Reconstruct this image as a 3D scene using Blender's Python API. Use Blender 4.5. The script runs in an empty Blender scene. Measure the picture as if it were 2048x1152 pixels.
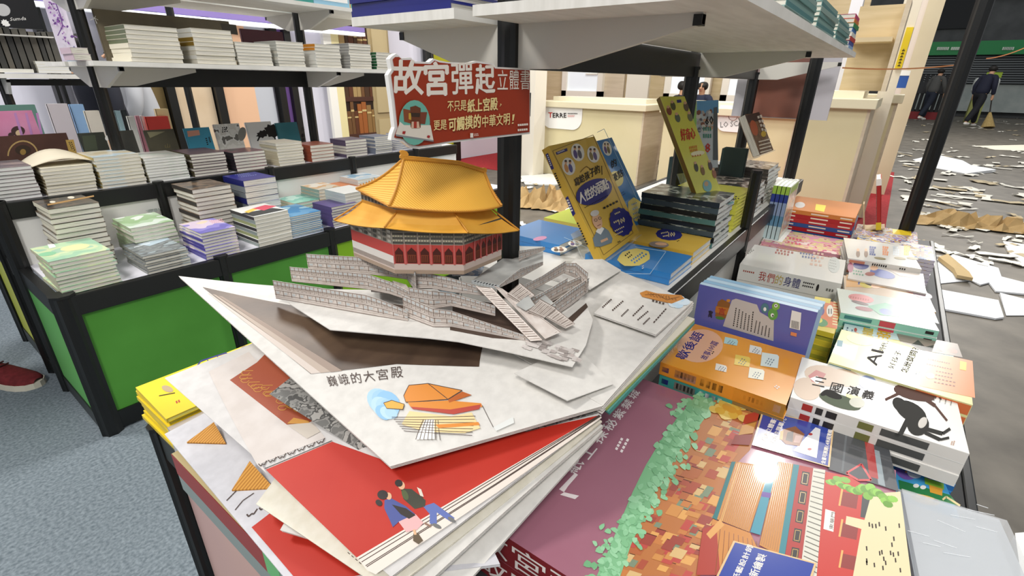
import bpy, bmesh, math, random
from mathutils import Vector as V, Matrix
from mathutils.geometry import tessellate_polygon
random.seed(7)
SC = bpy.context.scene
COL = SC.collection
R = math.radians

# ------------------------------------------------------------------ camera
EYE = 1.15
FPX = 970.0
PITCH, ROLL, YAW = R(23.2), R(0.86), R(36.7)
# world X runs along the display stands (away to the right), world Y across the aisle to the left
_fh = V((math.cos(YAW), math.sin(YAW), 0))
_rh = V((math.sin(YAW), -math.cos(YAW), 0))
FWD = _fh * math.cos(PITCH) + V((0, 0, -math.sin(PITCH)))
_up = _fh * math.sin(PITCH) + V((0, 0, math.cos(PITCH)))
RGT = _rh * math.cos(ROLL) + _up * math.sin(ROLL)
UPV = _up * math.cos(ROLL) - _rh * math.sin(ROLL)
CAMP = V((0, 0, EYE))
cam_d = bpy.data.cameras.new('camera')
cam_d.sensor_width = 36
cam_d.lens = FPX / 2048 * 36
cam_d.clip_start = 0.02
cam_o = bpy.data.objects.new('camera', cam_d)
m = Matrix.Identity(4)
for i, ax in enumerate((RGT, UPV, -FWD)):
    for r_ in range(3):
        m[r_][i] = ax[r_]
m.translation = CAMP
cam_o.matrix_world = m
COL.objects.link(cam_o)
SC.camera = cam_o

# ------------------------------------------------------------------ world, lamps, exposure
SC.view_settings.view_transform = 'Standard'
SC.view_settings.look = 'None'
SC.view_settings.exposure = -0.56
SC.view_settings.gamma = 1.0
SC.view_settings.use_curve_mapping = False
wd = bpy.data.worlds.new('hall')
SC.world = wd
wd.use_nodes = True
wd.node_tree.nodes['Background'].inputs[0].default_value = (0.93, 0.96, 1.0, 1)
wd.node_tree.nodes['Background'].inputs[1].default_value = 0.62

def ray(x, y):
    return RGT * (x - 1024) - UPV * (y - 576) + FWD * FPX
def A(x, y, z):
    d = ray(x, y); return CAMP + d * ((z - EYE) / d.z)
def AY(x, y, Y):
    d = ray(x, y); return CAMP + d * (Y / d.y)
def AX(x, y, X):
    d = ray(x, y); return CAMP + d * (X / d.x)
def AD(x, y, dep):
    return CAMP + ray(x, y) * (dep / FPX)
def prj(p):
    q = p - CAMP
    d = q.dot(FWD)
    return (1024 + q.dot(RGT) / d * FPX, 576 - q.dot(UPV) / d * FPX)
def up_to(p, py):
    """height z above point p at which the vertical line through p shows at picture row py"""
    lo, hi = p.z - 0.5, p.z + 4
    for _ in range(40):
        mid = (lo + hi) / 2
        if prj(V((p.x, p.y, mid)))[1] > py: lo = mid
        else: hi = mid
    return lo

def lamp(name, loc, size, power, target=(1, 0.6, 0.5), col=(1, 0.97, 0.92)):
    l = bpy.data.lights.new(name, 'AREA')
    l.shape = 'DISK'; l.size = size; l.energy = power; l.color = col
    o = bpy.data.objects.new(name, l)
    o.location = loc
    o.rotation_euler = (V(target) - V(loc)).to_track_quat('-Z', 'Y').to_euler()
    COL.objects.link(o)
    return o
def mirror_spot(px, py, z, hgt):
    """point at height hgt whose reflection in a level surface at height z shows at the pixel"""
    p = A(px, py, z); d = ray(px, py).normalized(); d.z = -d.z
    return p + d * ((hgt - z) / d.z)
for nm, q in (('hall_lamp_near', (1532, 940, 0.615, 5.5)), ('hall_lamp_mid', (1768, 800, 0.655, 5.5)), ('hall_lamp_far', (1848, 640, 0.62, 6.0))):
    p_ = mirror_spot(*q)
    lamp(nm, p_, 0.26, 190 if nm != 'hall_lamp_far' else 260)
lamp('hall_lamp_aisle', (-1.2, 3.4, 4.6), 1.0, 190, (0.6, 1.6, 0.5))
lamp('hall_lamp_behind', (-2.2, -1.2, 4.2), 1.2, 200, (1, 1, 0.5))
lamp('hall_lamp_booths', (4.0, 1.6, 4.8), 1.4, 260, (5.0, 1.6, 0.5))
lamp('hall_lamp_row', (2.2, 4.3, 4.2), 1.2, 170, (2.0, 3.6, 0.5))
lamp('hall_lamp_gate', (14, -1.0, 6.5), 2.5, 600, (16, -1.0, 0))

# ------------------------------------------------------------------ materials
MATS = {}
def srgb(c):
    if isinstance(c, str):
        c = tuple(int(c[i:i + 2], 16) / 255 for i in (0, 2, 4))
    return tuple((v / 12.92 if v <= 0.04045 else ((v + 0.055) / 1.055) ** 2.4) for v in c) + (1,)
def M(c, rough=0.5, spec=0.4, metal=0.0, name=None, emit=0, alpha=1, coat=0):
    k = (c, rough, spec, metal, emit, alpha, coat)
    if k in MATS: return MATS[k]
    mt = bpy.data.materials.new(name or 'paint_' + str(c))
    mt.use_nodes = True
    b = mt.node_tree.nodes['Principled BSDF']
    b.inputs['Base Color'].default_value = srgb(c)
    b.inputs['Roughness'].default_value = rough
    b.inputs['Specular IOR Level'].default_value = spec
    b.inputs['Metallic'].default_value = metal
    if coat:
        b.inputs['Coat Weight'].default_value = coat
        b.inputs['Coat Roughness'].default_value = 0.035
    if emit:
        b.inputs['Emission Color'].default_value = srgb(c)
        b.inputs['Emission Strength'].default_value = emit
    if alpha < 1:
        b.inputs['Alpha'].default_value = alpha
    mt.diffuse_color = srgb(c)
    MATS[k] = mt
    return mt
def noisy(name, c1, c2, scale=20, rough=0.8, coord='Object', stretch=(1, 1, 1), detail=4, contrast=(0.35, 0.65), bump=0, kind='noise', spec=0.3, cols=None, coat=0):
    k = (name, scale)
    if k in MATS: return MATS[k]
    mt = bpy.data.materials.new(name); mt.use_nodes = True
    nt = mt.node_tree; b = nt.nodes['Principled BSDF']
    tc = nt.nodes.new('ShaderNodeTexCoord'); mp = nt.nodes.new('ShaderNodeMapping')
    mp.inputs['Scale'].default_value = stretch
    nt.links.new(tc.outputs[coord], mp.inputs['Vector'])
    if kind == 'noise':
        t = nt.nodes.new('ShaderNodeTexNoise'); t.inputs['Detail'].default_value = detail; out = t.outputs['Fac']
    elif kind == 'voronoi':
        t = nt.nodes.new('ShaderNodeTexVoronoi'); out = t.outputs['Color']
    else:
        t = nt.nodes.new('ShaderNodeTexWave'); t.bands_direction = kind[-1].upper(); t.inputs['Distortion'].default_value = 0.6; t.inputs['Detail'].default_value = 2; out = t.outputs['Fac']
    t.inputs['Scale'].default_value = scale
    nt.links.new(mp.outputs['Vector'], t.inputs['Vector'])
    cr = nt.nodes.new('ShaderNodeValToRGB')
    if cols:
        cr.color_ramp.interpolation = 'CONSTANT'
        n = len(cols)
        while len(cr.color_ramp.elements) < n: cr.color_ramp.elements.new(0.5)
        for i, e in enumerate(cr.color_ramp.elements):
            e.position = contrast[0] + (contrast[1] - contrast[0]) * i / n if i else 0
            e.color = srgb(cols[i])
    else:
        cr.color_ramp.elements[0].position, cr.color_ramp.elements[1].position = contrast
        cr.color_ramp.elements[0].color = srgb(c1); cr.color_ramp.elements[1].color = srgb(c2)
    nt.links.new(out, cr.inputs['Fac']); nt.links.new(cr.outputs['Color'], b.inputs['Base Color'])
    b.inputs['Roughness'].default_value = rough
    b.inputs['Specular IOR Level'].default_value = spec
    if coat:
        b.inputs['Coat Weight'].default_value = coat; b.inputs['Coat Roughness'].default_value = 0.08
    if bump:
        bp = nt.nodes.new('ShaderNodeBump'); bp.inputs['Strength'].default_value = bump
        nt.links.new(out, bp.inputs['Height']); nt.links.new(bp.outputs['Normal'], b.inputs['Normal'])
    MATS[k] = mt
    return mt
def art(name, cols, scale=14, rough=0.3, kind='noise', stretch=(1, 1, 1)):
    return noisy('print_' + name, None, None, scale, rough, 'Object', stretch, 2, (0.36, 0.66), 0, kind, 0.4, cols, coat=0.3)
BLACK = M('121313', 0.38, 0.45, name='black_frame')
WHITE = M('e9e8e4', 0.5, name='white_board')
LAM = noisy('shelf_laminate', 'd9d7d0', 'e6e4de', 9, 0.6, stretch=(1, 6, 1))
GREEN = noisy('green_panel', '4b8c33', '52963a', 4, 0.55)
LIME = M('86b91f', 0.55, name='lime_panel')
PAGES = noisy('page_edges', 'b3ae9f', 'e9e5da', 26, 0.8, 'Generated', (0.05, 0.05, 1), 2, (0.38, 0.52))
PAGESW = noisy('page_edges_white', 'bcbcb8', 'eeeeea', 26, 0.8, 'Generated', (0.05, 0.05, 1), 2, (0.38, 0.52))
PAGESY = noisy('page_edges_yellow', 'c9c454', 'e8e27a', 26, 0.8, 'Generated', (0.05, 0.05, 1), 2, (0.38, 0.52))
INK = M('26211f', 0.7)
CARD = noisy('white_card', 'd0cdc8', 'dad7d2', 60, 0.65)

# ------------------------------------------------------------------ mesh builder
class MB:
    def __init__(s): s.v = []; s.f = []; s.m = []; s.mats = []
    def mi(s, mt):
        if mt not in s.mats: s.mats.append(mt)
        return s.mats.index(mt)
    def poly(s, pts, mt):
        i = len(s.v); s.v += [tuple(p) for p in pts]
        s.f.append(tuple(range(i, i + len(pts)))); s.m.append(s.mi(mt))
    def mesh(s, vs, fs, mt):
        i = len(s.v); s.v += [tuple(p) for p in vs]; k = s.mi(mt)
        for f in fs: s.f.append(tuple(i + a for a in f)); s.m.append(k)
    def box(s, x0, y0, z0, x1, y1, z1, mt, mx=None, top=None):
        vs = [V((x, y, z)) for z in (z0, z1) for y in (y0, y1) for x in (x0, x1)]
        if mx: vs = [mx @ v for v in vs]
        i = len(s.v); s.v += [tuple(v) for v in vs]; k = s.mi(mt); kt = s.mi(top) if top else k
        for f, kk in (((0, 2, 3, 1), k), ((4, 5, 7, 6), kt), ((0, 1, 5, 4), k), ((2, 6, 7, 3), k), ((0, 4, 6, 2), k), ((1, 3, 7, 5), k)):
            s.f.append(tuple(i + a for a in f)); s.m.append(kk)
    def prism(s, base, off, mt, cap=None):
        n = len(base); off = V(off)
        vs = [V(p) for p in base] + [V(p) + off for p in base]
        s.mesh(vs, [tuple(reversed(range(n)))] + [(i, (i + 1) % n, n + (i + 1) % n, n + i) for i in range(n)], mt)
        s.mesh(vs[n:], [tuple(range(n))], cap or mt)
    def tube(s, p0, p1, r, mt, n=8, r1=None, rot=0):
        p0, p1 = V(p0), V(p1); d = (p1 - p0).normalized()
        a = d.orthogonal().normalized() if abs(d.z) < 0.99 else V((1, 0, 0)); b = d.cross(a)
        r1 = r if r1 is None else r1
        ring = lambda c, q: [c + (a * math.cos(2 * math.pi * (i + rot) / n) + b * math.sin(2 * math.pi * (i + rot) / n)) * q for i in range(n)]
        s.mesh(ring(p0, r) + ring(p1, r1), [(i, (i + 1) % n, n + (i + 1) % n, n + i) for i in range(n)] + [tuple(reversed(range(n))), tuple(range(n, 2 * n))], mt)
    def path(s, pts, r, mt, n=6):
        for a, b in zip(pts, pts[1:]): s.tube(a, b, r, mt, n)
    def grid(s, fn, nu, nv, mt, smooth=False):
        vs = [fn(i / nu, j / nv) for j in range(nv + 1) for i in range(nu + 1)]
        s.mesh(vs, [(j * (nu + 1) + i, j * (nu + 1) + i + 1, (j + 1) * (nu + 1) + i + 1, (j + 1) * (nu + 1) + i) for j in range(nv) for i in range(nu)], mt)
    def data(s, name, smooth=False):
        me = bpy.data.meshes.new(name)
        me.from_pydata(s.v, [], s.f)
        for mt in s.mats: me.materials.append(mt)
        me.polygons.foreach_set('material_index', s.m)
        if smooth: me.polygons.foreach_set('use_smooth', [True] * len(s.f))
        me.update(); return me
    def build(s, name, parent=None, smooth=False, loc=None, rotz=0, bevel=0):
        o = bpy.data.objects.new(name, s.data(name, smooth)); COL.objects.link(o)
        if parent: o.parent = parent
        if loc is not None: o.location = loc
        if rotz: o.rotation_euler.z = rotz
        if bevel:
            b = o.modifiers.new('edge', 'BEVEL'); b.width = bevel; b.segments = 2; b.limit_method = 'ANGLE'
        return o
def tag(o, label=None, cat=None, group=None, kind=None):
    if label: o['label'] = label
    if cat: o['category'] = cat
    if group: o['group'] = group
    if kind: o['kind'] = kind
    return o
def empty(name, loc, label, cat, group=None, rotz=0):
    o = bpy.data.objects.new(name, None); COL.objects.link(o); o.location = loc; o.rotation_euler.z = rotz
    o.empty_display_size = 0.05
    return tag(o, label, cat, group)
def struct(o): o['kind'] = 'structure'; return o

# ------------------------------------------------------------------ lettering and printed shapes
GLY = {}
def glyphs(s, bold=0.0):
    k = (s, bold)
    if k not in GLY:
        c = bpy.data.curves.new('t', 'FONT'); c.body = s; c.resolution_u = 1; c.offset = bold
        o = bpy.data.objects.new('t', c); me = bpy.data.meshes.new_from_object(o)
        vs = [(v.co.x, v.co.y) for v in me.vertices]; fs = [tuple(p.vertices) for p in me.polygons]
        bpy.data.objects.remove(o); bpy.data.curves.remove(c); bpy.data.meshes.remove(me)
        x0, x1 = min(a for a, b in vs), max(a for a, b in vs); y0, y1 = min(b for a, b in vs), max(b for a, b in vs)
        GLY[k] = ([((a - x0) / (x1 - x0), (b - y0) / (y1 - y0)) for a, b in vs], fs)
    return GLY[k]
class Print:
    """prints flat shapes on a surface; coordinates are read off the photograph and carried onto the surface"""
    def __init__(s, mb, to3d, lift=V((0, 0, 1)), step=0.00002, h0=0.0003, fine=0):
        s.mb = mb; s.to3d = to3d; s.n = lift; s.h = h0; s.step = step; s.fine = fine
    def pt(s, p): return s.to3d(p) + s.n * s.h
    def poly(s, mt, pts):
        if s.fine:
            tri = tessellate_polygon([[V((p[0], p[1], 0)) for p in pts]])
            out = []
            def sub(a, b, c, dep):
                L = max((V(a) - V(b)).length, (V(b) - V(c)).length, (V(c) - V(a)).length)
                if L < s.fine or dep > 6: out.append((a, b, c)); return
                la, lb, lc = (V(a) - V(b)).length, (V(b) - V(c)).length, (V(c) - V(a)).length
                if lb >= la and lb >= lc: a, b, c = b, c, a
                elif lc >= la and lc >= lb: a, b, c = c, a, b
                mid = tuple((V(a) + V(b)) / 2)
                sub(a, mid, c, dep + 1); sub(mid, b, c, dep + 1)
            for t in tri: sub(*[tuple(pts[i]) for i in t], 0)
            vs = []; fs = []
            for t in out:
                fs.append((len(vs), len(vs) + 1, len(vs) + 2)); vs += [s.pt(p) for p in t]
            s.mb.mesh(vs, fs, mt)
        else:
            s.mb.poly([s.pt(p) for p in pts], mt)
        s.h += s.step
    def disc(s, mt, c, rx, ry=None, ang=0, n=18, wob=0):
        ry = ry or rx; ca, sa = math.cos(R(ang)), math.sin(R(ang)); pts = []
        for i in range(n):
            t = 2 * math.pi * i / n; k = 1 + wob * (i % 2)
            x, y = rx * k * math.cos(t), ry * k * math.sin(t)
            pts.append((c[0] + x * ca - y * sa, c[1] + x * sa + y * ca))
        s.poly(mt, pts)
    def line(s, mt, a, b, w):
        d = V((b[0] - a[0], b[1] - a[1])); n = V((-d.y, d.x)).normalized() * w / 2
        s.poly(mt, [(a[0] + n.x, a[1] + n.y), (b[0] + n.x, b[1] + n.y), (b[0] - n.x, b[1] - n.y), (a[0] - n.x, a[1] - n.y)]); s.h -= s.step
    def lines(s, mt, pts, w, close=False):
        pts = list(pts) + ([pts[0]] if close else [])
        for a, b in zip(pts, pts[1:]): s.line(mt, a, b, w)
        s.h += s.step
    def text(s, mt, txt, a, b, up, bold=0.0):
        vs, fs = glyphs(txt)
        r_ = bold * V(up).length * .8
        for ox, oy in ((0, 0), (r_, 0), (-r_, 0), (0, r_), (0, -r_)) if bold >= .01 else ((0, 0),):
          s.h += max(s.step * .3, 4e-6)
          s.mb.mesh([s.pt((a[0] + ox + (b[0] - a[0]) * x + up[0] * y, a[1] + oy + (b[1] - a[1]) * x + up[1] * y)) for x, y in vs], fs, mt)
        s.h += s.step
    def rows(s, mt, a, b, up, n, w, seg=7, fill=0.6):
        """n rows of small unreadable print between a-b, stacked along up"""
        rnd = random.Random(int(a[0] * 7 + a[1]))
        for i in range(n):
            ox, oy = up[0] * i / max(1, n - 1), up[1] * i / max(1, n - 1)
            L = rnd.uniform(0.7, 1.0)
            for j in range(seg):
                t0 = L * j / seg; t1 = t0 + L / seg * fill
                s.line(mt, (a[0] + (b[0] - a[0]) * t0 + ox, a[1] + (b[1] - a[1]) * t0 + oy), (a[0] + (b[0] - a[0]) * t1 + ox, a[1] + (b[1] - a[1]) * t1 + oy), w)
        s.h += s.step
def on_plane(p0, n, inv):
    p0 = V(p0); n = V(n)
    def f(px):
        d = ray(*px); return inv @ (CAMP + d * ((p0 - CAMP).dot(n) / d.dot(n)))
    return f

# ------------------------------------------------------------------ books
ORD = ['topmost', 'second', 'third', 'fourth', 'fifth', 'sixth', 'seventh', 'eighth', 'ninth', 'tenth', 'eleventh', 'twelfth', 'thirteenth', 'fourteenth', 'fifteenth', 'sixteenth']
def book_meshes(w, d, t, spine, cmat, smat, pmat, hard=False, bmat=None):
    """cover shell and page block, local x 0..w, y 0..d, z 0..t; spine on side F (-y), B, L (-x) or R"""
    ct = 0.0022 if hard else 0.0009; ov = 0.003 if hard else 0.0014
    c = MB()
    c.box(0, 0, 0, w, d, ct, bmat or cmat); c.box(0, 0, t - ct, w, d, t, cmat)
    e = {'F': (0, 0, w, ct), 'B': (0, d - ct, w, d), 'L': (0, 0, ct, d), 'R': (w - ct, 0, w, d)}[spine]
    c.box(e[0], e[1], ct, e[2], e[3], t - ct, smat)
    p = MB()
    x0, y0, x1, y1 = ov, ov, w - ov, d - ov
    if spine == 'F': y0 = ct
    if spine == 'B': y1 = d - ct
    if spine == 'L': x0 = ct
    if spine == 'R': x1 = w - ct
    p.box(x0, y0, ct, x1, y1, t - ct, pmat)
    return c, p
FLIP = {'F': 'B', 'B': 'F', 'L': 'R', 'R': 'L'}
def stack(x, y, z, w, d, n, t, spine, cover, spinec, desc, where, top=None, kind='paperback', cat='book', rot=0, pages=None, flip=(), printer=None, jit=0.002, hard=False, alt=None, group=None, spineprint=None):
    """n single books lying on each other; (x, y) is the near left corner of the pile"""
    pages = pages or PAGES
    inst = {}
    def get(key, sp, sm, cm):
        if key not in inst:
            c, p = book_meshes(w, d, t, sp, cm, sm, pages, hard)
            inst[key] = (c.data('cover'), p.data('pages'))
        return inst[key]
    rnd = random.Random(int(x * 1000 + y * 777)); out = []
    group = group or ('books in the ' + desc + ' pile ' + where)
    for i in range(n):                     # 0 = bottom
        k = n - 1 - i
        sp = FLIP[spine] if k in flip else spine
        cm, sm = (cover, spinec) if not alt else alt[k % len(alt)]
        dx, dy = rnd.uniform(-jit, jit), rnd.uniform(-jit, jit)
        a = rot + rnd.uniform(-1, 1) * R(0.7) * jit / 0.002
        loc = V((x + dx, y + dy, z + i * (t + 0.0002)))
        mw = Matrix.Translation(loc) @ Matrix.Rotation(a, 4, 'Z')
        if (k == 0 and printer) or (spineprint and sp == spine):
            c, p = book_meshes(w, d, t, sp, cm, sm, pages, hard)
            if k == 0 and printer: printer(Print(c, on_plane(mw @ V((0, 0, t)), (0, 0, 1), mw.inverted())))
            if spineprint and sp == spine: spineprint(c, w, d, t, k)
            cme, pme = c.data('cover'), p.data('pages')
        else:
            cme, pme = get((sp, cm.name, sm.name), sp, sm, cm)
        o = bpy.data.objects.new(kind, cme); COL.objects.link(o); o.location = loc; o.rotation_euler.z = a
        q = bpy.data.objects.new('page_block', pme); COL.objects.link(q); q.parent = o
        if n == 1: lab = (top or desc + ' book') + ' ' + where
        elif k == 0:
            t_ = top or desc + ' book'; lab = t_ + ', top of its pile ' + where
            if len(lab.split()) > 16: lab = t_ + ', ' + where
            if len(lab.split()) > 16: lab = t_ + ', top of its pile'
        elif k == n - 1 and n > 2: lab = 'bottom book, ' + desc + ' pile ' + where
        else: lab = ORD[k] + ' book down, ' + desc + ' pile ' + where
        tag(o, lab, cat, group if n > 1 else None)
        out.append(o)
    return out
# ------------------------------------------------------------------ the hall: floors, far wall
CARPET = noisy('grey_carpet', '5c666d', '848e95', 110, 0.95, detail=6, contrast=(0.3, 0.7), bump=0.25, spec=0.1)
CONC = noisy('dark_concrete', '57524a', '767066', 5, 0.55, detail=9, contrast=(0.3, 0.72), spec=0.35)
b = MB(); b.box(-6, -14, -0.06, 34, 12, -0.002, CONC); struct(b.build('floor'))
b = MB(); b.box(-5, 0.6, -0.002, 2.35, 4.6, 0.0, CARPET); o = struct(b.build('floor_carpet'))
tag(o, 'grey blue carpet in the aisle beside the green panelled stand', 'carpet')
GREYW = noisy('hall_wall_grey', '4d4f50', '5a5c5d', 2, 0.8)
XW = 29.0
b = MB(); b.box(XW, -16, 0, XW + 0.3, 8, 9, GREYW); struct(b.build('wall_far'))
b = MB(); b.box(-3.5, 5.35, 0, 11.5, 5.45, 3.4, M('dcdbe8', 0.6, name='lilac_white_panel')); struct(b.build('wall_left'))

def rectX(name, X, p, q, mt, th=0.03, parent=None):
    a, c = AX(*p, X), AX(*q, X); b = MB()
    b.box(X, min(a.y, c.y), min(a.z, c.z), X + th, max(a.y, c.y), max(a.z, c.z), mt)
    return b.build(name, parent)
def rectY(name, Y, p, q, mt, th=0.03, parent=None, z=None):
    a, c = AY(*p, Y), AY(*q, Y); b = MB()
    z0, z1 = z or (min(a.z, c.z), max(a.z, c.z))
    b.box(min(a.x, c.x), Y, z0, max(a.x, c.x), Y + th, z1, mt)
    return b.build(name, parent)

# far wall: green fascia, roller shutters, dark openings
sh = empty('roller_shutter', (XW - 0.4, -3, 0), 'grey slatted roller shutters along the far hall wall under the green fascia', 'shutter')
def wallbox(name, p, q, mt, X, th, parent):
    a, c = AX(*p, X), AX(*q, X); b = MB(); o = V(parent.location) if parent else V((0, 0, 0))
    b.box(X - o.x, min(a.y, c.y) - o.y, min(a.z, c.z) - o.z, X + th - o.x, max(a.y, c.y) - o.y, max(a.z, c.z) - o.z, mt)
    return b.build(name, parent)
ya, yb = AX(1780, 108, XW - 0.2).y, AX(2120, 108, XW - 0.2).y
za, zb_ = AX(1900, 108, XW - 0.2).z, AX(1900, 166, XW - 0.2).z
mb = MB(); SLAT = M('5f6467', 0.35, 0.5, 0.4, name='shutter_slat'); n = 13
for i in range(n):
    z0 = zb_ + (za - zb_) * i / n
    mb.prism([(0, yb + 3, z0 - 0), (0, ya + 3, z0), (-0.09, ya + 3, z0 + 0.01), (-0.09, yb + 3, z0 + 0.01)], (0, 0, (za - zb_) / n * 0.55), SLAT)
mb.box(0.02, yb + 3, zb_, 0.1, ya + 3, za, M('23282c', 0.6)); mb.build('slat_curtain', sh)
wallbox('kick_panel', (1780, 166), (2120, 229), noisy('pale_wall', '9aa3a0', 'a9b0ac', 3, 0.6), XW - 0.3, 0.2, sh)
fa = empty('fascia_sign', (XW - 0.6, -3, 0), 'long green fascia sign above the far roller shutters', 'sign')
wallbox('fascia_board', (1700, 88), (2120, 107), M('17773f', 0.5, emit=0.12), XW - 1.0, 0.3, fa)
mb = MB(); FS = M('c8d8c8', 0.5)
for x0, x1 in ((1875, 1898), (1903, 1930), (2006, 2028)):
    for k in range(7):
        a, c = AX(x0 + (x1 - x0) * k / 7, 94, XW - 1.05), AX(x0 + (x1 - x0) * (k + 0.6) / 7, 100, XW - 1.05)
        mb.box(-0.45, c.y + 3, c.z, -0.41, a.y + 3, a.z, FS)
mb.build('lettering', fa)
for k, (p, q) in enumerate((((1866, 0), (1938, 56)), ((1990, -40), (2120, -10)))):
    tag(wallbox('wall_opening', p, q, M('1d1f22', 0.7), XW - 0.15, 0.1, None), ['dark rectangular opening high in the far grey hall wall', 'dark opening at the upper edge of the far hall wall'][k], 'wall opening')

# ------------------------------------------------------------------ left background booth on the lilac wall
YB = 5.3
def bpanel(name, x0, x1, row, mt, lab, cat, z0=0, z1=3.3, th=0.04, Y=YB):
    a, c = AY(x0, row, Y), AY(x1, row, Y); b = MB(); b.box(min(a.x, c.x), Y - th, z0, max(a.x, c.x), Y, z1, mt)
    return tag(b.build(name), lab, cat)
bpanel('wall_panel', 344, 427, 215, noisy('tan_panel', 'cbb496', 'd5c0a4', 3, 0.6), 'tan wall panel between two black posts behind the white paperbacks', 'wall panel')
bpanel('wall_panel', 443, 512, 215, M('e2b795', 0.6), 'peach wall panel behind the black and white picture books', 'wall panel')
bpanel('wall_panel', 284, 332, 215, M('6d5b36', 0.6), 'olive brown wall panel left of the tan wall panel', 'wall panel')
bpanel('wall_panel', 566, 581, 215, M('7d5aa0', 0.6), 'narrow purple wall panel between black posts left of the bookcase print', 'wall panel')
bpanel('wall_panel', 856, 896, 100, M('a7a51a', 0.5), 'mustard green wall panel above the red pop up sign', 'wall panel', th=0.05)
bpanel('wall_panel', 512, 548, 215, M('b9bcc4', 0.6), 'pale grey wall panel right of the peach wall panel', 'wall panel')
k = 0
for x0, x1, row, w in ((112, 119, 200, 'behind the pink book'), (126, 132, 200, 'second behind the pink book'), (165, 177, 200, 'behind the blue white books'), (246, 262, 205, 'behind the red cover'), (331, 348, 205, 'left of the tan wall panel'), (427, 443, 205, 'between tan and peach wall panels'), (555, 567, 215, 'left of the purple panel'), (580, 592, 215, 'right of the purple panel'), (845, 856, 100, 'left of the mustard panel'), (896, 906, 100, 'right of the mustard panel')):
    bpanel('booth_post', x0, x1, row, BLACK, 'slim black booth post ' + w, 'post', th=0.1)
for nm, r0, r1, mt, lab in (('light_strip', 17, 27, M('f4f7fb', .4, emit=.9), 'long lit white strip high on the wall behind the sepia album'), ('wall_fascia', 2, 15, M('8a78b8', .5), 'lilac fascia band above the lit white strip')):
    a, c = AY(230, r0, YB - .15), AY(230, r1, YB - .15); b = MB(); b.box(-.5, YB - .15, c.z, 4.0, YB - .05, a.z, mt); tag(b.build(nm), lab, 'light' if nm == 'light_strip' else 'wall panel')
# printed bookcase wallpaper with beige doors
a, c = AY(672, 215, YB), AY(782, 215, YB)
bk = empty('bookcase_print', (a.x, YB - 0.06, 0), 'wall print of an old bookcase with brown spines and beige doors', 'wall print')
W = c.x - a.x; rnd = random.Random(3)
mb = MB(); mb.box(0, 0, 0, 0.12 * W, 0.05, 3.3, M('e8dca8', 0.5)); mb.box(-0.12 * W, 0, 0, 0, 0.05, 3.3, M('f1efe8', 0.5)); mb.build('door_frame', bk)
mb = MB(); mb.box(0.12 * W, 0.02, 0, 0.62 * W, 0.05, 3.3, M('2a1a14', 0.5))
z = 0.1
while z < 3.2:
    mb.box(0.12 * W, 0.005, z - 0.05, 0.62 * W, 0.02, z, M('4a2c22', 0.5))
    x = 0.13 * W
    while x < 0.6 * W:
        w_ = rnd.uniform(0.05, 0.1) * W; h_ = rnd.uniform(0.26, 0.37)
        cc = rnd.choice(('6b4a2c', '8b6a3f', '5a3320', '9a5a2c', 'a58a5c', '47301f'))
        mb.box(x, 0.006, z, min(x + w_ * 0.9, 0.61 * W), 0.018, z + h_, M(cc, 0.5))
        mb.box(x, 0.003, z + h_ * 0.7, min(x + w_ * 0.9, 0.61 * W), 0.006, z + h_ * 0.76, M('c9b27a', 0.5))
        x += w_
    z += 0.42
mb.build('spines', bk)
mb = MB(); DB = M('a3916c', 0.55)
mb.box(0.62 * W, 0.01, 0, W, 0.05, 3.3, DB)
for z in (0.2, 0.75, 1.3, 1.85, 2.4): mb.box(0.68 * W, -0.006, z, 0.96 * W, 0.01, z + 0.47, M('b3a27c', 0.55))
mb.build('door_panel', bk)

# ------------------------------------------------------------------ booths on the right: cream counters, partitions, red carpet
CREAM = noisy('cream_laminate', 'd6cba2', 'dcd2ac', 2, 0.5)
CREAMD = noisy('plywood_side', 'c8b9a0', 'd2c4ac', 3, 0.6, stretch=(1, 1, 8))
PLY = noisy('beige_plywood', 'b9a681', 'c4b28e', 3, 0.6, stretch=(1, 1, 9))
PALE = M('e6e0d2', 0.5)
XC = A(1079, 345, 0.0).x
yl, yr = AX(1080, 260, XC).y, AX(1282, 260, XC).y
HC = AX(1080, 201, XC).z
def counter(yl, yr, X, Hc, depth, lab, front=CREAM, side=CREAMD):
    t = empty('reception_counter', (X, (yl + yr) / 2, 0), lab, 'counter')
    w = abs(yl - yr) / 2; b = MB()
    b.box(0, -w, 0, depth, w, Hc - 0.07, front); b.build('body', t)
    b = MB(); b.box(-0.05, -w - 0.05, Hc - 0.07, depth + 0.03, w + 0.05, Hc, M('ddd4b6', 0.45)); b.build('worktop', t, bevel=0.006)
    b = MB(); b.box(0, -w - 0.02, 0, depth, -w, Hc - 0.07, side); b.build('end_panel', t)
    b = MB(); b.box(0.2, -w + 0.06, Hc, depth, w - 0.06, Hc + 0.05, M('e3dcc4', 0.45)); b.build('raised_ledge', t)
    return t
c1 = counter(yl, yr, XC, HC, 0.62, 'cream reception counter with the TERRE name plate')
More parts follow.
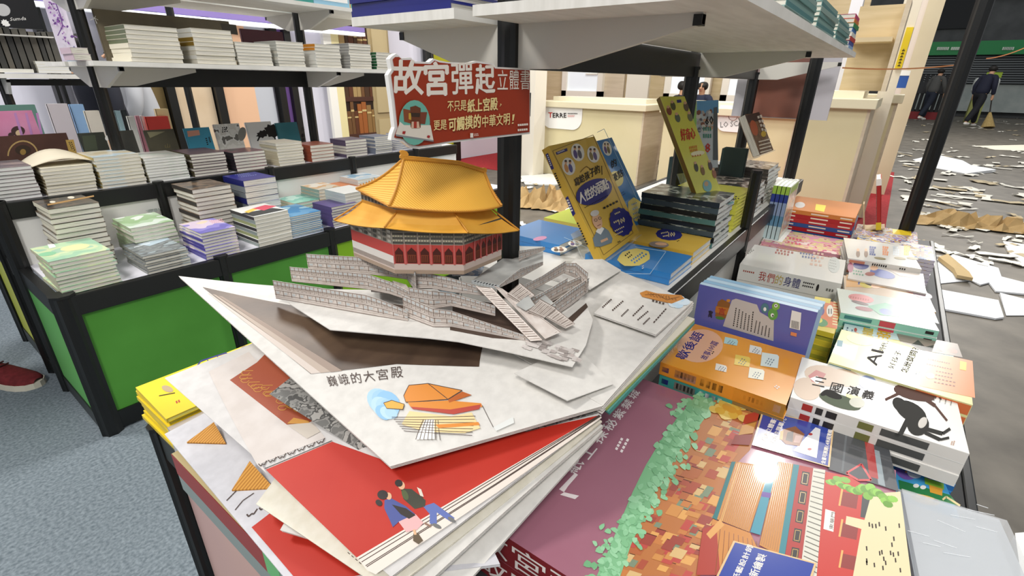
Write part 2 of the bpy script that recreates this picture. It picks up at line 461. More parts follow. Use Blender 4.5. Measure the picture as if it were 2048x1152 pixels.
def plate(par, X, px, row, wpx, h0, h1, lab_txt, col, small=None):
    """white rounded name plate hanging over the counter front"""
    ya, yb = AX(px, row, X).y, AX(px + wpx, row, X).y
    zt, zb2 = AX(px, h0, X).z, AX(px, h1, X).z
    loc = V(par.location); r = abs(ya - yb) * 0.22; pts = []
    pts += [(-0.012, ya - loc.y, zt), (-0.012, yb - loc.y, zt)]
    for k in range(7):
        t = R(90) * k / 6; pts.append((-0.012, yb - loc.y + r * (1 - math.cos(t)), zb2 + r * (1 - math.sin(t))))
    for k in range(7):
        t = R(90) * (1 - k / 6); pts.append((-0.012, ya - loc.y - r * (1 - math.cos(t)), zb2 + r * (1 - math.sin(t))))
    b = MB(); b.prism(pts, (0.011, 0, 0), M('f2f2ef', 0.4))
    inv = Matrix.Translation(-loc)
    pr = Print(b, on_plane((X - 0.012, 0, 0), (1, 0, 0), inv), lift=V((-1, 0, 0)), h0=0.002, step=0.001)
    return b, pr
b, pr = plate(c1, XC, 1086, 230, 79, 208, 255, 'TERRE', 0)
pr.text(M('c2352c', 0.5), 'T', (1097, 235), (1105, 235), (0, -10), 0.03)
pr.text(INK, 'ERRE', (1106, 235), (1133, 235), (0, -9), 0.03)
pr.rows(INK, (1136, 227), (1157, 227), (0, 1), 1, 2, 8); pr.rows(M('c2352c', 0.5), (1136, 231), (1155, 231), (0, 2), 2, 1, 8)
b.build('name_plate', c1)
c2 = counter(AX(1330, 230, XC).y, AX(1592, 230, XC).y, XC, HC, 0.62, 'cream reception counter with the white round edged plate behind the city guide')
b, pr = plate(c2, XC, 1437, 235, 78, 210, 262, '', 0)
pr.text(M('6b6b69', 0.5), 'LO SCAR', (1441, 255), (1492, 251), (0, -11))
pr.lines(M('9a7a70', 0.5), [(1466 + 9 * math.cos(t / 10 * 6.28), 233 + 8 * math.sin(t / 10 * 6.28)) for t in range(10)], 1.2, True)
b.build('name_plate', c2)
# nearer counter on the right
X3 = 4.6
a, c = AX(1594, 300, X3), AX(1737, 215, X3); h3 = AX(1660, 196, X3).z
c3 = counter(a.y, c.y, X3, h3, 0.75, 'cream reception counter in front of the beige shelf panel')
# partitions, columns
def upright(name, X, x0, x1, row, z0, z1, mt, lab, cat, th=0.08):
    a, c = AX(x0, row, X), AX(x1, row, X); b = MB()
    b.box(X, min(a.y, c.y), z0, X + th, max(a.y, c.y), z1, mt); return tag(b.build(name), lab, cat)
upright('partition_post', XC - 0.35, 1036, 1068, 250, 0, 3.2, PALE, 'white partition post left of the TERRE counter', 'post', 0.25)
upright('partition_post', XC - 0.1, 1688, 1712, 60, 0, 3.2, M('d9d9de', 0.5), 'lilac white partition post left of the beige shelf panel', 'post', 0.1)
XB = XC + 2.2
bw = MB()
ys0, ys1 = AX(1020, 160, XB).y, AX(1700, 160, XB).y
bw.box(XB, ys1, 0, XB + 0.08, ys0, 3.0, PLY); struct(bw.build('wall_back'))
for i, (x0, x1, nm) in enumerate(((1136, 1198, 'lit white display window behind the TERRE counter'), (1345, 1412, 'lit white display window behind the staff at the second counter'), (1462, 1492, 'narrow white display window right of the staff'))):
    t = empty('display_window', (XB - 0.1, 0, 0), nm, 'display window')
    a, c = AX(x0, 150, XB - 0.1), AX(x1, 150, XB - 0.1); b = MB()
    b.box(0, c.y, 1.0, 0.04, a.y, 1.95, M('e9f0f6', 0.5, emit=0.25)); b.build('back_panel', t)
    b = MB(); fw = 0.09
    b.box(-0.04, a.y, 0.9, 0.05, a.y + fw, 2.05, PALE); b.box(-0.04, c.y - fw, 0.9, 0.05, c.y, 2.05, PALE)
    b.box(-0.04, c.y - fw, 0.9, 0.05, a.y + fw, 1.0, PALE); b.build('frame', t)
    b = MB()
    for z in (1.25, 1.52): b.box(-0.03, c.y + 0.02, z, 0.0, c.y + abs(a.y - c.y) * 0.4, z + 0.02, PALE)
    b.build('shelf', t)
for i, (x0, x1) in enumerate(((1210, 1250), (1255, 1300), (1500, 1560))):
    a, c = AX(x0, 150, XB - 0.05), AX(x1, 150, XB - 0.05); b = MB(); b.box(XB - 0.06, c.y, 0, XB, a.y, 2.8, PALE if i == 1 else CREAMD)
    tag(b.build('partition_panel'), ['pale beige partition panel right of the lit window', 'cream partition panel beside the pale beige one', 'beige partition panel at the end of the back wall'][i], 'wall panel')
# beige shelf panel over the right counter
X4 = 5.0
t = empty('shelf_panel', (X4, 0, 0), 'tall beige plywood shelf panel with a cardboard coloured ledge over the right counter', 'shelf panel')
a, c = AX(1674, 195, X4), AX(1760, 195, X4); zt = AX(1770, 10, X4).z
b = MB(); b.box(0, c.y, h3 + .052, 0.05, a.y, zt, PLY); b.build('back_panel', t)
zl = AX(1720, 88, X4).z
b = MB(); b.box(-0.22, c.y + 0.02, zl, 0, a.y, zl + 0.03, M('c9b793', 0.6)); b.build('ledge', t)
b = MB(); b.box(-0.25, c.y - 0.03, h3 + .052, 0.05, c.y, zt, CREAMD); b.build('side_board', t)
X5 = 5.42
upright('sign_post', X5, 1780, 1815, 100, 0, 3.0, noisy('cream_post', 'd9d0bb', 'e0d8c6', 2, 0.5), 'cream post carrying the yellow vertical sign', 'post', 0.06)
a, c = AX(1800, 100, X5 - 0.03), AX(1814, 100, X5 - 0.03); zt, zb2 = AX(1822, 54, X5 - 0.03).z, AX(1796, 137, X5 - 0.03).z
t = empty('hanging_sign', (X5 - 0.018, c.y, zb2), 'narrow yellow vertical sign with dark letters on the cream post', 'sign')
b = MB(); b.box(0, 0, 0, 0.02, a.y - c.y, zt - zb2, M('d8bd1e', 0.5)); b.build('board', t)
b = MB(); hh = zt - zb2
for k in range(6):
    z = hh * (0.06 + 0.075 * k); w = a.y - c.y
    b.box(-0.003, w * 0.3, z, 0, w * 0.7, z + hh * 0.02, INK); b.box(-0.003, w * 0.46, z, 0, w * 0.54, z + hh * 0.05, INK)
b.build('lettering', t)
# wide cream column in front
X6 = A(1757, 389, 0).x
upright('cream_column', X6, 1827, 1860, 100, 0, 3.0, noisy('column_cream', 'cfc2a2', 'd8ccae', 2, 0.55), 'wide cream booth column standing on the red carpet', 'column', 0.08)
upright('cream_column', X6 + 0.1, 1813, 1828, 100, 0, 3.0, M('d9cfc6', 0.55), 'paler booth column behind the wide cream column', 'column', 0.08)
# counter things
q = AX(1752, 188, 5.65); q2 = AX(1776, 188, 5.65); sc_ = counter(AX(1738, 190, 5.55).y, AX(1795, 190, 5.55).y, 5.55, q.z, .4, 'white topped side counter carrying the tablet and the carton'); z0 = q.z + .052
tc = empty('tablet_stand', (5.75, q.y + .05, z0), 'black screened tablet on a stand on the right counter', 'tablet')
b = MB(); b.box(0, -0.06, 0.14, 0.02, 0.06, 0.34, M('15171b', 0.2)); b.build('screen', tc)
b = MB(); b.box(0, -0.05, 0, 0.08, 0.05, 0.02, WHITE); b.tube((0.02, 0, 0.02), (0.02, 0, 0.14), 0.012, WHITE); b.build('stand', tc)
bb = empty('carton', (5.75, q2.y, z0), 'small blue and white carton beside the tablet on the counter', 'carton')
b = MB(); b.box(0, -0.11, 0, 0.15, 0.11, 0.10, M('27509a', 0.4)); b.build('box', bb); b = MB(); b.box(-0.004, -0.11, 0.1, 0.15, 0.11, 0.14, WHITE); b.build('lid', bb)
# red carpets
RED = noisy('red_carpet', '8c1f25', 'a32a2f', 40, 0.9)
pts = [A(1690, 420, 0.004), A(1792, 421, 0.004), A(1780, 340, 0.004), A(1690, 300, 0.004)]
def slab(name, pts, th, mt, lab, cat, up=0):
    b = MB(); b.prism([V((p.x, p.y, up)) for p in pts], (0, 0, th), mt); return tag(b.build(name), lab, cat)
b = MB(); b.box(3.9, AX(1795, 400, 4.0).y - 0.02, -0.008, 9, AX(1330, 300, 4.0).y + 0.4, 0.004, RED)
tag(struct(b.build('floor_red_carpet')), 'red carpet under the cream booths', 'carpet')
b = MB(); b.box(XC - 0.25, yl - 0.0, -0.008, 9.5, yl + 1.6, 0.004, RED)
tag(struct(b.build('floor_red_carpet_strip')), 'red carpet left of the TERRE counter', 'carpet')
# barrier tape across the gangway
TAPE = M('d9905a', 0.5)
def tape(p, q, lab):
    b = MB(); a, c = p, q; n_ = 10
    for i in range(n_):
        t0, t1 = i / n_, (i + 1) / n_
        s0, s1 = -0.02 * 4 * t0 * (1 - t0), -0.02 * 4 * t1 * (1 - t1)
        u, w = a.lerp(c, t0) + V((0, 0, s0)), a.lerp(c, t1) + V((0, 0, s1))
        b.prism([u, w, w + V((0, 0, 0.009)), u + V((0, 0, 0.009))], (0.003, 0, 0), TAPE)
    return tag(b.build('barrier_tape'), lab, 'tape')
tape(AX(1684, 137, 4.25), AX(1930, 129, 5.2), 'thin orange barrier tape passing before the beige shelf panel and cream column')
tape(AX(1972, 118, 7.5), AX(2060, 92, 6.0), 'thin orange barrier tape at the far right edge')

# ------------------------------------------------------------------ rubbish on the floor
PAP = M('dedbd0', 0.7); rnd = random.Random(11)
def scrap(p, L, w, ang, mt, name='paper_scrap'):
    b = MB(); ca, sa = math.cos(ang), math.sin(ang); n_ = 4; vs = []
    for i in range(n_ + 1):
        for s_ in (-1, 1):
            x = (i / n_ - 0.5) * L; y = s_ * w / 2 * rnd.uniform(0.5, 1.2); z = 0.004 + abs(math.sin(i * 1.7 + L * 50)) * 0.016
            vs.append((x * ca - y * sa, x * sa + y * ca, z))
    fs = [(2 * i, 2 * i + 2, 2 * i + 3, 2 * i + 1) for i in range(n_)]
    b.mesh(vs, fs, mt); o = b.build(name, loc=(p.x, p.y, 0.0))
    so = o.modifiers.new('t', 'SOLIDIFY'); so.thickness = 0.003
    return o
spots = []
for k in range(185):
    x = rnd.uniform(1800, 2060) if k < 150 else rnd.uniform(1040, 1250); y = 235 + (rnd.random() ** 1.3) * 300
    if k >= 150: y = rnd.uniform(340, 470)
    p = A(x, y, 0)
    if p.y > 1.0 and p.x < 2.4: continue
    s_ = p.length / 4
    col = PAP if rnd.random() < 0.8 else M('b8a98a', 0.8)
    o = scrap(p, rnd.uniform(0.06, 0.26) * min(1.7, max(0.6, s_ * 0.75)), rnd.uniform(0.02, 0.09) * min(1.6, max(0.6, s_ * .8)), rnd.uniform(0, 3.1), col)
    if col is PAP: tag(o, 'torn white paper scrap among the litter on the dark concrete floor', 'paper scrap', 'white paper scraps on the floor')
    else: tag(o, 'torn brown paper strip among the litter on the dark concrete floor', 'paper scrap', 'brown paper strips on the floor')
def sheet(pix, mt, lab, name='paper_sheet', cat='paper sheet', th=0.004, bump=0.012, z=0):
    pts = [A(x, y, z) for x, y in pix]; c = sum(pts, V()) / len(pts); b = MB()
    top = [V((p.x, p.y, z + th + rnd.uniform(0, bump))) for p in pts]; bot = [V((p.x, p.y, z + 0.001)) for p in pts]; n_ = len(pts)
    b.mesh([p - V((c.x, c.y, 0)) for p in top + bot] + [(0, 0, z + th + bump)], [(i, (i + 1) % n_, 2 * n_) for i in range(n_)] + [((i + 1) % n_, i, n_ + i, n_ + (i + 1) % n_) for i in range(n_)] + [tuple(range(2 * n_ - 1, n_ - 1, -1))], mt)
    return tag(b.build(name, loc=(c.x, c.y, 0)), lab, cat)
WS = M('dfe2e6', 0.6)
sheet([(1858, 535), (1905, 512), (1995, 540), (2004, 560), (1960, 572), (1940, 562), (1862, 570)], WS, 'white paper sheet with a brown scrap on it, right of the figure covers')
sheet([(1862, 578), (1996, 602), (2006, 638), (1990, 640), (1868, 618)], WS, 'large white paper sheet nearest the right tier of books')
sheet([(1998, 590), (2052, 600), (2060, 632), (2012, 632)], WS, 'white sheet cut by the right edge of the frame')
sheet([(1960, 545), (2060, 572), (2060, 592), (1990, 585)], WS, 'white sheet lying over dark strips at the right')
sheet([(2004, 485), (2060, 492), (2060, 540), (2018, 510)], M('d5d5d2', 0.6), 'pale sheet at the right edge behind the brown paper')
sheet([(1950, 292), (2060, 290), (2060, 302), (1990, 300)], M('e2ddca', 0.6), 'long cream sheet on the floor behind the broom')
sheet([(1825, 320), (1870, 312), (1925, 322), (1950, 340), (1990, 345), (1930, 350), (1860, 335)], M('eef1f4', 0.5), 'shiny white plastic film heap on the far floor', 'plastic_film', 'plastic film', bump=0.05)
sheet([(1875, 520), (1893, 514), (1935, 552), (1944, 562), (1912, 556), (1905, 545)], M('b79f73', 0.8), 'small folded brown paper lying on the white sheet', 'brown_paper', 'wrapping paper', bump=0.03, z=0.018)
def crumple(cx, cy, L, w, h, lab, seed):
    r2 = random.Random(seed); p = A(cx, cy, 0); dirv = (A(cx + 60, cy + 6, 0) - p).normalized(); nv = V((-dirv.y, dirv.x, 0)); b = MB(); nu, nv_ = 16, 6
    H_ = [[r2.uniform(0.1, 1) for _ in range(nu + 1)] for _ in range(nv_ + 1)]
    def fn(u, v):
        i, j = round(u * nu), round(v * nv_); e = min(1, 4 * min(u, 1 - u) + 0.1) * min(1, 3 * min(v, 1 - v) + 0.1)
        q = dirv * ((u - 0.5) * L + r2.uniform(-.02, .02)) + nv * ((v - 0.5) * w + r2.uniform(-.02, .02)); q.z = 0.004 + h * H_[j][i] * e; return q
    b.grid(fn, nu, nv_, noisy('kraft_paper', 'a08457', 'b89b6c', 8, 0.8)); o = b.build('brown_paper', loc=(p.x, p.y, 0))
    return tag(o, lab, 'wrapping paper')
crumple(1955, 455, 0.95, 0.26, 0.14, 'long crumpled brown wrapping paper on the dark floor at the right', 5)
crumple(1080, 410, 0.6, 0.45, 0.2, 'crumpled brown packing paper on the floor right of the black post', 6)
sheet([(1110, 440), (1165, 425), (1190, 440), (1140, 470)], M('e6e8ea', 0.5), 'white paper heap behind the upright yellow book', bump=0.05)
sheet([(1040, 355), (1100, 350), (1150, 362), (1110, 372), (1050, 370)], M('d9dad4', 0.5), 'pale paper lying near the TERRE counter foot', bump=0.03)

# ------------------------------------------------------------------ people
SKIN = M('c99b7c', 0.6); HAIR = M('17130f', 0.6)
def skin(name, joints, bones, mt, parent, sub=2):
    bm = bmesh.new(); lay = bm.verts.layers.skin.verify(); vs = []
    for i, (p, r_) in enumerate(joints):
        v = bm.verts.new(p); v[lay].radius = (r_, r_) if not isinstance(r_, tuple) else r_; v[lay].use_root = (i == 0); vs.append(v)
    for a, b_ in bones: bm.edges.new((vs[a], vs[b_]))
    me = bpy.data.meshes.new(name); bm.to_mesh(me); bm.free(); me.materials.append(mt)
    o = bpy.data.objects.new(name, me); COL.objects.link(o); o.parent = parent
    sk = o.modifiers.new('skin', 'SKIN'); sk.use_smooth_shade = True
    ss = o.modifiers.new('sub', 'SUBSURF'); ss.levels = sub; ss.render_levels = sub
    return o
def person(loc, face, h, shirt, trousers, lab, legs=(0.18, -0.16), arms=(0.1, -0.2), bend=0.06, bulk=1.0, shoe='e6e3dc', hair=HAIR, cropped_hair=True):
    t = empty('person', loc, lab, 'person', rotz=face)
    k = h / 1.66
    P = lambda x, y, z: V((x * k, y * k, z * k))
    b0 = bend
    pel, ch, nk, hd = P(0, 0, 0.92), P(b0 * 0.8, 0, 1.22), P(b0 * 1.3, 0, 1.42), P(b0 * 1.6 + 0.01, 0, 1.53)
    J = [(pel, 0.095 * k * bulk), (P(b0 * .4, 0, 1.06), 0.095 * k * bulk), (ch, (0.12 * k * bulk, 0.095 * k * bulk)), (nk, 0.055 * k), (hd, (0.078 * k, 0.09 * k)), (hd + P(0, 0, 0.085), 0.06 * k)]
    B = [(0, 1), (1, 2), (2, 3), (3, 4), (4, 5)]; A_ = {}
    for s_, lg, ar in ((1, legs[0], arms[0]), (-1, legs[1], arms[1])):
        hip = P(0, 0.085 * s_, 0.86); kn = P(lg * 0.6 + 0.03, 0.09 * s_, 0.49); an = P(lg - (0.12 if lg < 0 else 0.02), 0.09 * s_, 0.09 + (0.06 if lg < 0 else 0)); toe = an + P(0.15, 0.01 * s_, -0.05)
        sh_ = P(b0 + 0.0, 0.17 * s_, 1.36); el = P(b0 + ar * 0.6 - .03, 0.23 * s_, 1.10); wr = P(b0 + ar + 0.06, 0.23 * s_, 0.87); hn = wr + P(0.025, 0, -0.08)
        n_ = len(J); J += [(hip, 0.06 * k * bulk), (kn, 0.043 * k), (an, 0.034 * k), (toe, 0.03 * k), (sh_, 0.045 * k), (el, 0.034 * k), (wr, 0.028 * k), (hn, 0.038 * k)]
        B += [(0, n_), (n_, n_ + 1), (n_ + 1, n_ + 2), (n_ + 2, n_ + 3), (2, n_ + 4), (n_ + 4, n_ + 5), (n_ + 5, n_ + 6), (n_ + 6, n_ + 7)]
        A_[s_] = (hip, kn, an, toe, sh_, el, wr, hn)
        for f in range(5):
            fb = hn + P(0.012 * (f - 2), 0, -0.01); m_ = len(J); J += [(fb + P(0.004 * (f - 2), 0, -0.05), 0.009 * k)]; B += [(n_ + 7, m_)]
    skin('body', J, B, SKIN, t, 1)
    skin('shirt', [(pel + P(0, 0, -0.09), 0.168 * k * bulk), (P(b0 * .4, 0, 1.06), 0.155 * k * bulk), (ch, 0.155 * k * bulk), (P(b0, 0, 1.335), 0.135 * k * bulk), (P(b0 * 1.15, 0, 1.43), 0.06 * k)], [(0, 1), (1, 2), (2, 3), (3, 4)], shirt, t)
    for s_ in (1, -1): skin('sleeve', [(P(b0 * .95, 0.06 * s_, 1.31), 0.115 * k), (A_[s_][4] + P(0, -0.01 * s_, -.01), 0.082 * k), (A_[s_][5], 0.064 * k), (A_[s_][6], 0.05 * k)], [(0, 1), (1, 2), (2, 3)], shirt, t)
    skin('trousers', [(P(b0 * .2, 0, 1.0), 0.13 * k * bulk), (pel, 0.14 * k * bulk)] + [(A_[s_][j], r_ * k) for s_ in (1, -1) for j, r_ in ((0, 0.115), (1, 0.082), (2, 0.064))], [(0, 1), (1, 2), (2, 3), (3, 4), (1, 5), (5, 6), (6, 7)], trousers, t)
    for s_ in (1, -1):
        an, toe = A_[s_][2], A_[s_][3]
        skin('shoe', [(an + P(-0.03, 0, -0.03), 0.05 * k), (an + P(0.06, 0, -0.045), 0.045 * k), (toe + P(0.02, 0, 0.0), 0.036 * k)], [(0, 1), (1, 2)], M(shoe, 0.6), t)
    skin('hair', [(hd + P(-0.005, 0, 0.095), 0.1 * k), (hd + P(-0.04, 0, 0.01), 0.11 * k), (hd + P(-0.05, 0, -0.06), 0.085 * k)], [(0, 1), (1, 2)], hair, t)
    f = MB(); e = hd + P(0.088, 0, 0.0)
    for s_ in (-1, 1): f.tube(e + P(-0.012, 0.03 * s_, 0.005), e + P(0.0, 0.03 * s_, 0.005), 0.009 * k, M('1b1512', 0.4))
    f.tube(e + P(-0.02, 0, 0.005), e + P(0.018, 0, -0.03), 0.008 * k, SKIN, r1=0.014 * k); f.tube(e + P(-0.01, -0.022, -0.058), e + P(-0.01, 0.022, -0.058), 0.006 * k, M('9c4f47', 0.5))
    f.build('face_features', t)
    return t, A_, k
p1 = A(1938, 254, 0); p2 = A(1846, 241, 0)
fa_ = math.atan2(-0.75, -0.2)
away = math.atan2(-0.55, 0.85)
t1, A1, k1 = person((p1.x, p1.y, 0), away, up_to(p1, 131) * 1.02, M('1a1d30', 0.8), M('14151c', 0.8), 'person in a navy shirt and dark trousers walking away with a straw broom', legs=(0.3, -0.3), arms=(-0.05, -0.05), bend=0.1, bulk=1.1)
t2, A2, k2 = person((p2.x, p2.y, 0), away, up_to(p2, 137) * 1.02, M('50504e', 0.8), M('1c2230', 0.8), 'person in a grey shirt and navy trousers walking away behind the slanted black post', legs=(0.1, -0.3), arms=(0.0, 0.1), bend=0.08, bulk=1.05)
# dark trolley and refuse cart before the shutters
XR = 25.0
tr = empty('trolley_row', (XR, AX(1860, 225, XR).y, 0), 'row of dark trolleys with a red base before the grey shutters', 'trolley')
ya_, yb_ = AX(1822, 200, XR).y - tr.location.y, AX(1900, 200, XR).y - tr.location.y
b = MB()
for i in range(9):
    y_ = ya_ + (yb_ - ya_) * i / 8; b.box(0, y_ - .05, .25, .3, y_ + .05, 1.55, M('1b1c1e', .6)); b.box(-.05, y_ - .12, .9, 0, y_ + .02, 1.3, M('26272a', .6))
b.build('rack', tr); b = MB(); b.box(-.1, yb_, 0, .5, ya_, .26, M('7d1f24', .6)); b.build('base', tr)
rc_ = empty('refuse_cart', (24.0, AX(1958, 225, 24.0).y, 0), 'lime and white refuse cart beside the walker in navy', 'cart')
b = MB(); b.box(0, -.05, 0, .5, .3, .95, M('8f9350', .6)); b.build('bin', rc_); b = MB(); b.box(-.05, -.25, .95, .5, .4, 1.45, M('d9dcd6', .6)); b.build('sack', rc_, bevel=.1); b = MB(); b.box(.2, -.25, 1.45, .25, .15, 1.62, M('8fa82f', .6)); b.build('panel', rc_)
# broom held by the walker
bw = A1[-1][7]; R1 = Matrix.Rotation(away, 4, 'Z'); hnd = V((p1.x, p1.y, 0)) + R1 @ bw
br = empty('broom', (hnd.x, hnd.y, 0), 'straw broom held in the right hand of the walker in navy', 'broom')
b = MB(); b.tube((0.12, 0.1, hnd.z + 0.45), (0, 0, hnd.z - 0.05), 0.014, M('8b7a55', 0.6)); b.tube((0, 0, hnd.z - 0.05), (-0.1, -0.06, 0.42), 0.016, M('2a2724', 0.6)); b.build('handle', br)
b = MB(); b.tube((-0.1, -0.06, 0.45), (-0.22, -0.12, 0.02), 0.03, noisy('straw', '9a8352', 'b39b66', 60, 0.9), 12, r1=0.17); b.build('bristles', br)
pg = A(1360, 250, 0)
# staff behind the counters
s1 = AX(1377, 200, XC + 0.95)
person((XC + 1.0, AX(1356, 200, XC + 1.0).y, 0), math.pi * 1.4, up_to(V((XC + 1.0, AX(1356, 200, XC + 1.0).y, 0)), 158), M('1d1c22', 0.8), M('202028', 0.8), 'black haired person seen from behind at the second counter', legs=(0.02, -0.02), arms=(0.2, 0.2))
person((XC + 1.8, AX(1404, 200, XC + 1.8).y, 0), math.pi, up_to(V((XC + 1.8, AX(1404, 200, XC + 1.8).y, 0)), 160), M('23283e', 0.8), M('202028', 0.8), 'person in a dark jacket facing the hall at the second counter', legs=(0.02, -0.02), arms=(0.2, 0.2))
# visitors in the aisle behind the left stand
q = AY(210, 200, 4.45); person((q.x, 4.45, 0), R(200), 1.42, M('171a26', 0.8), M('1a1b20', 0.8), 'person in a dark jacket behind the left stand, between two black posts', legs=(0.02, -0.02))
q = AY(286, 200, 4.85); person((q.x, 4.85, 0), R(170), 1.40, M('a9abb0', 0.8), M('33343a', 0.8), 'person in a light grey shirt behind the left stand', legs=(0.02, -0.02))
# visitor on the carpet, only a red shoe in view
q = A(20, 765, 0.0)
tp = empty('person', (q.x, q.y, 0), 'person at the left edge with only a dark red canvas shoe in view', 'person', rotz=R(-62))
SHOE = noisy('red_canvas', '5e1c1f', '722529', 60, 0.8)
def shoe_mesh(par, dx, dy):
    up = MB(); prof = [(-0.13, 0.034, 0.085), (-0.1, 0.038, 0.09), (-0.05, 0.038, 0.088), (0.0, 0.042, 0.078), (0.05, 0.047, 0.06), (0.09, 0.046, 0.05), (0.125, 0.036, 0.043), (0.145, 0.016, 0.036)]
    n_ = 10; vs = []
    for x, w, h_ in prof:
        for i in range(n_ + 1):
            t = math.pi * i / n_; vs.append((dx + x, dy - w * math.cos(t), 0.022 + (h_ - 0.022) * math.sin(t) ** 0.7))
    fs = [(i * (n_ + 1) + j, (i + 1) * (n_ + 1) + j, (i + 1) * (n_ + 1) + j + 1, i * (n_ + 1) + j + 1) for i in range(len(prof) - 1) for j in range(n_)]
    up.mesh(vs, fs, SHOE); up.mesh([vs[j] for j in range(n_ + 1)], [tuple(range(n_ + 1))], SHOE); s_ = up.build('shoe', par, True)
    so = MB(); ring = [(dx + x, dy - w - 0.004, 0) for x, w, _ in prof] + [(dx + 0.152, dy, 0)] + [(dx + x, dy + w + 0.004, 0) for x, w, _ in reversed(prof)]
    so.prism(ring, (0, 0, 0.024), M('d3cdbd', 0.6)); so.build('sole', s_)
    la = MB()
    for i in range(4): la.tube((dx + 0.0 - 0.022 * i, dy - 0.02, 0.081 + 0.005 * i), (dx + 0.005 - 0.022 * i, dy + 0.02, 0.081 + 0.005 * i), 0.003, M('3a1214', 0.7))
    la.build('laces', s_)
shoe_mesh(tp, 0.0, 0.0); shoe_mesh(tp, -0.1, -0.22)
JE = M('2b3242', 0.85)
skin('trousers', [(V((-0.12, -0.11, 0.92)), 0.13), (V((-0.1, -0.02, 0.86)), 0.095), (V((-0.085, -0.0, 0.5)), 0.075), (V((-0.09, -0.0, 0.1)), 0.058), (V((-0.2, -0.2, 0.86)), 0.095), (V((-0.18, -0.22, 0.5)), 0.075), (V((-0.19, -0.22, 0.1)), 0.058)], [(0, 1), (1, 2), (2, 3), (0, 4), (4, 5), (5, 6)], JE, tp)
skin('shirt', [(V((-0.12, -0.11, 0.9)), 0.14), (V((-0.12, -0.11, 1.2)), 0.15), (V((-0.12, -0.11, 1.42)), 0.07), (V((-0.1, 0.07, 1.36)), 0.07), (V((-0.12, 0.13, 1.1)), 0.055), (V((-0.08, 0.13, 0.9)), 0.045), (V((-0.14, -0.29, 1.36)), 0.07), (V((-0.14, -0.35, 1.1)), 0.055), (V((-0.1, -0.35, 0.9)), 0.045)], [(0, 1), (1, 2), (1, 3), (3, 4), (4, 5), (1, 6), (6, 7), (7, 8)], M('444a55', 0.85), tp)
skin('body', [(V((-0.12, -0.11, 1.38)), 0.055), (V((-0.12, -0.11, 1.55)), 0.085), (V((-0.12, -0.11, 1.63)), 0.07)], [(0, 1), (1, 2)], SKIN, tp)
# ------------------------------------------------------------------ left stand: stepped, double sided, green panels
Z1, Z2 = 0.515, 0.74
LX0, LX1, LY0, LY1, LSP, LB2, LB3 = 0.235, 2.5, 1.905, 2.36, 2.57, 2.78, 3.2
ls = empty('display_stand', (LX0, LY0, 0), 'stepped black framed display stand with green panels, loaded with white paperbacks', 'display stand')
LO = V((LX0, LY0, 0))
def lb(name, x0, y0, z0, x1, y1, z1, mt, bevel=0, par=None, O=None):
    O = O if O is not None else LO
    b = MB(); b.box(x0 - O.x, y0 - O.y, z0 - O.z, x1 - O.x, y1 - O.y, z1 - O.z, mt); return b.build(name, par or ls, bevel=bevel)
def fpost(name, x, y, z0, z1, w, par, O, mt=BLACK, cap=True):
    """fluted octagonal post"""
    b = MB(); n = 16; pts = []
    for i in range(n):
        r_ = w / 2 * (1.06 if i % 2 == 0 else 0.93); t = 2 * math.pi * (i + 0.5) / n
        pts.append((x - O.x + r_ * math.cos(t), y - O.y + r_ * math.sin(t), z0 - O.z))
    b.prism(pts, (0, 0, z1 - z0), mt)
    if cap:
        pts = [(x - O.x + w * 0.56 * math.cos(2 * math.pi * (i + .5) / 8), y - O.y + w * 0.56 * math.sin(2 * math.pi * (i + .5) / 8), z1 - O.z) for i in range(8)]
        b.prism(pts, (0, 0, 0.008), mt)
    return b.build(name, par)
mods = [LX0 + 0.01 + 0.47 * k for k in range(5)] + [LX1]
for i, (a, c) in enumerate(zip(mods, mods[1:])):
    lb('front_panel', a + 0.03, LY0 + 0.012, 0.075, c - 0.012, LY0 + 0.02, 0.448, GREEN if i < 2 else LIME)
    lb('front_rail', a + 0.02, LY0 + 0.002, 0.448, c, LY0 + 0.03, 0.515, BLACK, 0.003)
    lb('bottom_rail', a + 0.02, LY0 + 0.004, 0.012, c, LY0 + 0.028, 0.075, BLACK)
    fpost('post', a + 0.012, LY0 + 0.02, 0, 0.517, 0.062 if i == 0 else 0.044, ls, LO)
    lb('riser_panel', a + 0.02, LY1, Z1, c, LY1 + 0.01, 0.685, WHITE)
    lb('riser_rail', a + 0.02, LY1 - 0.012, 0.683, c, LY1 + 0.02, 0.742, BLACK, 0.003)
    fpost('post', a + 0.0 + (0.008 if i else 0.0), LY1 - 0.004, Z1, 0.742, 0.036, ls, LO)
lb('deck', LX0 + 0.03, LY0 + 0.03, 0.50, LX1, LY1, Z1, M('e6e5ee', 0.5))
lb('upper_deck', LX0 + 0.02, LY1 + 0.02, 0.725, LX1, LB2, Z2, M('e6e5ee', 0.5))
lb('deck', LX0 + 0.03, LB2, 0.50, LX1, LB3, Z1, M('e6e5ee', 0.5))
# end panels
for y0, y1, mt in ((LY0 + 0.03, LY1 - 0.02, M('5ba353', 0.5)), (LY1 + 0.03, LSP - 0.02, BLACK), (LSP + 0.02, LB3 - 0.22, M('b7bf3a', 0.5))):
    lb('end_panel', LX0, y0, 0.075, LX0 + 0.008, y1, 0.45, mt)
    lb('end_rail', LX0 - 0.004, y0, 0.45, LX0 + 0.022, y1, 0.515, BLACK); lb('end_rail', LX0 - 0.004, y0, 0.012, LX0 + 0.022, y1, 0.075, BLACK)
for y in (LY1, LSP, LB3 - 0.2): fpost('post', LX0 + 0.008, y, 0, 0.742 if y < 3 else 0.517, 0.05, ls, LO)
lb('end_panel', LX0 + 0.0, LY1 + 0.02, 0.52, LX0 + 0.008, LB2, 0.70, M('d8d4dc', 0.6))
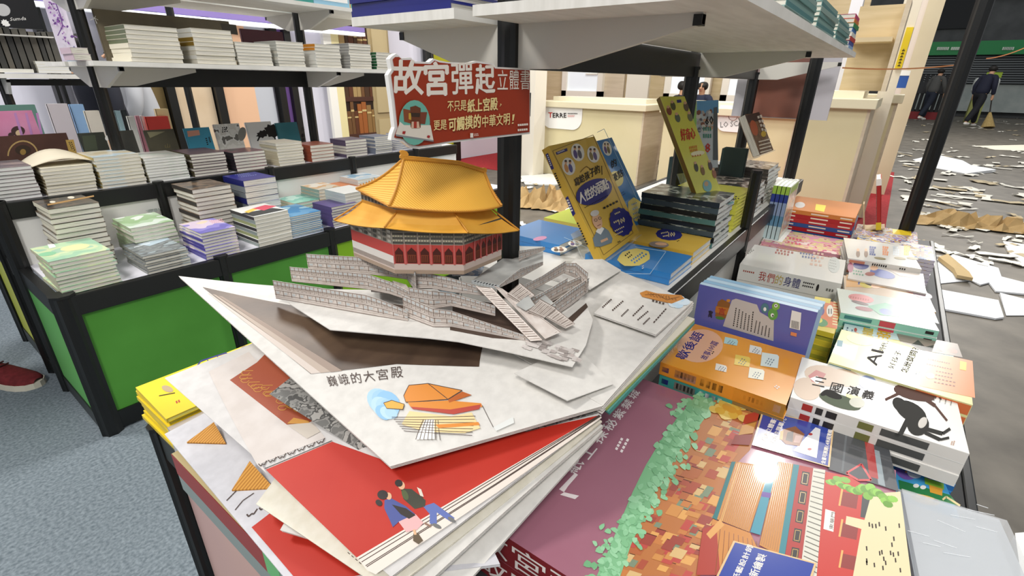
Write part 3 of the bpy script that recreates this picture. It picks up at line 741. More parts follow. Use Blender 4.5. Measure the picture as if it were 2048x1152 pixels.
# spine posts, beam, shelves
SX = [0.68, 1.585, 2.49]
for x in SX: fpost('post', x, LSP, Z2 - 0.24, 2.05, 0.044, ls, LO)
def gusset(par, O, x, ysp, sgn, zt, ln=0.30, h=0.075):
    b = MB(); pts = [(ysp + sgn * 0.02, zt), (ysp + sgn * ln, zt), (ysp + sgn * ln, zt - 0.014), (ysp + sgn * 0.1, zt - h), (ysp + sgn * 0.02, zt - h)]
    b.prism([(x - 0.006 - O.x, y - O.y, z - O.z) for y, z in pts], (0.012, 0, 0), M('cfccc4', 0.45, 0.5, name='bracket_steel'))
    b.prism([(x - 0.008 - O.x, ysp + sgn * (ln - 0.012) - O.y, zt - 0.016 - O.z), (x + 0.008 - O.x, ysp + sgn * (ln - 0.012) - O.y, zt - 0.016 - O.z), (x + 0.008 - O.x, ysp + sgn * ln - O.y, zt - 0.016 - O.z), (x - 0.008 - O.x, ysp + sgn * ln - O.y, zt - 0.016 - O.z)], (0, 0, 0.014), BLACK)
    b.build('shelf_bracket', par)
LS1, LS2 = 1.176, 1.445
for zt in (LS1, LS2):
    if zt == LS1: lb('shelf_beam', SX[0], LSP - 0.012, zt - 0.075, SX[2], LSP + 0.012, zt, BLACK)
    x0 = 0.60 if zt == LS1 else 0.62
    lb('shelf_board', x0, LSP - 0.31, zt, 2.52 if zt == LS1 else 1.98, LSP - 0.022, zt + 0.016, LAM)
    lb('shelf_board', x0, LSP + 0.022, zt, 2.52 if zt == LS1 else 1.98, LSP + 0.31, zt + 0.016, LAM)
    for x in SX if zt == LS1 else SX[:2]:
        for s_ in (-1, 1): gusset(ls, LO, x, LSP, s_, zt)
        b = MB(); b.prism([(x + .02 - LO.x, LSP - .018 - LO.y, zt - .001 - LO.z), (x + .36 - LO.x, LSP - .018 - LO.y, zt - .001 - LO.z), (x + .36 - LO.x, LSP - .018 - LO.y, zt - .014 - LO.z), (x + .12 - LO.x, LSP - .018 - LO.y, zt - .07 - LO.z), (x + .02 - LO.x, LSP - .018 - LO.y, zt - .07 - LO.z)], (0, -.004, 0), M('cfccc4', 0.45, 0.5, name='bracket_steel')); b.build('spandrel_plate', ls)

# ------------------------------------------------------------------ the white paperbacks, pile by pile
def pile(TL, TR, TB, Yf, n, cover, spinec, desc, where, zb=Z1 + 0.001, w=None, d=None, **kw):
    a = AY(*TL, Yf); r_ = AY(*TR, Yf); zt = a.z; bk_ = A(*TB, zt)
    w = w or max(0.1, r_.x - a.x); d = d or min(0.215, max(0.14, bk_.y - Yf))
    return stack(a.x, Yf, zb, w, d, n, (zt - zb) / n - 0.0002, 'L', cover, spinec, desc, where, **kw)
def flatprint(mt_bg, shapes):
    def f(pr):
        for s_ in shapes:
            getattr(pr, s_[0])(*s_[1:])
    return f
CR = M('e2dcc8', 0.5); WC = M('e4e4df', 0.45)
MINT = art('mint', ['9cc7a8', 'b7d6ae', 'cfdcb0', 'a5cbb0'], 9)
F1 = 'on the front step of the left stand'; F2 = 'at the back of the front step'; U_ = 'on the upper step of the left stand'
pile((98, 524), (220, 490), (48, 495), 1.93, 9, MINT, M('c8c3a8', 0.5), 'mint green covered', 'at the near left corner of the left stand', d=0.205, jit=0.004,
     printer=lambda pr: (pr.poly(WHITE, [(95, 489), (108, 488), (112, 494), (99, 497)]), pr.disc(M('d6d8a4', 0.4), (150, 495), 30, 6, -8), pr.disc(M('86bd95', 0.4), (95, 508), 18, 4, -8)))
pile((94, 419), (194, 397), (61, 403), 2.145, 13, art('darkbrown', ['3f3a34', '57493a', '2c2a28'], 16), CR, 'dark brown covered', 'behind the mint green pile', d=0.19, flip=(2, 5, 9), alt=None, jit=0.003,
     printer=lambda pr: (pr.disc(M('d8d2c0', 0.4), (105, 404), 6, 2), pr.disc(M('d8d2c0', 0.4), (142, 395), 7, 2.5), pr.line(M('a07a45', 0.4), (95, 410), (188, 392), 3)))
pile((262, 457), (344, 427), (217, 431), 2.10, 9, art('palegreen', ['dfe9de', 'b9d2b0', '9fbf8f', 'e6ece6'], 7), M('a9b79a', 0.5), 'white and pale green covered', 'second along the front step', w=0.14, d=0.2, flip=(1, 3), jit=0.004,
     printer=lambda pr: (pr.rows(M('7e8f88', 0.5), (292, 422), (316, 414), (8, 3), 4, 1.5)))
pile((285, 513), (372, 489), (245, 490), 1.93, 7, art('greywater', ['6f7478', '83888a', '5d6166', '9aa7ad'], 12, stretch=(1, 3, 1)), M('8f8f8b', 0.5), 'grey covered', 'in front of the pale green pile', d=0.2, jit=0.004, pages=PAGES,
     printer=lambda pr: (pr.poly(M('aebfca', 0.4), [(275, 489), (330, 474), (340, 478), (300, 492)]), pr.line(M('d6dde2', 0.4), (285, 487), (335, 475), 1.5), pr.line(M('d6dde2', 0.4), (268, 495), (300, 486), 1.2)))
pile((401, 467), (469, 447), (352, 450), 1.93, 9, art('violet', ['6f69ba', '8f86cf', 'd8c7da', 'e6d3b8'], 7), M('4f4a98', 0.45), 'violet and pink covered', 'right of the grey pile', d=0.195, flip=(0, 1, 3, 6),
     printer=lambda pr: (pr.rows(M('d89aa8', 0.5), (418, 442), (448, 438), (6, 4), 3, 1.4)))
pile((385, 380), (461, 360), (341, 365), 2.14, 13, art('umber', ['5c4a3c', '7a6552', '46403c'], 14), M('3c3835', 0.5), 'umber covered', 'behind the violet pile, against the riser', d=0.19, flip=(1, 2, 4, 5, 7, 8, 9, 11), jit=0.003)
pile((486, 362), (551, 349), (441, 353), 2.14, 9, M('232a86', 0.35), M('262c7d', 0.4), 'navy blue covered', 'right of the umber pile', d=0.18,
     printer=lambda pr: (pr.rows(M('8b93c9', 0.5), (470, 350), (505, 345), (12, 4), 3, 1.2)), alt=[(M('232a86', 0.35), M('262c7d', 0.4)), (WC, M('9aa2a8', 0.4)), (M('46474c', 0.4), M('8b9299', 0.4))])
pile((507, 434), (577, 420), (452, 425), 1.93, 8, art('sunset', ['9ec0d6', 'd8d7c0', 'dd7a66', 'cf4a63'], 8), M('3b3b3b', 0.4), 'blue to red sunset covered', 'in the middle of the front step', d=0.19,
     printer=lambda pr: (pr.poly(M('37393a', 0.4), [(483, 427), (545, 416), (572, 419), (506, 433)]), pr.poly(M('d54e63', 0.4), [(505, 417), (530, 410), (553, 412), (528, 421)]), pr.poly(M('e8c35e', 0.4), [(488, 424), (505, 417), (515, 419), (497, 426)])), alt=[(WC, M('3b3b3b', 0.4)), (WC, M('8f9a95', 0.4)), (WC, M('a2aa7a', 0.4))])
pile((577, 435), (645, 414), (558, 411), 1.94, 11, art('bluetop', ['6fa6cf', '4d8fc4', 'a8cfe0'], 7), M('5f6a66', 0.5), 'sky blue covered', 'left of the plum purple pile', w=0.15, d=0.2, flip=(1, 3, 5, 7))
pile((662, 415), (713, 404), (610, 408), 1.945, 8, M('62548a', 0.4), M('5b4d83', 0.4), 'plum purple covered', 'at the right of the front step', d=0.15)
pile((590, 407), (625, 402), (560, 395), 2.16, 6, art('aqua', ['9fdcc8', '7fcab8', 'c4ebdd'], 8), CR, 'aqua covered', 'behind the sky blue pile', w=0.13, d=0.165)
pile((637, 380), (681, 375), (598, 375), 2.16, 8, art('creamorange', ['e6dfcd', 'e2b98c', 'efe8da'], 8), M('9fb0aa', 0.5), 'cream covered', 'against the riser behind the plum purple pile', d=0.16)
pile((683, 377), (728, 370), (661, 368), 2.16, 8, M('d88a5c', 0.4), WC, 'orange covered', 'left of the yellow paper temple', d=0.16)
pile((716, 360), (765, 350), (690, 352), 2.16, 9, art('pale', ['cfe0ea', 'e8ecec', '9cc0d8'], 8), WC, 'pale blue covered', 'behind the paper temple roof', d=0.16)
pile((690, 388), (728, 380), (672, 380), 1.96, 9, WC, M('c9d4d2', 0.5), 'white covered', 'beside the orange pile', w=0.14, d=0.16)
for x_, n_, c_, nm in ((1.82, 8, WC, 'white glossy'), (2.0, 9, art('greyfilm', ['aab6b8', 'c9d1d0', 'e1e4e2'], 6), 'grey film wrapped'), (2.2, 7, art('tealbk', ['2f8f86', '63b5a9', 'dfe8e4'], 8), 'teal covered')):
    stack(x_, 2.1, Z1 + 0.001, 0.15, 0.2, n_, 0.0125, 'L', c_, WC, nm, 'on the front step right of the paper temple', pages=PAGESW)
stack(1.68, 1.95, Z1 + 0.001, 0.15, 0.14, 7, 0.012, 'L', art('teal2', ['2f8f86', '9fd0c8', 'dfe8e4'], 8), WC, 'teal and white covered', 'on the front step behind the temple eave', pages=PAGESW)
# upper step
Zu = Z2 + 0.001
pile((65, 338), (64, 338), (0, 325), 2.385, 9, art('dusk', ['7a7478', '96898c', 'b9a9a6'], 8), WC, 'dusky grey covered', 'at the left end of the upper step', zb=Zu, w=0.15, d=0.2) if False else stack(0.215, 2.385, Zu, 0.155, 0.2, 9, 0.0122, 'L', art('dusk', ['7a7478', '96898c', 'b9a9a6'], 8), WC, 'dusky grey covered', 'at the left end of the upper step', pages=PAGESW)
pile((79, 338), (180, 322), (55, 321), 2.39, 8, CR, M('8a7c5e', 0.5), 'cream covered', 'under the curled cream sheet', zb=Zu, d=0.2, flip=(0, 1), jit=0.004)
for (TL, TR, TB, n, cv, sp, nm, dd, fl) in (
    ((186, 315), (279, 309), (160, 300), 9, art('skyart', ['cfe2ea', 'e4dfcc', 'd9cba8'], 8), M('a9975f', 0.5), 'pale sky covered', .2, (1, 3)),
    ((286, 317), (368, 304), (270, 306), 9, art('whiteart', ['e6e6de', 'd3dcd0'], 9), M('8d876f', 0.5), 'off white covered', .2, (1, 4)),
    ((379, 309), (448, 300), (344, 298), 8, M('5a4550', 0.4), M('5c563a', 0.5), 'maroon grey covered', .2, (2, 5)),
    ((466, 306), (529, 297), (445, 301), 6, art('maroonart', ['5d3f4d', '7d3f55', '453a40'], 9), M('26262a', 0.4), 'black spined maroon', .15, ()),
    ((551, 287), (603, 280), (504, 283), 8, CR, M('cfc5a8', 0.5), 'plain cream', .16, (0, 2)),
    ((620, 291), (666, 285), (605, 284), 5, M('a4614c', 0.45), M('9a4b33', 0.45), 'brick red covered', .16, ()),
    ((690, 281), (733, 279), (648, 280), 6, M('77697f', 0.45), M('5d5069', 0.45), 'mauve covered', .14, (2, 3, 4)),
    ((749, 274), (783, 270), (705, 273), 9, M('9aa1b5', 0.45), M('7e8796', 0.45), 'grey blue covered', .14, (1, 3, 5))):
    pile(TL, TR, TB, 2.39, n, cv, sp, nm, U_, zb=Zu, d=dd, flip=fl, pages=PAGESW if 'white' in nm else PAGES)
for x_, n_, c_, nm in ((2.06, 7, M('2b3f8f', 0.4), 'royal blue covered'), (2.25, 6, WC, 'plain white covered')):
    stack(x_, 2.39, Zu, 0.15, 0.15, n_, 0.013, 'L', c_, WC, nm, 'at the right end of the upper step', pages=PAGESW)
# curled cream sheet lying on the second pile
a = AY(79, 338, 2.39); b = MB()
b.grid(lambda u, v: V((-0.02 + 0.20 * u, 0.02 + 0.16 * v, 0.002 + 0.042 * math.sin(math.pi * u) * (0.5 + 0.5 * v))), 14, 4, M('e6dcc4', 0.6))
o = b.build('paper_sheet', loc=(a.x, 2.40, a.z + 0.002), smooth=True); o.modifiers.new('t', 'SOLIDIFY').thickness = 0.002
tag(o, 'curled cream paper sheet lying on the cream pile of the upper step', 'paper sheet')

# picture books leaning on the spine of the left stand
def leanbook(name, TL, BR, Y, mt, lab, th=0.012, printer=None, cat='picture book', tilt=R(10), zb=None, pg=PAGESW):
    a, c = AY(*TL, Y), AY(*BR, Y); z0 = zb if zb is not None else min(a.z, c.z)
    w, h = abs(c.x - a.x), max(0.08, max(a.z, c.z) - z0)
    mw = Matrix.Translation((min(a.x, c.x), Y, z0 + .003)) @ Matrix.Rotation(-tilt, 4, 'X')
    b = MB(); b.box(0, 0, 0, w, 0.0015, h, mt); b.box(0, th - 0.0015, 0, w, th, h, mt); b.box(0, 0, 0, 0.0015, th, h, mt)
    if printer: printer(Print(b, on_plane(mw.translation, mw.to_3x3() @ V((0, 1, 0)), mw.inverted()), lift=V((0, -1, 0)), h0=0.0005, step=0.00004))
    o = b.build(name); o.matrix_world = mw
    p = MB(); p.box(0.0015, 0.0015, 0.002, w - 0.002, th - 0.0015, h - 0.002, pg); p.build('page_block', o)
    return tag(o, lab, cat)
PINK = noisy('pink_cover', 'd884ab', 'e29cc0', 6, 0.4)
leanbook('picture_book', (-40, 224), (104, 320), 2.68, PINK, 'pink picture book with a dark haired head, standing at the left end', zb=Zu, printer=lambda pr: (pr.disc(M('4a3230', .4), (36, 262), 14, 10), pr.disc(M('e6c9a0', .4), (38, 266), 7, 6), pr.disc(M('4a3230', .4), (22, 270), 6, 5), *[pr.line(M('c58fc8', .4), (30 + 22 * k, 226), (44 + 20 * k, 272), 5) for k in range(3)]))
leanbook('picture_book', (-30, 276), (158, 330), 2.625, noisy('brown_cover', '4a3129', '5a3c32', 7, 0.4), 'brown picture book with a gold arch emblem, before the pink one', zb=Zu, printer=lambda pr: (pr.lines(M('b89a62', .4), [(16 + 30 - 30 * math.cos(t / 12 * 3.14), 312 - 30 * math.sin(t / 12 * 3.14)) for t in range(13)], 3), pr.disc(M('3a2a1c', .4), (46, 300), 16, 10), pr.disc(M('9a7a3c', .4), (46, 304), 6, 6), pr.poly(M('b8974e', .4), [(131, 280), (147, 279), (154, 307), (139, 309)]), pr.rows(INK, (138, 284), (147, 305), (4, 0), 2, 2, 5)))
leanbook('picture_book', (160, 268), (232, 330), 2.64, M('3b3d36', .35), 'charcoal picture book with a small white figure', zb=Zu, printer=lambda pr: (pr.disc(WHITE, (214, 276), 4, 5), pr.poly(M('4a5140', .4), [(164, 272), (190, 270), (196, 300), (170, 302)])))
leanbook('picture_book', (240, 263), (290, 330), 2.64, M('55544c', .35), 'grey picture book left of the olive brown one', zb=Zu)
leanbook('picture_book', (292, 262), (370, 330), 2.635, noisy('olive_cover', '4c483a', '5f5a47', 8, .35), 'olive brown picture book with a pale corner', zb=Zu, printer=lambda pr: (pr.poly(M('8f8a6a', .4), [(294, 264), (330, 263), (300, 276)]), pr.text(M('8a7a4a', .4), '山', (330, 296), (340, 295), (0, -8))))
leanbook('picture_book', (372, 258), (440, 330), 2.64, M('3f97b3', .4), 'turquoise picture book with a peach patch and dark letters', zb=Zu, printer=lambda pr: (pr.poly(M('d79a80', .4), [(374, 262), (398, 260), (400, 270), (376, 274)]), pr.rows(INK, (412, 276), (416, 292), (6, -2), 2, 3, 4)))
leanbook('picture_book', (432, 250), (500, 330), 2.66, art('lineart', ['e5e2da', 'd9d6cc', 'e8e6df', '6a665e'], 22), 'white picture book with black line drawing, centre of the spine', zb=Zu, printer=lambda pr: (pr.rows(INK, (444, 256), (458, 254), (0, 8), 3, 2.4, 3), pr.disc(M('8a877f', .5), (484, 268), 8, 14, 10)))
leanbook('picture_book', (496, 246), (562, 330), 2.68, M('ecebe6', .4), 'white picture book with a black brush painted horse', zb=Zu, printer=lambda pr: (pr.disc(INK, (545, 262), 14, 11, 20, wob=.3), pr.disc(INK, (525, 268), 10, 6, -20, wob=.4), pr.line(INK, (520, 272), (515, 282), 3), pr.line(INK, (548, 270), (552, 284), 3)))
leanbook('picture_book', (556, 247), (612, 330), 2.67, M('3d7f8a', .4), 'teal picture book right of the brush painted horse', zb=Zu, printer=lambda pr: (pr.text(INK, '馬', (602, 262), (609, 261), (0, -7)), pr.disc(INK, (605, 271), 3, 4), pr.disc(INK, (606, 279), 3, 3)))
# far side step seen between the posts
def farbook(px0, px1, py0, mt, lab, Y=3.0, th=0.02, zb=Z1 + 0.001):
    a, c = AY(px0, py0, Y), AY(px1, py0, Y); w = abs(c.x - a.x); h = a.z - zb
    b = MB(); b.box(0, 0, 0, w, 0.002, h, mt); b.box(0, th - .002, 0, w, th, h, mt); b.box(0, 0, 0, .002, th, h, mt)
    o = b.build('standing_book', loc=(min(a.x, c.x), Y, zb)); p = MB(); p.box(.002, .002, .002, w - .002, th - .002, h - .003, PAGESW); p.build('page_block', o)
    return tag(o, lab, 'book')
for i, (x0, x1, y0, c_, nm) in enumerate(((-20, 70, 211, '6f9a8c', 'sage green'), (92, 134, 208, 'd9d3d6', 'white and pink'), (138, 166, 209, '8fb4dc', 'light blue'), (168, 198, 222, 'e6e0d0', 'cream'), (228, 240, 222, 'a9c9cf', 'pale aqua'), (241, 252, 220, '2b3336', 'black'), (254, 268, 233, 'dcdcd2', 'off white'), (271, 279, 232, 'c98f9a', 'rose'), (280, 288, 232, 'e4dede', 'pale rose'), (290, 336, 234, 'cf3f33', 'red'), (310, 336, 218, 'dcc793', 'buff yellow'))):
    farbook(x0, x1, y0, M(c_, .45), nm + ' book standing on the far side of the left stand', Y=2.99 + 0.028 * (i % 3))
o = stack(AY(306, 245, 2.93).x, 2.93, 0.72, 0.16, 0.05, 1, 0.05, 'F', M('2f8f63', .3), M('2f8f63', .3), 'green film wrapped', 'lying low on the far side of the left stand')[0] if False else None

# ------------------------------------------------------------------ piles on the shelf of the left stand
Zs = LS1 + 0.017
_stk = stack
def stack(*a, **k):
    k.setdefault('kind', 'hardback_novel'); return _stk(*a, **k)
def spile(TL, TR, n, cover, spinec, desc, alt=None, flip=(), d=0.19, Yf=LSP - 0.30):
    a, r_ = AY(*TL, Yf), AY(*TR, Yf)
    stack(a.x, Yf, Zs, r_.x - a.x, d, n, (a.z - Zs) / n - 0.0002, 'L', cover, spinec, desc, 'on the shelf of the left stand', alt=alt, flip=flip)
OL = M('69714f', .45)
spile((246, 48), (354, 59), 8, M('dcd6c4', .5), OL, 'olive spined', alt=[(CR, OL)] * 4 + [(CR, CR)] * 4, d=.2)
spile((380, 55), (462, 64), 8, CR, M('b7b3a2', .5), 'bare cream', alt=[(CR, WC), (CR, WC), (CR, M('8a6f2c', .4)), (CR, M('8a6f2c', .4)), (CR, WC)], flip=(5, 7))
spile((469, 83), (540, 88), 7, WC, M('aaa69a', .5), 'first white')
spile((550, 81), (606, 90), 8, WC, M('b9bab3', .5), 'second white', flip=(3, 5))
spile((628, 87), (679, 90), 7, WC, M('dcdad0', .5), 'amber spined', alt=[(WC, M('d38a2c', .4))] * 2 + [(WC, WC)] * 5)
spile((696, 86), (740, 86), 9, WC, M('9b9a98', .5), 'third white')
spile((751, 104), (787, 106), 6, WC, M('1f5a36', .5), 'green spined')
leanbook('album', (186, 18), (474, 120), LSP - 0.055, noisy('sepia_cover', '6a6150', '827863', 5, .5), 'large sepia album leaning behind the shelf piles', zb=Zs, th=0.014, cat='album', tilt=R(3), printer=lambda pr: (pr.text(WHITE, '大', (180, 40), (194, 48), (4, -12)), pr.poly(M('57524a', .5), [(440, 46), (472, 50), (476, 70), (446, 66)])))
leanbook('album', (482, 58), (575, 120), LSP - 0.055, M('5b3139', .45), 'dark maroon album leaning behind the white shelf piles', zb=Zs, th=0.014, cat='album', tilt=R(3))
b = MB()
stack(AY(196, 110, LSP - .3).x - 0.055, LSP - 0.24, Zs, 0.05, 0.12, 2, 0.02, 'L', M('d9c8d0', .4), M('c9b0bc', .4), 'small pink', 'at the left end of the shelf')
# boards on the upper shelf
for i, (x0, x1, c_, nm) in enumerate(((0.64, 0.95, 'e8e6ee', 'white and black'), (1.35, 1.5, '3f8f86', 'green'), (1.505, 1.7, '8fb9cf', 'pale blue'), (1.72, 1.84, '4aa394', 'sea green'), (1.85, 1.97, 'd9623f', 'orange'))):
    b = MB(); b.box(0, 0, 0, x1 - x0, 0.012, 0.3, M(c_, .35)); b.box(0.01, -0.001, 0.02, x1 - x0 - 0.01, 0.0, 0.06, M('f0f0ee', .4))
    tag(b.build('picture_board', loc=(x0, LSP - 0.29 + 0.004 * i, LS2 + 0.017)), nm + ' picture board standing on the top shelf of the left stand', 'picture board')

# ------------------------------------------------------------------ second stand further left
ns = empty('display_stand', (-0.4, 3.75, 0), 'grey shelved display stand with black books at the far upper left', 'display stand')
NO = V((-0.4, 3.75, 0)); YN = 3.75
def nrow(x0, x1, r0, r1, mt, name, y0, y1):
    a, c = AY(x0, r0, YN), AY(x1, r1, YN)
    return lb(name, a.x, YN + y0, c.z, c.x, YN + y1, a.z, mt, par=ns, O=NO)
nrow(-60, 190, 146, 158, LAM, 'shelf_board', 0, .3); nrow(-60, 108, 64, 76, LAM, 'shelf_board', 0, .3)
nrow(-60, 190, 158, 172, BLACK, 'shelf_beam', .14, .17)
ap = AY(14, 190, YN + .16)
fpost('post', ap.x, YN + .16, 0, 2.4, .044, ns, NO); fpost('post', ap.x + 0.905, YN + .16, 0, 2.4, .044, ns, NO)
gusset(ns, NO, ap.x, YN + .16, -1, AY(14, 158, YN).z, ln=.16)
zz = AY(50, 146, YN).z + 0.001; rnd = random.Random(5)
x = AY(-30, 120, YN).x; i = 0
while x < AY(118, 120, YN).x:
    w = rnd.uniform(.022, .034); h_ = rnd.uniform(.2, .225); mt = M(rnd.choice(('3f3f3d', '55534e', '2a2b2c', '625e56')), .5)
    b = MB(); b.box(0, 0, 0, w * .92, .0015, h_, mt); b.box(0, 0, 0, .0015, .15, h_, mt); b.box(w * .92 - .0015, 0, 0, w * .92, .15, h_, mt)
    o = b.build('standing_book', loc=(x, YN + .06, zz)); p = MB(); p.box(.0015, .0015, .002, w * .92 - .0015, .148, h_ - .003, PAGES); p.build('page_block', o)
    tag(o, 'dark spined book in the upright row on the upper left shelf', 'book', 'dark spined books on the upper left shelf'); x += w
for x0, x1, y0, nm, n_ in ((-40, 66, 139, 'pale grey', 3), (70, 135, 122, 'film wrapped cream', 4), (142, 182, 140, 'orange edged', 3)):
    a, c = AY(x0, y0, YN + .01), AY(x1, y0, YN + .01)
    stack(a.x, YN + .01, zz, c.x - a.x, .045, n_, max(.006, (a.z - zz) / n_ - .0002), 'F', CR, M('d9925a', .4) if 'orange' in nm else WC, nm, 'before the upright row, upper left')
a, c = AY(-40, 0, YN - .02), AY(86, 60, YN - .02)
t = empty('poster_board', (a.x, YN - .03, c.z), 'black poster board with a white oval and script at the upper left corner', 'poster')
b = MB(); b.box(0, 0, 0, c.x - a.x, .012, .5, M('17181a', .4)); b.build('board', t)
b = MB(); pr = Print(b, on_plane((0, YN - .03, 0), (0, 1, 0), Matrix.Translation(-V(t.location))), lift=V((0, -1, 0)), h0=.002, step=.001)
pr.disc(M('b9b9b9', .5), (5, 20), 16, 12, 20); pr.text(WHITE, '𝒮umdа' if False else 'Sumda', (20, 42), (52, 40), (0, -7)); pr.disc(WHITE, (10, 46), 7, 5, 30, wob=.4); pr.disc(WHITE, (14, 50), 6, 3); b.build('lettering', t)
YP = 3.35
a = AY(84, 0, YP); c = AY(166, 133, YP); a2 = AY(128, 130, YP)
t = empty('blossom_poster', (a2.x, YP, c.z), 'tall lilac poster with purple blossom branch beside the left stand post', 'poster')
b = MB(); b.box(0, 0, 0, c.x - a2.x, .01, .75, noisy('lilac_print', 'd6cbe0', 'e8e2ec', 6, .5)); b.build('board', t)
b = MB(); pr = Print(b, on_plane((0, YP, 0), (0, 1, 0), Matrix.Translation(-V(t.location))), lift=V((0, -1, 0)), h0=.002, step=.0006)
rnd = random.Random(9)
for i in range(46):
    k = rnd.random(); pr.disc(M(rnd.choice(('8d5aa8', 'a884c0', 'c39acb', '6d4a8c')), .5), (105 + 22 * k + rnd.gauss(0, 8), 5 + 75 * k + rnd.gauss(0, 6)), rnd.uniform(1.5, 4), rnd.uniform(1, 3), rnd.uniform(0, 90), 8)
pr.lines(M('6d4a8c', .5), [(106, 2), (116, 28), (122, 52), (112, 72)], 2.2)
pr.disc(M('a9c6de', .5), (143, 116), 15, 8, -8); pr.poly(M('4a5a8c', .5), [(141, 98), (144, 92), (148, 97), (150, 112), (143, 113)]); pr.rows(M('7a5a8c', .5), (94, 10), (100, 22), (6, 0), 2, 2.5, 4)
b.build('blossom_print', t)

stack = _stk
# ------------------------------------------------------------------ main stand: two steps, spine posts, white shelf above
MX0, MX1, MYA, MYB = 0.19, 2.78, -0.262, 1.0        # base footprint
TXA, TYA, TYB, TZ = 0.84, 0.30, 0.80, 0.735          # upper step
MSP = 0.575
ms = empty('display_stand', (MX0, 0.4, 0), 'black framed main stand carrying the pop up book, with a white shelf overhead', 'display stand')
MO = V((MX0, 0.4, 0))
def mb_(name, *a, **k): return lb(name, *a, par=ms, O=MO, **k)
mb_('deck', MX0 + .02, MYA + .012, .495, MX1, MYB - .02, Z1, M('3a3b3c', .6))
mb_('edge_rail', MX0 + .02, MYA, .45, MX1, MYA + .016, Z1 + .004, BLACK, bevel=.003)
mb_('edge_rail', MX0 + .02, MYB - .02, .45, MX1, MYB, Z1 + .002, BLACK, bevel=.003)
mb_('edge_rail', MX0, MYA, .455, MX0 + .02, MYB, Z1 + .002, M('2b2f2e', .5), bevel=.003)
PINKP = noisy('pink_panel', 'd8b3a6', 'cba9a6', 1.2, .5, contrast=(.3, .7))
mb_('end_panel', MX0 + .012, MYA + .02, .06, MX0 + .02, MYB - .03, .455, PINKP)
mb_('side_panel', MX0 + .02, MYA + .006, .06, MX1, MYA + .014, .45, WHITE)
mb_('side_panel', MX0 + .02, MYB - .014, .06, MX1, MYB - .006, .45, WHITE)
mb_('bottom_rail', MX0, MYA, .01, MX0 + .02, MYB, .06, BLACK)
for x, y, w in ((MX0 + .008, MYB - .005, .036), (MX0 + .008, MYA + .01, .036), (MX1 - .02, MYB - .01, .036)):
    fpost('post', x, y, 0, Z1 + .008, w, ms, MO)
# upper step
WP = M('e2dfd8', .5)
mb_('upper_deck', TXA, TYA, TZ - .018, MX1 - .1, TYB, TZ, M('dddbd6', .5))
mb_('riser_panel', TXA, TYA + .004, Z1, MX1 - .1, TYA + .012, TZ - .05, WP); mb_('riser_panel', TXA, TYB - .012, Z1, MX1 - .1, TYB - .004, TZ - .05, WP)
mb_('riser_panel', TXA, TYA + .01, Z1, TXA + .01, TYB - .01, TZ - .02, WP)
mb_('riser_rail', TXA, TYA - .014, TZ - .055, MX1 - .1, TYA + .006, TZ + .003, BLACK, bevel=.003)
mb_('riser_rail', TXA, TYB - .006, TZ - .055, MX1 - .1, TYB + .012, TZ + .003, BLACK, bevel=.003)
MPX = [.757, 1.745, 2.60]
for i, x in enumerate(MPX):
    fpost('post', x, MSP, TZ if i else Z1, 1.19 if i else 2.0, .046, ms, MO)
    if i:
        mb_('shelf_upright', x - .011, MSP - .011, 1.18, x + .011, MSP + .011, 1.6, BLACK)
fpost('post', 1.615, TYA - .003, Z1, TZ + .17, .03, ms, MO)
a = AY(1605, 240, .315); fpost('post', a.x, .315, Z1, 1.34, .044, ms, MO)
RPX, RPY = 2.5, -.138; fpost('post', RPX, RPY, Z1, 2.1, .05, ms, MO)
# shelf
MS = 1.238
mb_('shelf_beam', MPX[0], MSP - .012, MS - .07, MPX[2], MSP + .012, MS, BLACK)
mb_('shelf_board', .632, .172, MS, 2.2, MSP - .022, MS + .015, LAM); mb_('shelf_board', .64, MSP + .024, MS, 2.2, .86, MS + .015, LAM)
for x in MPX:
    gusset(ms, MO, x, MSP, -1, MS, ln=.33, h=.07); gusset(ms, MO, x, MSP, 1, MS, ln=.28, h=.07)
# sign board backs hanging at the far end
t = empty('notice_board', (2.56, 0, 1.0), 'back of a hanging grey board with a brown red middle, between two slanted posts', 'board')
a, c = AX(1461, 232, 2.62), AX(1653, 240, 2.62)
for nm, x0, x1, mt, dx in (('backing', 1461, 1653, M('b9b7bd', .5), .012), ('brown_sheet', 1500, 1612, noisy('brown_sheet', '8a5747', '74524a', 4, .5), 0)):
    a, c = AX(x0, 232, 2.68), AX(x1, 240, 2.68); b = MB(); b.box(2.68 - 2.56 + dx, c.y, a.z - 1.0, 2.69 - 2.56 + dx, a.y, .32, mt); b.build(nm, t)

# navy hardcovers on the left shelf board, picture books on the right one
NAVY = M('20256f', .3, coat=.3)
stack(.66, MSP + .05, MS + .016, .22, .26, 3, .012, 'L', NAVY, NAVY, 'navy blue hardcover', 'nearest on the left overhead shelf board', hard=True, kind='hardcover_book')
stack(.92, MSP + .05, MS + .016, .22, .26, 3, .012, 'L', NAVY, NAVY, 'navy hardcover', 'further along the left overhead shelf board', hard=True, kind='hardcover_book')
TEALS = [(M('5f8f8a', .35), M('7fa39b', .35)), (M('86a7a4', .35), M('4a7f80', .35)), (M('9fb4ad', .35), M('8fa9a0', .35)), (M('55857f', .35), M('6f9893', .35))]
for k in range(3):
    stack(.95 + .35 * k, .185, MS + .016, .3, .22, 7, .009, 'F', M('5f8f8a', .35), M('7fa39b', .35), 'teal and grey', ('at the near end of', 'in the middle of', 'toward the far end of')[k] + ' the right shelf board', alt=TEALS, kind='picture_book', cat='picture book')
RAIN = [(M(c_, .4), M(c_, .4)) for c_ in ('c62a6a', 'e07a2c', '2f8a4a', '2a6fb5', 'e9e6dc', 'c6352c', '3a4a9a', '8fb0d9')]
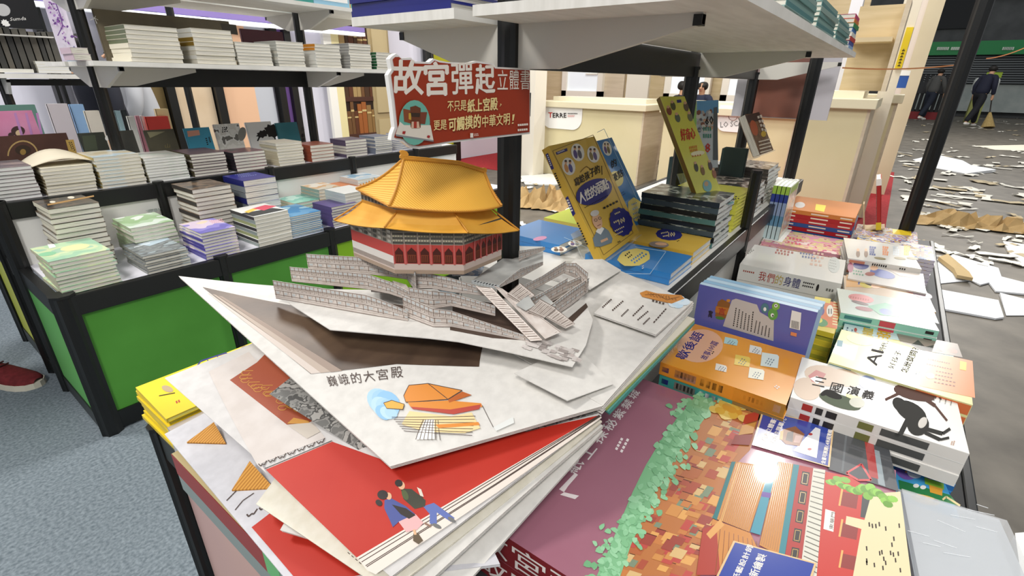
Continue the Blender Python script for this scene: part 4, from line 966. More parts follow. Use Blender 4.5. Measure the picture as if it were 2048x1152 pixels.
stack(1.98, .18, MS + .016, .16, .2, 8, .012, 'F', WC, WC, 'rainbow spined', 'at the far end of the right shelf board', alt=RAIN)

# ------------------------------------------------------------------ red sign on the first spine post
YS = MSP - .045
def onY(px): return AY(px[0], px[1], YS)
outl = [(776, 150), (783, 139), (779, 118), (784, 112), (792, 107), (803, 116), (822, 115), (828, 123), (858, 124), (866, 117), (878, 121), (895, 124), (935, 126), (952, 122), (968, 124), (987, 127), (992, 134), (1060, 137), (1060, 268), (905, 285), (858, 294), (838, 298), (822, 296), (805, 283), (782, 280), (784, 268), (789, 255), (783, 200)]
so = onY((1000, 200)); sg = empty('hanging_sign', (so.x, YS, so.z), 'die cut red sign with white Chinese lettering on the first black post', 'sign')
inv = Matrix.Translation(-V(sg.location))
b = MB(); b.prism([inv @ onY(p) + V((0, .007, 0)) for p in reversed(outl)], (0, -.007, 0), M('f0efec', .4)); b.build('backing_board', sg)
b = MB(); q = V((MPX[0], 0, so.z)); b.box(MPX[0] - so.x - .012, .007, -.03, MPX[0] - so.x + .012, MSP - .021 - YS, .01, BLACK); b.build('clip', sg)
b = MB(); pr = Print(b, on_plane((0, YS, 0), (0, 1, 0), inv), lift=V((0, -1, 0)), h0=.0012, step=.00006)
SR = M('9c3417', .45); SW = M('efe8dd', .45); SY = M('f0dc9a', .45); ST = M('6fb3a3', .45)
pr.poly(SR, [(781, 150), (788, 140), (784, 119), (789, 114), (797, 114), (804, 120), (822, 120), (828, 127), (860, 128), (868, 121), (878, 125), (895, 127), (936, 129), (952, 126), (968, 128), (984, 130), (989, 137), (1058, 141), (1058, 264), (905, 281), (858, 289), (836, 292), (822, 290), (808, 278), (787, 275), (789, 267), (794, 256), (788, 200)])
pr.text(SW, '故', (785, 188), (845, 189), (1, -68), .028); pr.text(SW, '宮', (849, 191), (896, 190), (-2, -66), .035)
pr.text(SW, '彈', (903, 189), (945, 187), (-2, -62), .016); pr.text(SW, '起', (950, 188), (988, 186), (-1, -58), .026)
for s_, x0, x1 in (('立', 993, 1014), ('體', 1017, 1036), ('書', 1039, 1058)): pr.text(SW, s_, (x0, 179), (x1, 179), (0, -39), .006)
pr.text(SY, '不只是', (893, 223), (931, 221), (0, -21), .01); pr.text(SY, '紙上宮殿', (933, 225), (993, 220), (0, -26), .025); pr.text(SY, '，', (997, 213), (1001, 213), (0, -6))
pr.text(SY, '更是', (865, 261), (891, 259), (0, -20), .01); pr.text(SY, '可觸摸的', (895, 263), (959, 255), (0, -27), .025); pr.text(SY, '中華文明', (962, 255), (1017, 249), (0, -24), .012); pr.text(SY, '！', (1020, 248), (1025, 247), (2, -19))
pr.poly(ST, [(826 + 31 * math.cos(t / 24 * 6.283), 245 + 45 * math.sin(t / 24 * 6.283)) for t in range(24)])
pr.poly(M('e6dfd2', .4), [(797, 243), (805, 250), (858, 250), (864, 280), (788, 268)]); pr.poly(M('8a8f92', .4), [(788, 268), (864, 280), (864, 283), (789, 272)])
for c_, q in (('8a4a2c', [(803, 217), (817, 220), (819, 247), (805, 243)]), ('7a3f2c', [(837, 224), (851, 224), (847, 248), (836, 247)]), ('6b3a22', [(817, 214), (828, 211), (838, 216), (838, 255), (818, 254)]), ('c9a13c', [(814, 226), (819, 226), (819, 240), (814, 238)]), ('3a2a20', [(818, 225), (837, 226), (836, 234), (819, 233)]), ('d9b9a0', [(820, 243), (834, 243), (836, 256), (819, 256)]), ('a93a2c', [(824, 243), (830, 243), (830, 256), (824, 256)]), ('a92c2c', [(802, 262), (808, 262), (806, 268), (801, 267)]), ('a92c2c', [(852, 270), (857, 271), (855, 276), (850, 274)])):
    pr.poly(M(c_, .5), q)
pr.poly(SW, [(937, 266), (943, 266), (943, 275), (937, 275)]); pr.rows(SW, (945, 271), (955, 270), (0, -3), 2, 1.6, 3)
pr.rows(SW, (1032, 250), (1056, 248), (0, 10), 2, 4, 5, .8)
b.build('printed_face', sg)

# ------------------------------------------------------------------ leaning / standing books on the upper step
def frame_stand(BL, zl, BR, zr, TL, h=None):
    """front cover plane: lower left and right corners on known heights, upper left corner found square to the lower edge"""
    bl, br = A(*BL, zl), A(*BR, zr); e1 = br - bl; w = e1.length; e1.normalize()
    d = ray(*TL); t = (bl - CAMP).dot(e1) / d.dot(e1); tl = CAMP + d * t; e2 = tl - bl
    H_ = e2.length; e2.normalize(); n = e1.cross(e2).normalized()
    if n.dot(CAMP - bl) < 0: n = -n
    m_ = Matrix.Identity(4)
    for i, ax in enumerate((e1, e2, n)):
        for k in range(3): m_[k][i] = ax[k]
    m_.translation = bl
    return m_, w, h or H_
def standbook(name, fr, th, cm, sm, lab, spine='L', printer=None, cat='book', pages=None, spinep=None, back=None):
    """local x along the lower edge, y up the cover, z out of the front cover; body behind (z<0)"""
    m_, w, h = fr; b = MB(); ct = .001
    b.box(0, 0, -ct, w, h, 0, cm); b.box(0, 0, -th, w, h, -th + ct, back or cm)
    e = {'L': (0, 0, ct, h), 'R': (w - ct, 0, w, h), 'F': (0, 0, w, ct), 'B': (0, h - ct, w, h)}[spine]
    b.box(e[0], e[1], -th + ct, e[2], e[3], -ct, sm); inv = m_.inverted()
    if printer: printer(Print(b, on_plane(m_.translation, m_.to_3x3() @ V((0, 0, 1)), inv), lift=V((0, 0, 1)), h0=.0004, step=.00003))
    if spinep: spinep(Print(b, on_plane(m_.translation, m_.to_3x3() @ V((1, 0, 0)), inv), lift=V((-1, 0, 0)), h0=.0004, step=.00015))
    o = b.build(name); o.matrix_world = m_
    p = MB(); q = .0012; x0, y0, x1, y1 = q, q, w - q, h - q
    p.box(x0, y0, -th + ct, x1, y1, -ct, pages or PAGES); p.build('page_block', o)
    return tag(o, lab, cat)
YEL = M('e0b94a', .28, coat=.35); YELS = M('d8b045', .3); BLU = M('2f7fc4', .28, coat=.35); NV = M('2a2a7a', .3); LY = M('ecd873', .35)
FLESH = M('d9ab86', .4)
def people_disc(pr, c, rx, ry, ang, cols):
    pr.disc(M('efece4', .35), c, rx, ry, ang)
    for dx, c_ in zip((-.35, .3), cols):
        pr.disc(M(c_, .4), (c[0] + dx * rx, c[1] + ry * .2), rx * .3, ry * .5, ang); pr.disc(FLESH, (c[0] + dx * rx - 1, c[1] - ry * .45), rx * .2, ry * .2)
        pr.disc(M('4a3226', .4), (c[0] + dx * rx - 1.4, c[1] - ry * .6), rx * .2, ry * .13)
def yellow_cover(pr):
    pr.lines(M('8a6a2c', .4), [(1105, 302), (1186, 270), (1266, 466), (1207, 510)], 1.2, True)
    pr.poly(NV, [(1111, 305), (1134, 296), (1135, 302), (1113, 310)]); pr.rows(WHITE, (1115, 306), (1132, 299), (0, 0), 1, 2, 5)
    people_disc(pr, (1137, 333), 13, 18, -15, ('d99a5a', '5a5a9a')); people_disc(pr, (1155, 305), 13, 18, -15, ('5a4a8a', '5f5f6a')); people_disc(pr, (1186, 309), 12, 17, -15, ('8a7a4a', '6a5a8a'))
    pr.lines(M('8a6a2c', .4), [(1160, 345), (1166, 338), (1172, 333), (1177, 336), (1183, 340)], 1.5)
    for i, s_ in enumerate('寫給孩子的'): pr.text(INK, s_, (1150 + 10.2 * i, 374 - 6.0 * i), (1159.5 + 10.2 * i, 369 - 6.0 * i), (-3, -16), .02)
    pr.text(INK, '/', (1203, 350), (1206, 348), (-3, -16), .02)
    pr.disc(NV, (1187, 384), 38, 24, -24, 28)
    for i, s_ in enumerate('人性的弱點'): pr.text(SW, s_, (1160 + 11.6 * i, 409 - 6.5 * i), (1171 + 11.6 * i, 403 - 6.5 * i), (-5, -21), .03)
    pr.rows(INK, (1168, 416), (1224, 386), (0, 0), 1, 1.6, 16); pr.rows(INK, (1206, 417), (1238, 401), (0, 0), 1, 4, 5)
    pr.poly(M('6f7f8a', .4), [(1184, 478), (1192, 463), (1206, 455), (1216, 462), (1224, 478), (1222, 486), (1200, 494), (1188, 494)])
    pr.poly(WHITE, [(1190, 464), (1200, 470), (1207, 458), (1198, 452)])
    pr.disc(FLESH, (1193, 443), 9.5, 16, -18); pr.disc(M('d8d3cc', .4), (1188, 427), 9, 6, -18); pr.disc(M('3a332e', .4), (1190, 441), 3.4, 3, 0); pr.disc(M('3a332e', .4), (1198, 437), 3.4, 3, 0)
    pr.disc(FLESH, (1190, 441), 2.2, 2, 0); pr.disc(FLESH, (1198, 437), 2.2, 2, 0); pr.line(M('8a4a3a', .4), (1193, 453), (1200, 449), 1.5)
    pr.line(FLESH, (1200, 484), (1214, 478), 5)
    pr.disc(NV, (1241, 444), 23, 30, -20, 28, wob=-.07)
    pr.rows(SY, (1228, 429), (1243, 422), (0, 0), 1, 3, 4); pr.rows(SY, (1226, 446), (1238, 440), (0, 0), 1, 3.5, 3); pr.text(SY, '100', (1237, 450), (1249, 444), (-2, -10), .03); pr.rows(SY, (1228, 463), (1250, 452), (0, 8), 2, 2.5, 6)
    pr.rows(INK, (1234, 485), (1241, 482), (0, 0), 1, 2.5, 2)
f1 = frame_stand((1206, 522), .765, (1279, 467), .765, (1097, 292))
print('Y1', f1[1:], f1[0].translation[:])
f1[0].translation = f1[0].translation
def yspine(pr):
    pr.poly(NV, [(1091, 309), (1096, 306), (1108, 337), (1103, 340)]); pr.rows(WHITE, (1095, 310), (1104, 336), (0, 0), 1, 2, 6)
    pr.rows(INK, (1110, 346), (1126, 388), (0, 0), 1, 4, 7); pr.poly(NV, [(1131, 396), (1136, 392), (1151, 427), (1146, 433)]); pr.rows(SW, (1135, 399), (1146, 426), (0, 0), 1, 4, 5)
    pr.rows(INK, (1155, 445), (1180, 500), (0, 0), 1, 3, 9)
standbook('paperback', f1, .02, YEL, YELS, 'upright yellow paperback with a navy oval and a man in glasses', printer=yellow_cover, spinep=yspine)
f2m = f1[0].copy(); n2 = f1[0].to_3x3() @ V((0, 0, 1)); d2 = ray(1304, 449)
p2b = CAMP + d2 * ((f1[0].translation - n2 * .024 - CAMP).dot(n2) / d2.dot(n2))
f2m.translation = p2b - f1[0].to_3x3() @ V((f1[1], .0, 0))
def blue_cover(pr):
    pr.lines(M('a9c9e6', .4), [(1194, 265), (1208, 258), (1292, 437), (1280, 462)], 1)
    people_disc(pr, (1214, 297), 9, 15, -15, ('6a4a8a', '7a6a3a'))
    pr.text(INK, '的', (1224, 337), (1234, 331), (-3, -15), .03); pr.disc(LY, (1232, 358), 14, 16, -25, 20); pr.text(INK, '優點', (1226, 366), (1247, 352), (-4, -15), .03)
    pr.rows(M('1d4f86', .4), (1240, 388), (1252, 380), (0, 6), 2, 2, 4)
    pr.disc(LY, (1272, 420), 15, 24, -20, 14, wob=.08); pr.rows(BLU, (1263, 410), (1278, 403), (4, 28), 4, 3, 4)
standbook('paperback', (f2m, f1[1], f1[2]), .02, BLU, BLU, 'upright blue paperback peeking out behind the yellow one', printer=blue_cover)
# clear stand under them
def easel(fr, lab, back=.09):
    m_, w, h = fr; t = bpy.data.objects.new('book_easel', None); COL.objects.link(t); t.matrix_world = m_; tag(t, lab, 'easel')
    AC = noisy('clear_acrylic', 'cfd8da', 'e2e8ea', 3, .08) if False else M('d5dde0', .05, .6, alpha=.28)
    b = MB(); b.box(.02, -.006, -.03, w - .02, -.002, .012, AC); b.build('ledge', t)
    b = MB(); b.box(.02, -.006, -.058, w - .02, h * .3, -.055, AC); b.build('rest', t); return t
e1_ = easel(f1, 'clear acrylic easel under the upright yellow and blue paperbacks')
# flat copies
F_B = lambda pr, x=0, y=0: None
def flat_blue(pr):
    pr.lines(M('a9c9e6', .4), [(1242, 547), (1300, 548), (1332, 503), (1270, 494)], 1.2); pr.disc(LY, (1268, 515), 32, 17, -8, 14, wob=.06)
    pr.rows(INK, (1250, 512), (1262, 502), (6, 4), 2, 3, 3); pr.rows(BLU, (1268, 526), (1296, 506), (-6, -4), 2, 3.5, 6); pr.rows(WHITE, (1284, 533), (1289, 531), (0, 4), 2, 2, 2)
UP = ''
c0 = A(1300, 555, TZ + .03)
stack(1.005, .315, TZ + .001, .15, .212, 2, .014, 'L', BLU, BLU, 'blue', 'lying before the upright yellow book', top='blue paperback with a yellow badge', printer=flat_blue, pages=PAGESW)
def flat_yel(pr):
    pr.disc(NV, (1338, 469), 27, 12, 4, 24, wob=-.05); pr.rows(SY, (1322, 467), (1340, 463), (4, 6), 2, 2.5, 5); pr.text(SY, '100', (1337, 474), (1350, 473), (0, -9), .03)
    pr.disc(M('8b7f7a', .4), (1318, 489), 20, 6, 4); pr.disc(FLESH, (1322, 488), 12, 3, 4); pr.rows(INK, (1354, 483), (1360, 480), (0, 0), 1, 2, 2)
stack(1.17, .318, TZ + .001, .15, .212, 2, .016, 'L', YEL, YELS, 'yellow', 'right of the blue one with the yellow badge', top='yellow paperback with a navy seal', printer=flat_yel, pages=PAGESW)
DK = art('darkphoto', ['23282a', '3f4a45', '6f7a70', 'c9cfc4', '2f3a3c'], 16, .25)
stack(1.33, .318, TZ + .001, .16, .215, 8, .0155, 'L', DK, M('1f2a36', .35), 'dark photo covered', 'behind the yellow seal book', pages=PAGESW, jit=.003, alt=[(DK, M('1f2a36', .35)), (DK, M('43525c', .35)), (DK, M('15191c', .35)), (DK, M('4f7a78', .35))])
LG = M('d9d655', .3, coat=.3)
def lemon(pr):
    pr.disc(M('7fb0b0', .4), (1452, 404), 16, 5, 4); pr.disc(M('c9a27a', .4), (1449, 403), 6, 2.5); pr.rows(INK, (1452, 395), (1478, 393), (6, 4), 2, 2, 4)
def lemonspine(c, w, d, t, k):
    c.box(-.0004, .03, t * .3, .0002, .06, t * .75, INK); c.box(-.0004, .09, t * .3, .0002, .12, t * .75, M('3f7a78', .4))
stack(1.53, .318, TZ + .001, .17, .2, 10, .0105, 'L', LG, LG, 'lemon yellow', 'behind the dark photo books', pages=PAGESY, printer=lemon, spineprint=lemonspine)
# tall lemon book leaning in its easel
f3 = frame_stand((1395, 392), .855, (1443, 385), .855, (1320, 193)); print('Y3', f3[1:], f3[0].translation[:])
def lemon_cover(pr):
    pr.poly(NV, [(1353, 200), (1362, 199), (1363, 205), (1354, 206)])
    for x, y, c_ in ((1346, 212, '5a5a3a'), (1338, 222, '8a4a3a'), (1355, 236, '5f6a5a'), (1372, 214, '6a5a4a'), (1380, 234, '7a7a5a')): pr.disc(M(c_, .4), (x, y), 5, 9, -15); pr.disc(FLESH, (x - 2, y - 8), 3, 3)
    pr.text(M('c23a22', .4), '好', (1363, 282), (1372, 281), (-3, -24), .03); pr.text(M('c23a22', .4), '奇心', (1373, 281), (1391, 277), (-3, -23), .03); pr.rows(M('d9822c', .4), (1378, 296), (1400, 292), (2, 6), 2, 5, 5)
    pr.disc(M('f0e9c0', .4), (1395, 307), 14, 5, -8); pr.rows(M('c2702c', .4), (1384, 313), (1408, 309), (0, 0), 1, 3, 4)
    for x, y, c_ in ((1392, 335, '4a4a3a'), (1405, 342, '8a6a3a'), (1420, 332, '5a4a4a'), (1428, 348, 'a06a4a')): pr.disc(M(c_, .4), (x, y), 4, 9, -12); pr.disc(FLESH, (x - 2, y - 9), 2.6, 2.6)
    pr.disc(M('7fb0b0', .4), (1414, 372), 9, 12, -12); pr.disc(M('c9a27a', .4), (1412, 368), 4, 5)
standbook('paperback', f3, .016, LG, M('8a6a2c', .4), 'tall lemon yellow paperback leaning upright with red lettering', printer=lemon_cover)
easel(f3, 'clear acrylic easel behind the tall lemon yellow paperback')
# city guide
f4 = frame_stand((1394, 335), .87, (1436, 335), .87, (1393, 201)); print('Y4', f4[1:], f4[0].translation[:])
def city(pr):
    pr.poly(M('6aa6d6', .4), [(1394, 202), (1437, 200), (1437, 226), (1394, 228)])
    r2 = random.Random(4)
    for i in range(40): pr.disc(M(r2.choice(('b9b3ae', '8a5a4a', 'd9d3cc', '6a6a72', 'a0a6b0', 'c9a28a')), .4), (r2.uniform(1396, 1424), r2.uniform(222, 262)), r2.uniform(2, 5), r2.uniform(2, 6), r2.uniform(0, 90), 6)
    pr.poly(M('5d6468', .4), [(1427, 216), (1434, 214), (1436, 320), (1426, 320)]); pr.text(INK, '60', (1410, 250), (1426, 248), (0, -16), .03); pr.text(M('3f7a5a', .4), '倫敦', (1404, 270), (1424, 268), (0, -12), .03) if False else pr.rows(M('3f8a7a', .4), (1406, 258), (1424, 258), (0, 14), 2, 8, 4)
    pr.text(M('c2352c', .4), '8', (1410, 306), (1420, 304), (0, -18), .03)
CITY = M('c5cdd3', .35)
standbook('paperback', f4, .025, CITY, M('6fa03a', .4), 'city guide with a blue sky cover standing behind the tall lemon book', printer=city)
# dark upright books beyond
for i, (x, y, h_, c_, nm) in enumerate(((1.93, .40, .2, '3a4a48', 'dark teal'), (1.955, .41, .195, '4a5f5c', 'grey teal'), (1.98, .42, .19, '2f3f40', 'near black teal'), (2.05, .64, .13, '26383a', 'black green'))):
    b = MB(); b.box(0, 0, 0, .0015, .08, h_, M(c_, .4)); b.box(.0165, 0, 0, .018, .08, h_, M(c_, .4)); b.box(0, 0, 0, .018, .0015, h_, M(c_, .4))
    o = b.build('standing_book', loc=(x, y, TZ + .001)); p = MB(); p.box(.0015, .0015, .002, .0165, .078, h_ - .002, PAGES); p.build('page_block', o)
    tag(o, nm + ' hardcover standing upright ' + ('behind the upright lemon book' if i == 3 else 'right of the city guide'), 'book')
MAG = art('magazine', ['3a3432', '8a8078', 'c9c0b4', '5a4a40', '2a2a2c'], 14, .25)
stack(1.74, .318, TZ + .001, .2, .2, 7, .014, 'L', MAG, M('2a2827', .4), 'dark magazine', 'between the lemon books and the far end', pages=PAGESW, jit=.004, alt=[(MAG, M('2a2827', .4)), (MAG, M('b9b2aa', .4)), (MAG, M('7a6f66', .4))])
stack(2.0, .33, TZ + .001, .21, .2, 9, .014, 'L', art('mag2', ['7a6f66', 'a89a8c', '4a423c', 'd0c8bc'], 12, .25), M('4a443f', .4), 'brown grey magazine', 'under the leaning brown book', pages=PAGESW, jit=.004)
f5 = frame_stand((1520, 309), .872, (1547, 300), .872, (1490, 229)); print('Y5', f5[1:], f5[0].translation[:])
def browncov(pr):
    pr.poly(M('2f2a22', .4), [(1490, 231), (1518, 224), (1524, 240), (1497, 246)]); pr.disc(M('b0562c', .4), (1508, 256), 7, 16, -15); pr.rows(M('e6dcc8', .4), (1516, 232), (1529, 272), (5, -2), 2, 4, 4); pr.disc(M('d9b53a', .4), (1527, 268), 5, 6); [pr.line(M('e0d2b8', .4), (1517 + k, 284 + 7 * k), (1540 + k, 278 + 7 * k), 2.4) for k in range(4)]
standbook('paperback', f5, .03, noisy('brown_print', '5a3f2a', '8a6a48', 30, .35), M('a9a090', .4), 'brown patterned book leaning upright near the far end', printer=browncov, spine='R')
easel(f5, 'clear acrylic easel behind the leaning brown book')
# lower left side of the main stand
stack(1.36, .83, Z1 + .001, .15, .14, 7, .0135, 'L', art('cream3', ['e2d2a8', 'd9c08a', 'efe6d0'], 9), M('4a4a48', .4), 'cream and dark spined', 'on the far left step')
stack(1.02, .61, TZ + .001, .17, .18, 2, .014, 'L', BLU, BLU, 'blue', 'lying left of the upright yellow book', top='blue paperback with two white portrait ovals', pages=PAGESW, printer=lambda pr: [people_disc(pr, (1150, 487), 14, 6, 0, ('6a5a8a', '4a4a4a')), people_disc(pr, (1118, 499), 16, 6, 0, ('6a5a4a', '8a6a5a')), pr.line(M('a9c9e6', .4), (1128, 475), (1190, 503), 1.2)])
stack(1.22, .61, TZ + .001, .16, .18, 2, .014, 'L', M('cfd94a', .35), LY, 'lime and pink', 'behind the blue portrait book', top='lime green paperback with a pink figure', printer=lambda pr: pr.disc(M('d99ac0', .4), (1080, 477), 14, 4, -10))
# ------------------------------------------------------------------ lower right step: piles of children's books
ZR = Z1 + .001
def qstack(NL, FL, FR, zt, n, spine, cover, spinec, desc, where, zb=ZR, t=None, **kw):
    """pile from the near left, far left, far right corners of its top cover"""
    nl, fl, fr = A(*NL, zt), A(*FL, zt), A(*FR, zt)
    # local x along +X (NL->FL), local y along -(FL->FR) => origin at the right far side
    e = (fl - nl); w = e.length; f = (fr - fl); d = f.length
    ang = (math.atan2(e.y, e.x) + math.atan2(f.y, f.x) + R(90)) / 2
    org = nl + V((f.x, f.y, 0)).normalized() * d        # near right corner
    org = nl + V((math.sin(ang), -math.cos(ang), 0)) * d
    return stack(org.x, org.y, zb, w, d, n, (zt - zb) / n - .0002, spine, cover, spinec, desc, where, rot=ang, **kw)
LO_ = 'on the lower right step'
_stack0 = stack
def stack(*a, **k):
    k.setdefault('kind', 'childrens_book'); return _stack0(*a, **k)
# --- orange idiom book (spine faces the viewer, -x side)
ORG = M('e0962c', .25, coat=.4)
def orange(pr):
    pr.disc(M('e3b18f', .3), (1400, 692), 46, 33, -6, 28)
    for i, s_ in enumerate('歇後語'): pr.text(NV, s_, (1370 + 13.5 * i, 721 - 18 * i), (1382 + 13.5 * i, 705 - 18 * i), (-21, -7), .02)
    pr.text(NV, '故事100篇', (1413, 721), (1438, 686), (-14, -5), .01); pr.rows(INK, (1424, 708), (1430, 700), (4, 2), 1, 2.4, 2)
    for c_, x, y, w, h_ in (('a9cdd0', 1463, 683, 26, 18), ('dcdcd8', 1512, 700, 24, 20), ('dfc25a', 1486, 722, 30, 25), ('d5e0dc', 1541, 721, 34, 32), ('e2ddd4', 1443, 736, 22, 18), ('e2e0cf', 1514, 748, 30, 26)):
        pr.poly(M(c_, .3), [(x - w / 2, y - h_ / 2), (x + w * .4, y - h_ / 2 + 5), (x + w / 2, y - h_ / 2 + 9), (x + w * .42, y + h_ / 2), (x - w * .6, y + h_ / 2 - 5)])
        pr.rows(M('5a6a7a', .3), (x - w * .3, y + h_ * .2), (x + 1, y - h_ * .3), (9, 4), 3, 1.8, 3)
    pr.poly(M('d97a3a', .3), [(1362, 665), (1590, 722), (1587, 732), (1450, 696)]) if False else None
    pr.rows(WHITE, (1549, 775), (1556, 770), (4, 3), 2, 3, 2)
def orspine(c, w, d, t, k):
    # spine plane x = 0, runs along y (from viewer's left = +y to right = 0)
    def bar(y0, y1, z0, z1, mt): c.box(-.0005, d - y1, t * z0, .0002, d - y0, t * z1, mt)
    base = [M('d8892c', .3), M('3f8f86', .3)][k % 2]
    bar(.0, d, .04, .96, base); bar(d * .62, d, .04, .96, [M('c9c56a', .3), M('e0962c', .3)][k % 2]); bar(.03, .07, .2, .8, M('d9a79a', .3)); bar(.005, .018, .3, .7, NV)
    for j in range(5): bar(.034 + .007 * j, .038 + .007 * j, .3, .75, INK)
    for j in range(4): bar(.078 + .011 * j, .085 + .011 * j, .25, .8, [INK, WHITE][k % 2])
    for j in range(5): bar(d * .7 + .007 * j, d * .7 + .004 + .007 * j, .35, .7, INK)
    bar(d * .92, d * .97, .25, .8, M('e8d5d0', .3))
qstack((1323, 724), (1385, 646), (1603, 712), .652, 5, 'L', ORG, ORG, 'orange and teal spined', 'between pop up book and galloping horses', top='orange paperback with pale speech bubbles', printer=orange, spineprint=orspine, pages=PAGESW)
# --- purple books standing, back cover to the viewer
PUR = M('5f62a8', .3, coat=.3)
fp = frame_stand((1386, 640), .655, (1612, 704), .655, (1410, 566)); print('purple', fp[1:], fp[0].translation[:])
bl_, br_ = A(1386, 640, .655), A(1612, 704, .655); e1 = (br_ - bl_).normalized(); tl_ = R(-3); bk_ = V((-e1.y, e1.x, 0)); bk_ = bk_ if bk_.x > 0 else -bk_
e2 = V((0, 0, 1)) * math.cos(tl_) + bk_ * math.sin(tl_); n_ = e1.cross(e2); n_ = n_ if n_.x < 0 else -n_
lo_, hi_ = .03, .3
for _ in range(30):
    mid = (lo_ + hi_) / 2
    if prj(bl_ + e2 * mid)[1] > 570: lo_ = mid
    else: hi_ = mid
m_ = Matrix.Identity(4)
for i, ax in enumerate((e1, e2, n_)):
    for k in range(3): m_[k][i] = ax[k]
m_.translation = bl_ - e2 * .134 + V((.006, 0, 0)); fp = (m_, (br_ - bl_).length, lo_ + .134)
def purp(pr):
    pr.poly(M('8a5a2c', .4), [(1436, 603), (1444, 598), (1460, 606), (1462, 640), (1430, 632)]); pr.poly(M('b5702c', .4), [(1432, 612), (1458, 616), (1456, 630), (1430, 624)]); pr.disc(M('4a7a3a', .4), (1440, 636), 9, 3, 10); pr.disc(M('c98a3a', .4), (1457, 601), 4, 3)
    pr.text(INK, '寓', (1416, 634), (1424, 636), (2, -14), .02); pr.text(M('9a2c2c', .4), '言', (1436, 628), (1450, 631), (2, -14), .02)
    pr.poly(M('bfb9b4', .4), [(1464, 600), (1472, 597), (1514, 609), (1520, 624), (1548, 640), (1547, 682), (1446, 652), (1448, 646)])
    for i in range(11): pr.rows(INK, (1467 + 7.0 * i, 652 + 2.2 * i), (1474 + 6.6 * i, (606 if i < 6 else 624) + 2.6 * i), (0, 0), 1, 2.2, 9, .7)
    pr.disc(M('4f7a86', .4), (1530, 616), 8, 10, 0); pr.disc(M('5f9a4a', .4), (1546, 628), 10, 12, 0); pr.disc(M('7fb04a', .4), (1552, 612), 8, 8, 0); pr.disc(WHITE, (1552, 611), 3.4, 3.4); pr.disc(INK, (1552, 611), 1.5, 1.5); pr.disc(WHITE, (1545, 630), 3.4, 4); pr.disc(INK, (1546, 631), 1.6, 2); pr.disc(WHITE, (1530, 618), 3, 4)
    pr.poly(M('e8e5e0', .4), [(1584, 620), (1603, 625), (1600, 660), (1579, 655)])
    for i in range(9): pr.line(INK, (1584 + 1.7 * i, 640 + .4 * i), (1583 + 1.7 * i, 655 + .4 * i), .9)
    pr.poly(M('e08a5a', .4), [(1582, 663), (1594, 666), (1593, 673), (1581, 670)])
for k in range(4):
    m_ = fp[0].copy(); m_.translation = fp[0].translation + fp[0].to_3x3() @ V((.002 * k, 0, -.0155 * k))
    standbook('picture_book', (m_, fp[1], fp[2]), .015, PUR if k == 0 else M('9fb6d0', .35), M(('bcd6e6', '8fb9d6')[k % 2], .35), ['front purple picture book of the four standing on edge, back cover showing', 'second of the four purple picture books standing on edge', 'third of the four purple picture books standing on edge', 'rearmost of the four purple picture books standing on edge'][k], spine='B', printer=purp if k == 0 else None, cat='picture book', pages=PAGESW)
# the pile they stand on
# --- yellow striped pile right of them
YO = M('d9c23a', .35)
def ystripe(pr):
    pr.poly(M('d9702c', .3), [(1620, 648), (1630, 598), (1678, 606), (1674, 658)]); pr.poly(M('e0cb45', .3), [(1630, 593), (1662, 598), (1660, 607), (1628, 602)]); pr.disc(M('efe9dc', .3), (1660, 622), 7, 12); pr.disc(M('4a3a8a', .3), (1640, 622), 9, 10); pr.disc(M('3f8a4a', .3), (1642, 645), 14, 8, 15); pr.disc(M('d9d04a', .3), (1636, 640), 9, 6, 15); pr.text(INK, '11', (1657, 628), (1663, 628), (0, -10), .03)
    for i in range(9): pr.line(M('ece0a8', .3), (1667 - i * .3, 604 + 5.5 * i), (1677 - i * .3, 606 + 5.5 * i), 2.2)
stack(1.20, -.005, ZR, .14, .085, 10, .0122, 'L', YO, YO, 'yellow striped', 'right of the standing purple picture books', top='orange and yellow activity book', printer=ystripe, pages=PAGESY, alt=[(YO, M('cdb833', .35)), (YO, M('a8a02f', .35))])
# --- white boxed anatomy set
WB = M('d9d7d0', .3, coat=.35)
def anat(pr):
    pr.rows(M('a04a3a', .4), (1550, 505), (1590, 512), (6, -10), 3, 4, 5); pr.rows(M('4a5a8a', .4), (1600, 506), (1640, 512), (4, 7), 2, 4, 5); pr.rows(M('6a6a62', .4), (1490, 505), (1505, 495), (6, 3), 3, 2, 4)
    pr.rows(M('c9a08a', .4), (1620, 528), (1650, 532), (6, -22), 4, 4, 3); pr.disc(M('b9bdb6', .4), (1668, 530), 12, 16); pr.rows(M('7a7a72', .4), (1660, 520), (1676, 524), (-2, 16), 4, 1.5, 4)
def anatspine(c, w, d, t, k):
    if k: return
    pr = Print(c, lambda p: V((0, d * (1 - p[0]), t * p[1])), lift=V((-1, 0, 0)), h0=.0008)
    for i, (s_, c_) in enumerate(zip('我們的身體', ('a23a2f', 'b04a35', 'b9a04a', '2f2f6a', '2f2f6a'))): pr.text(M(c_, .4), s_, (.22 + .085 * i, .2), (.295 + .085 * i, .2), (0, .6))
    pr.rows(M('a04a3a', .4), (.05, .62), (.18, .62), (0, 0), 1, .1, 6); pr.rows(INK, (.66, .45), (.78, .45), (0, .2), 2, .1, 6); pr.disc(INK, (.8, .5), .012, .22); pr.rows(M('6a6a62', .4), (.88, .5), (.96, .5), (0, 0), 1, .15, 3)
qstack((1480, 527), (1514, 489), (1697, 520), .66, 3, 'L', WB, WB, 'white boxed', 'behind the standing purple picture books', top='white boxed anatomy set with coloured title', printer=anat, spineprint=anatspine, hard=True, kind='hardcover_book', pages=PAGESW)
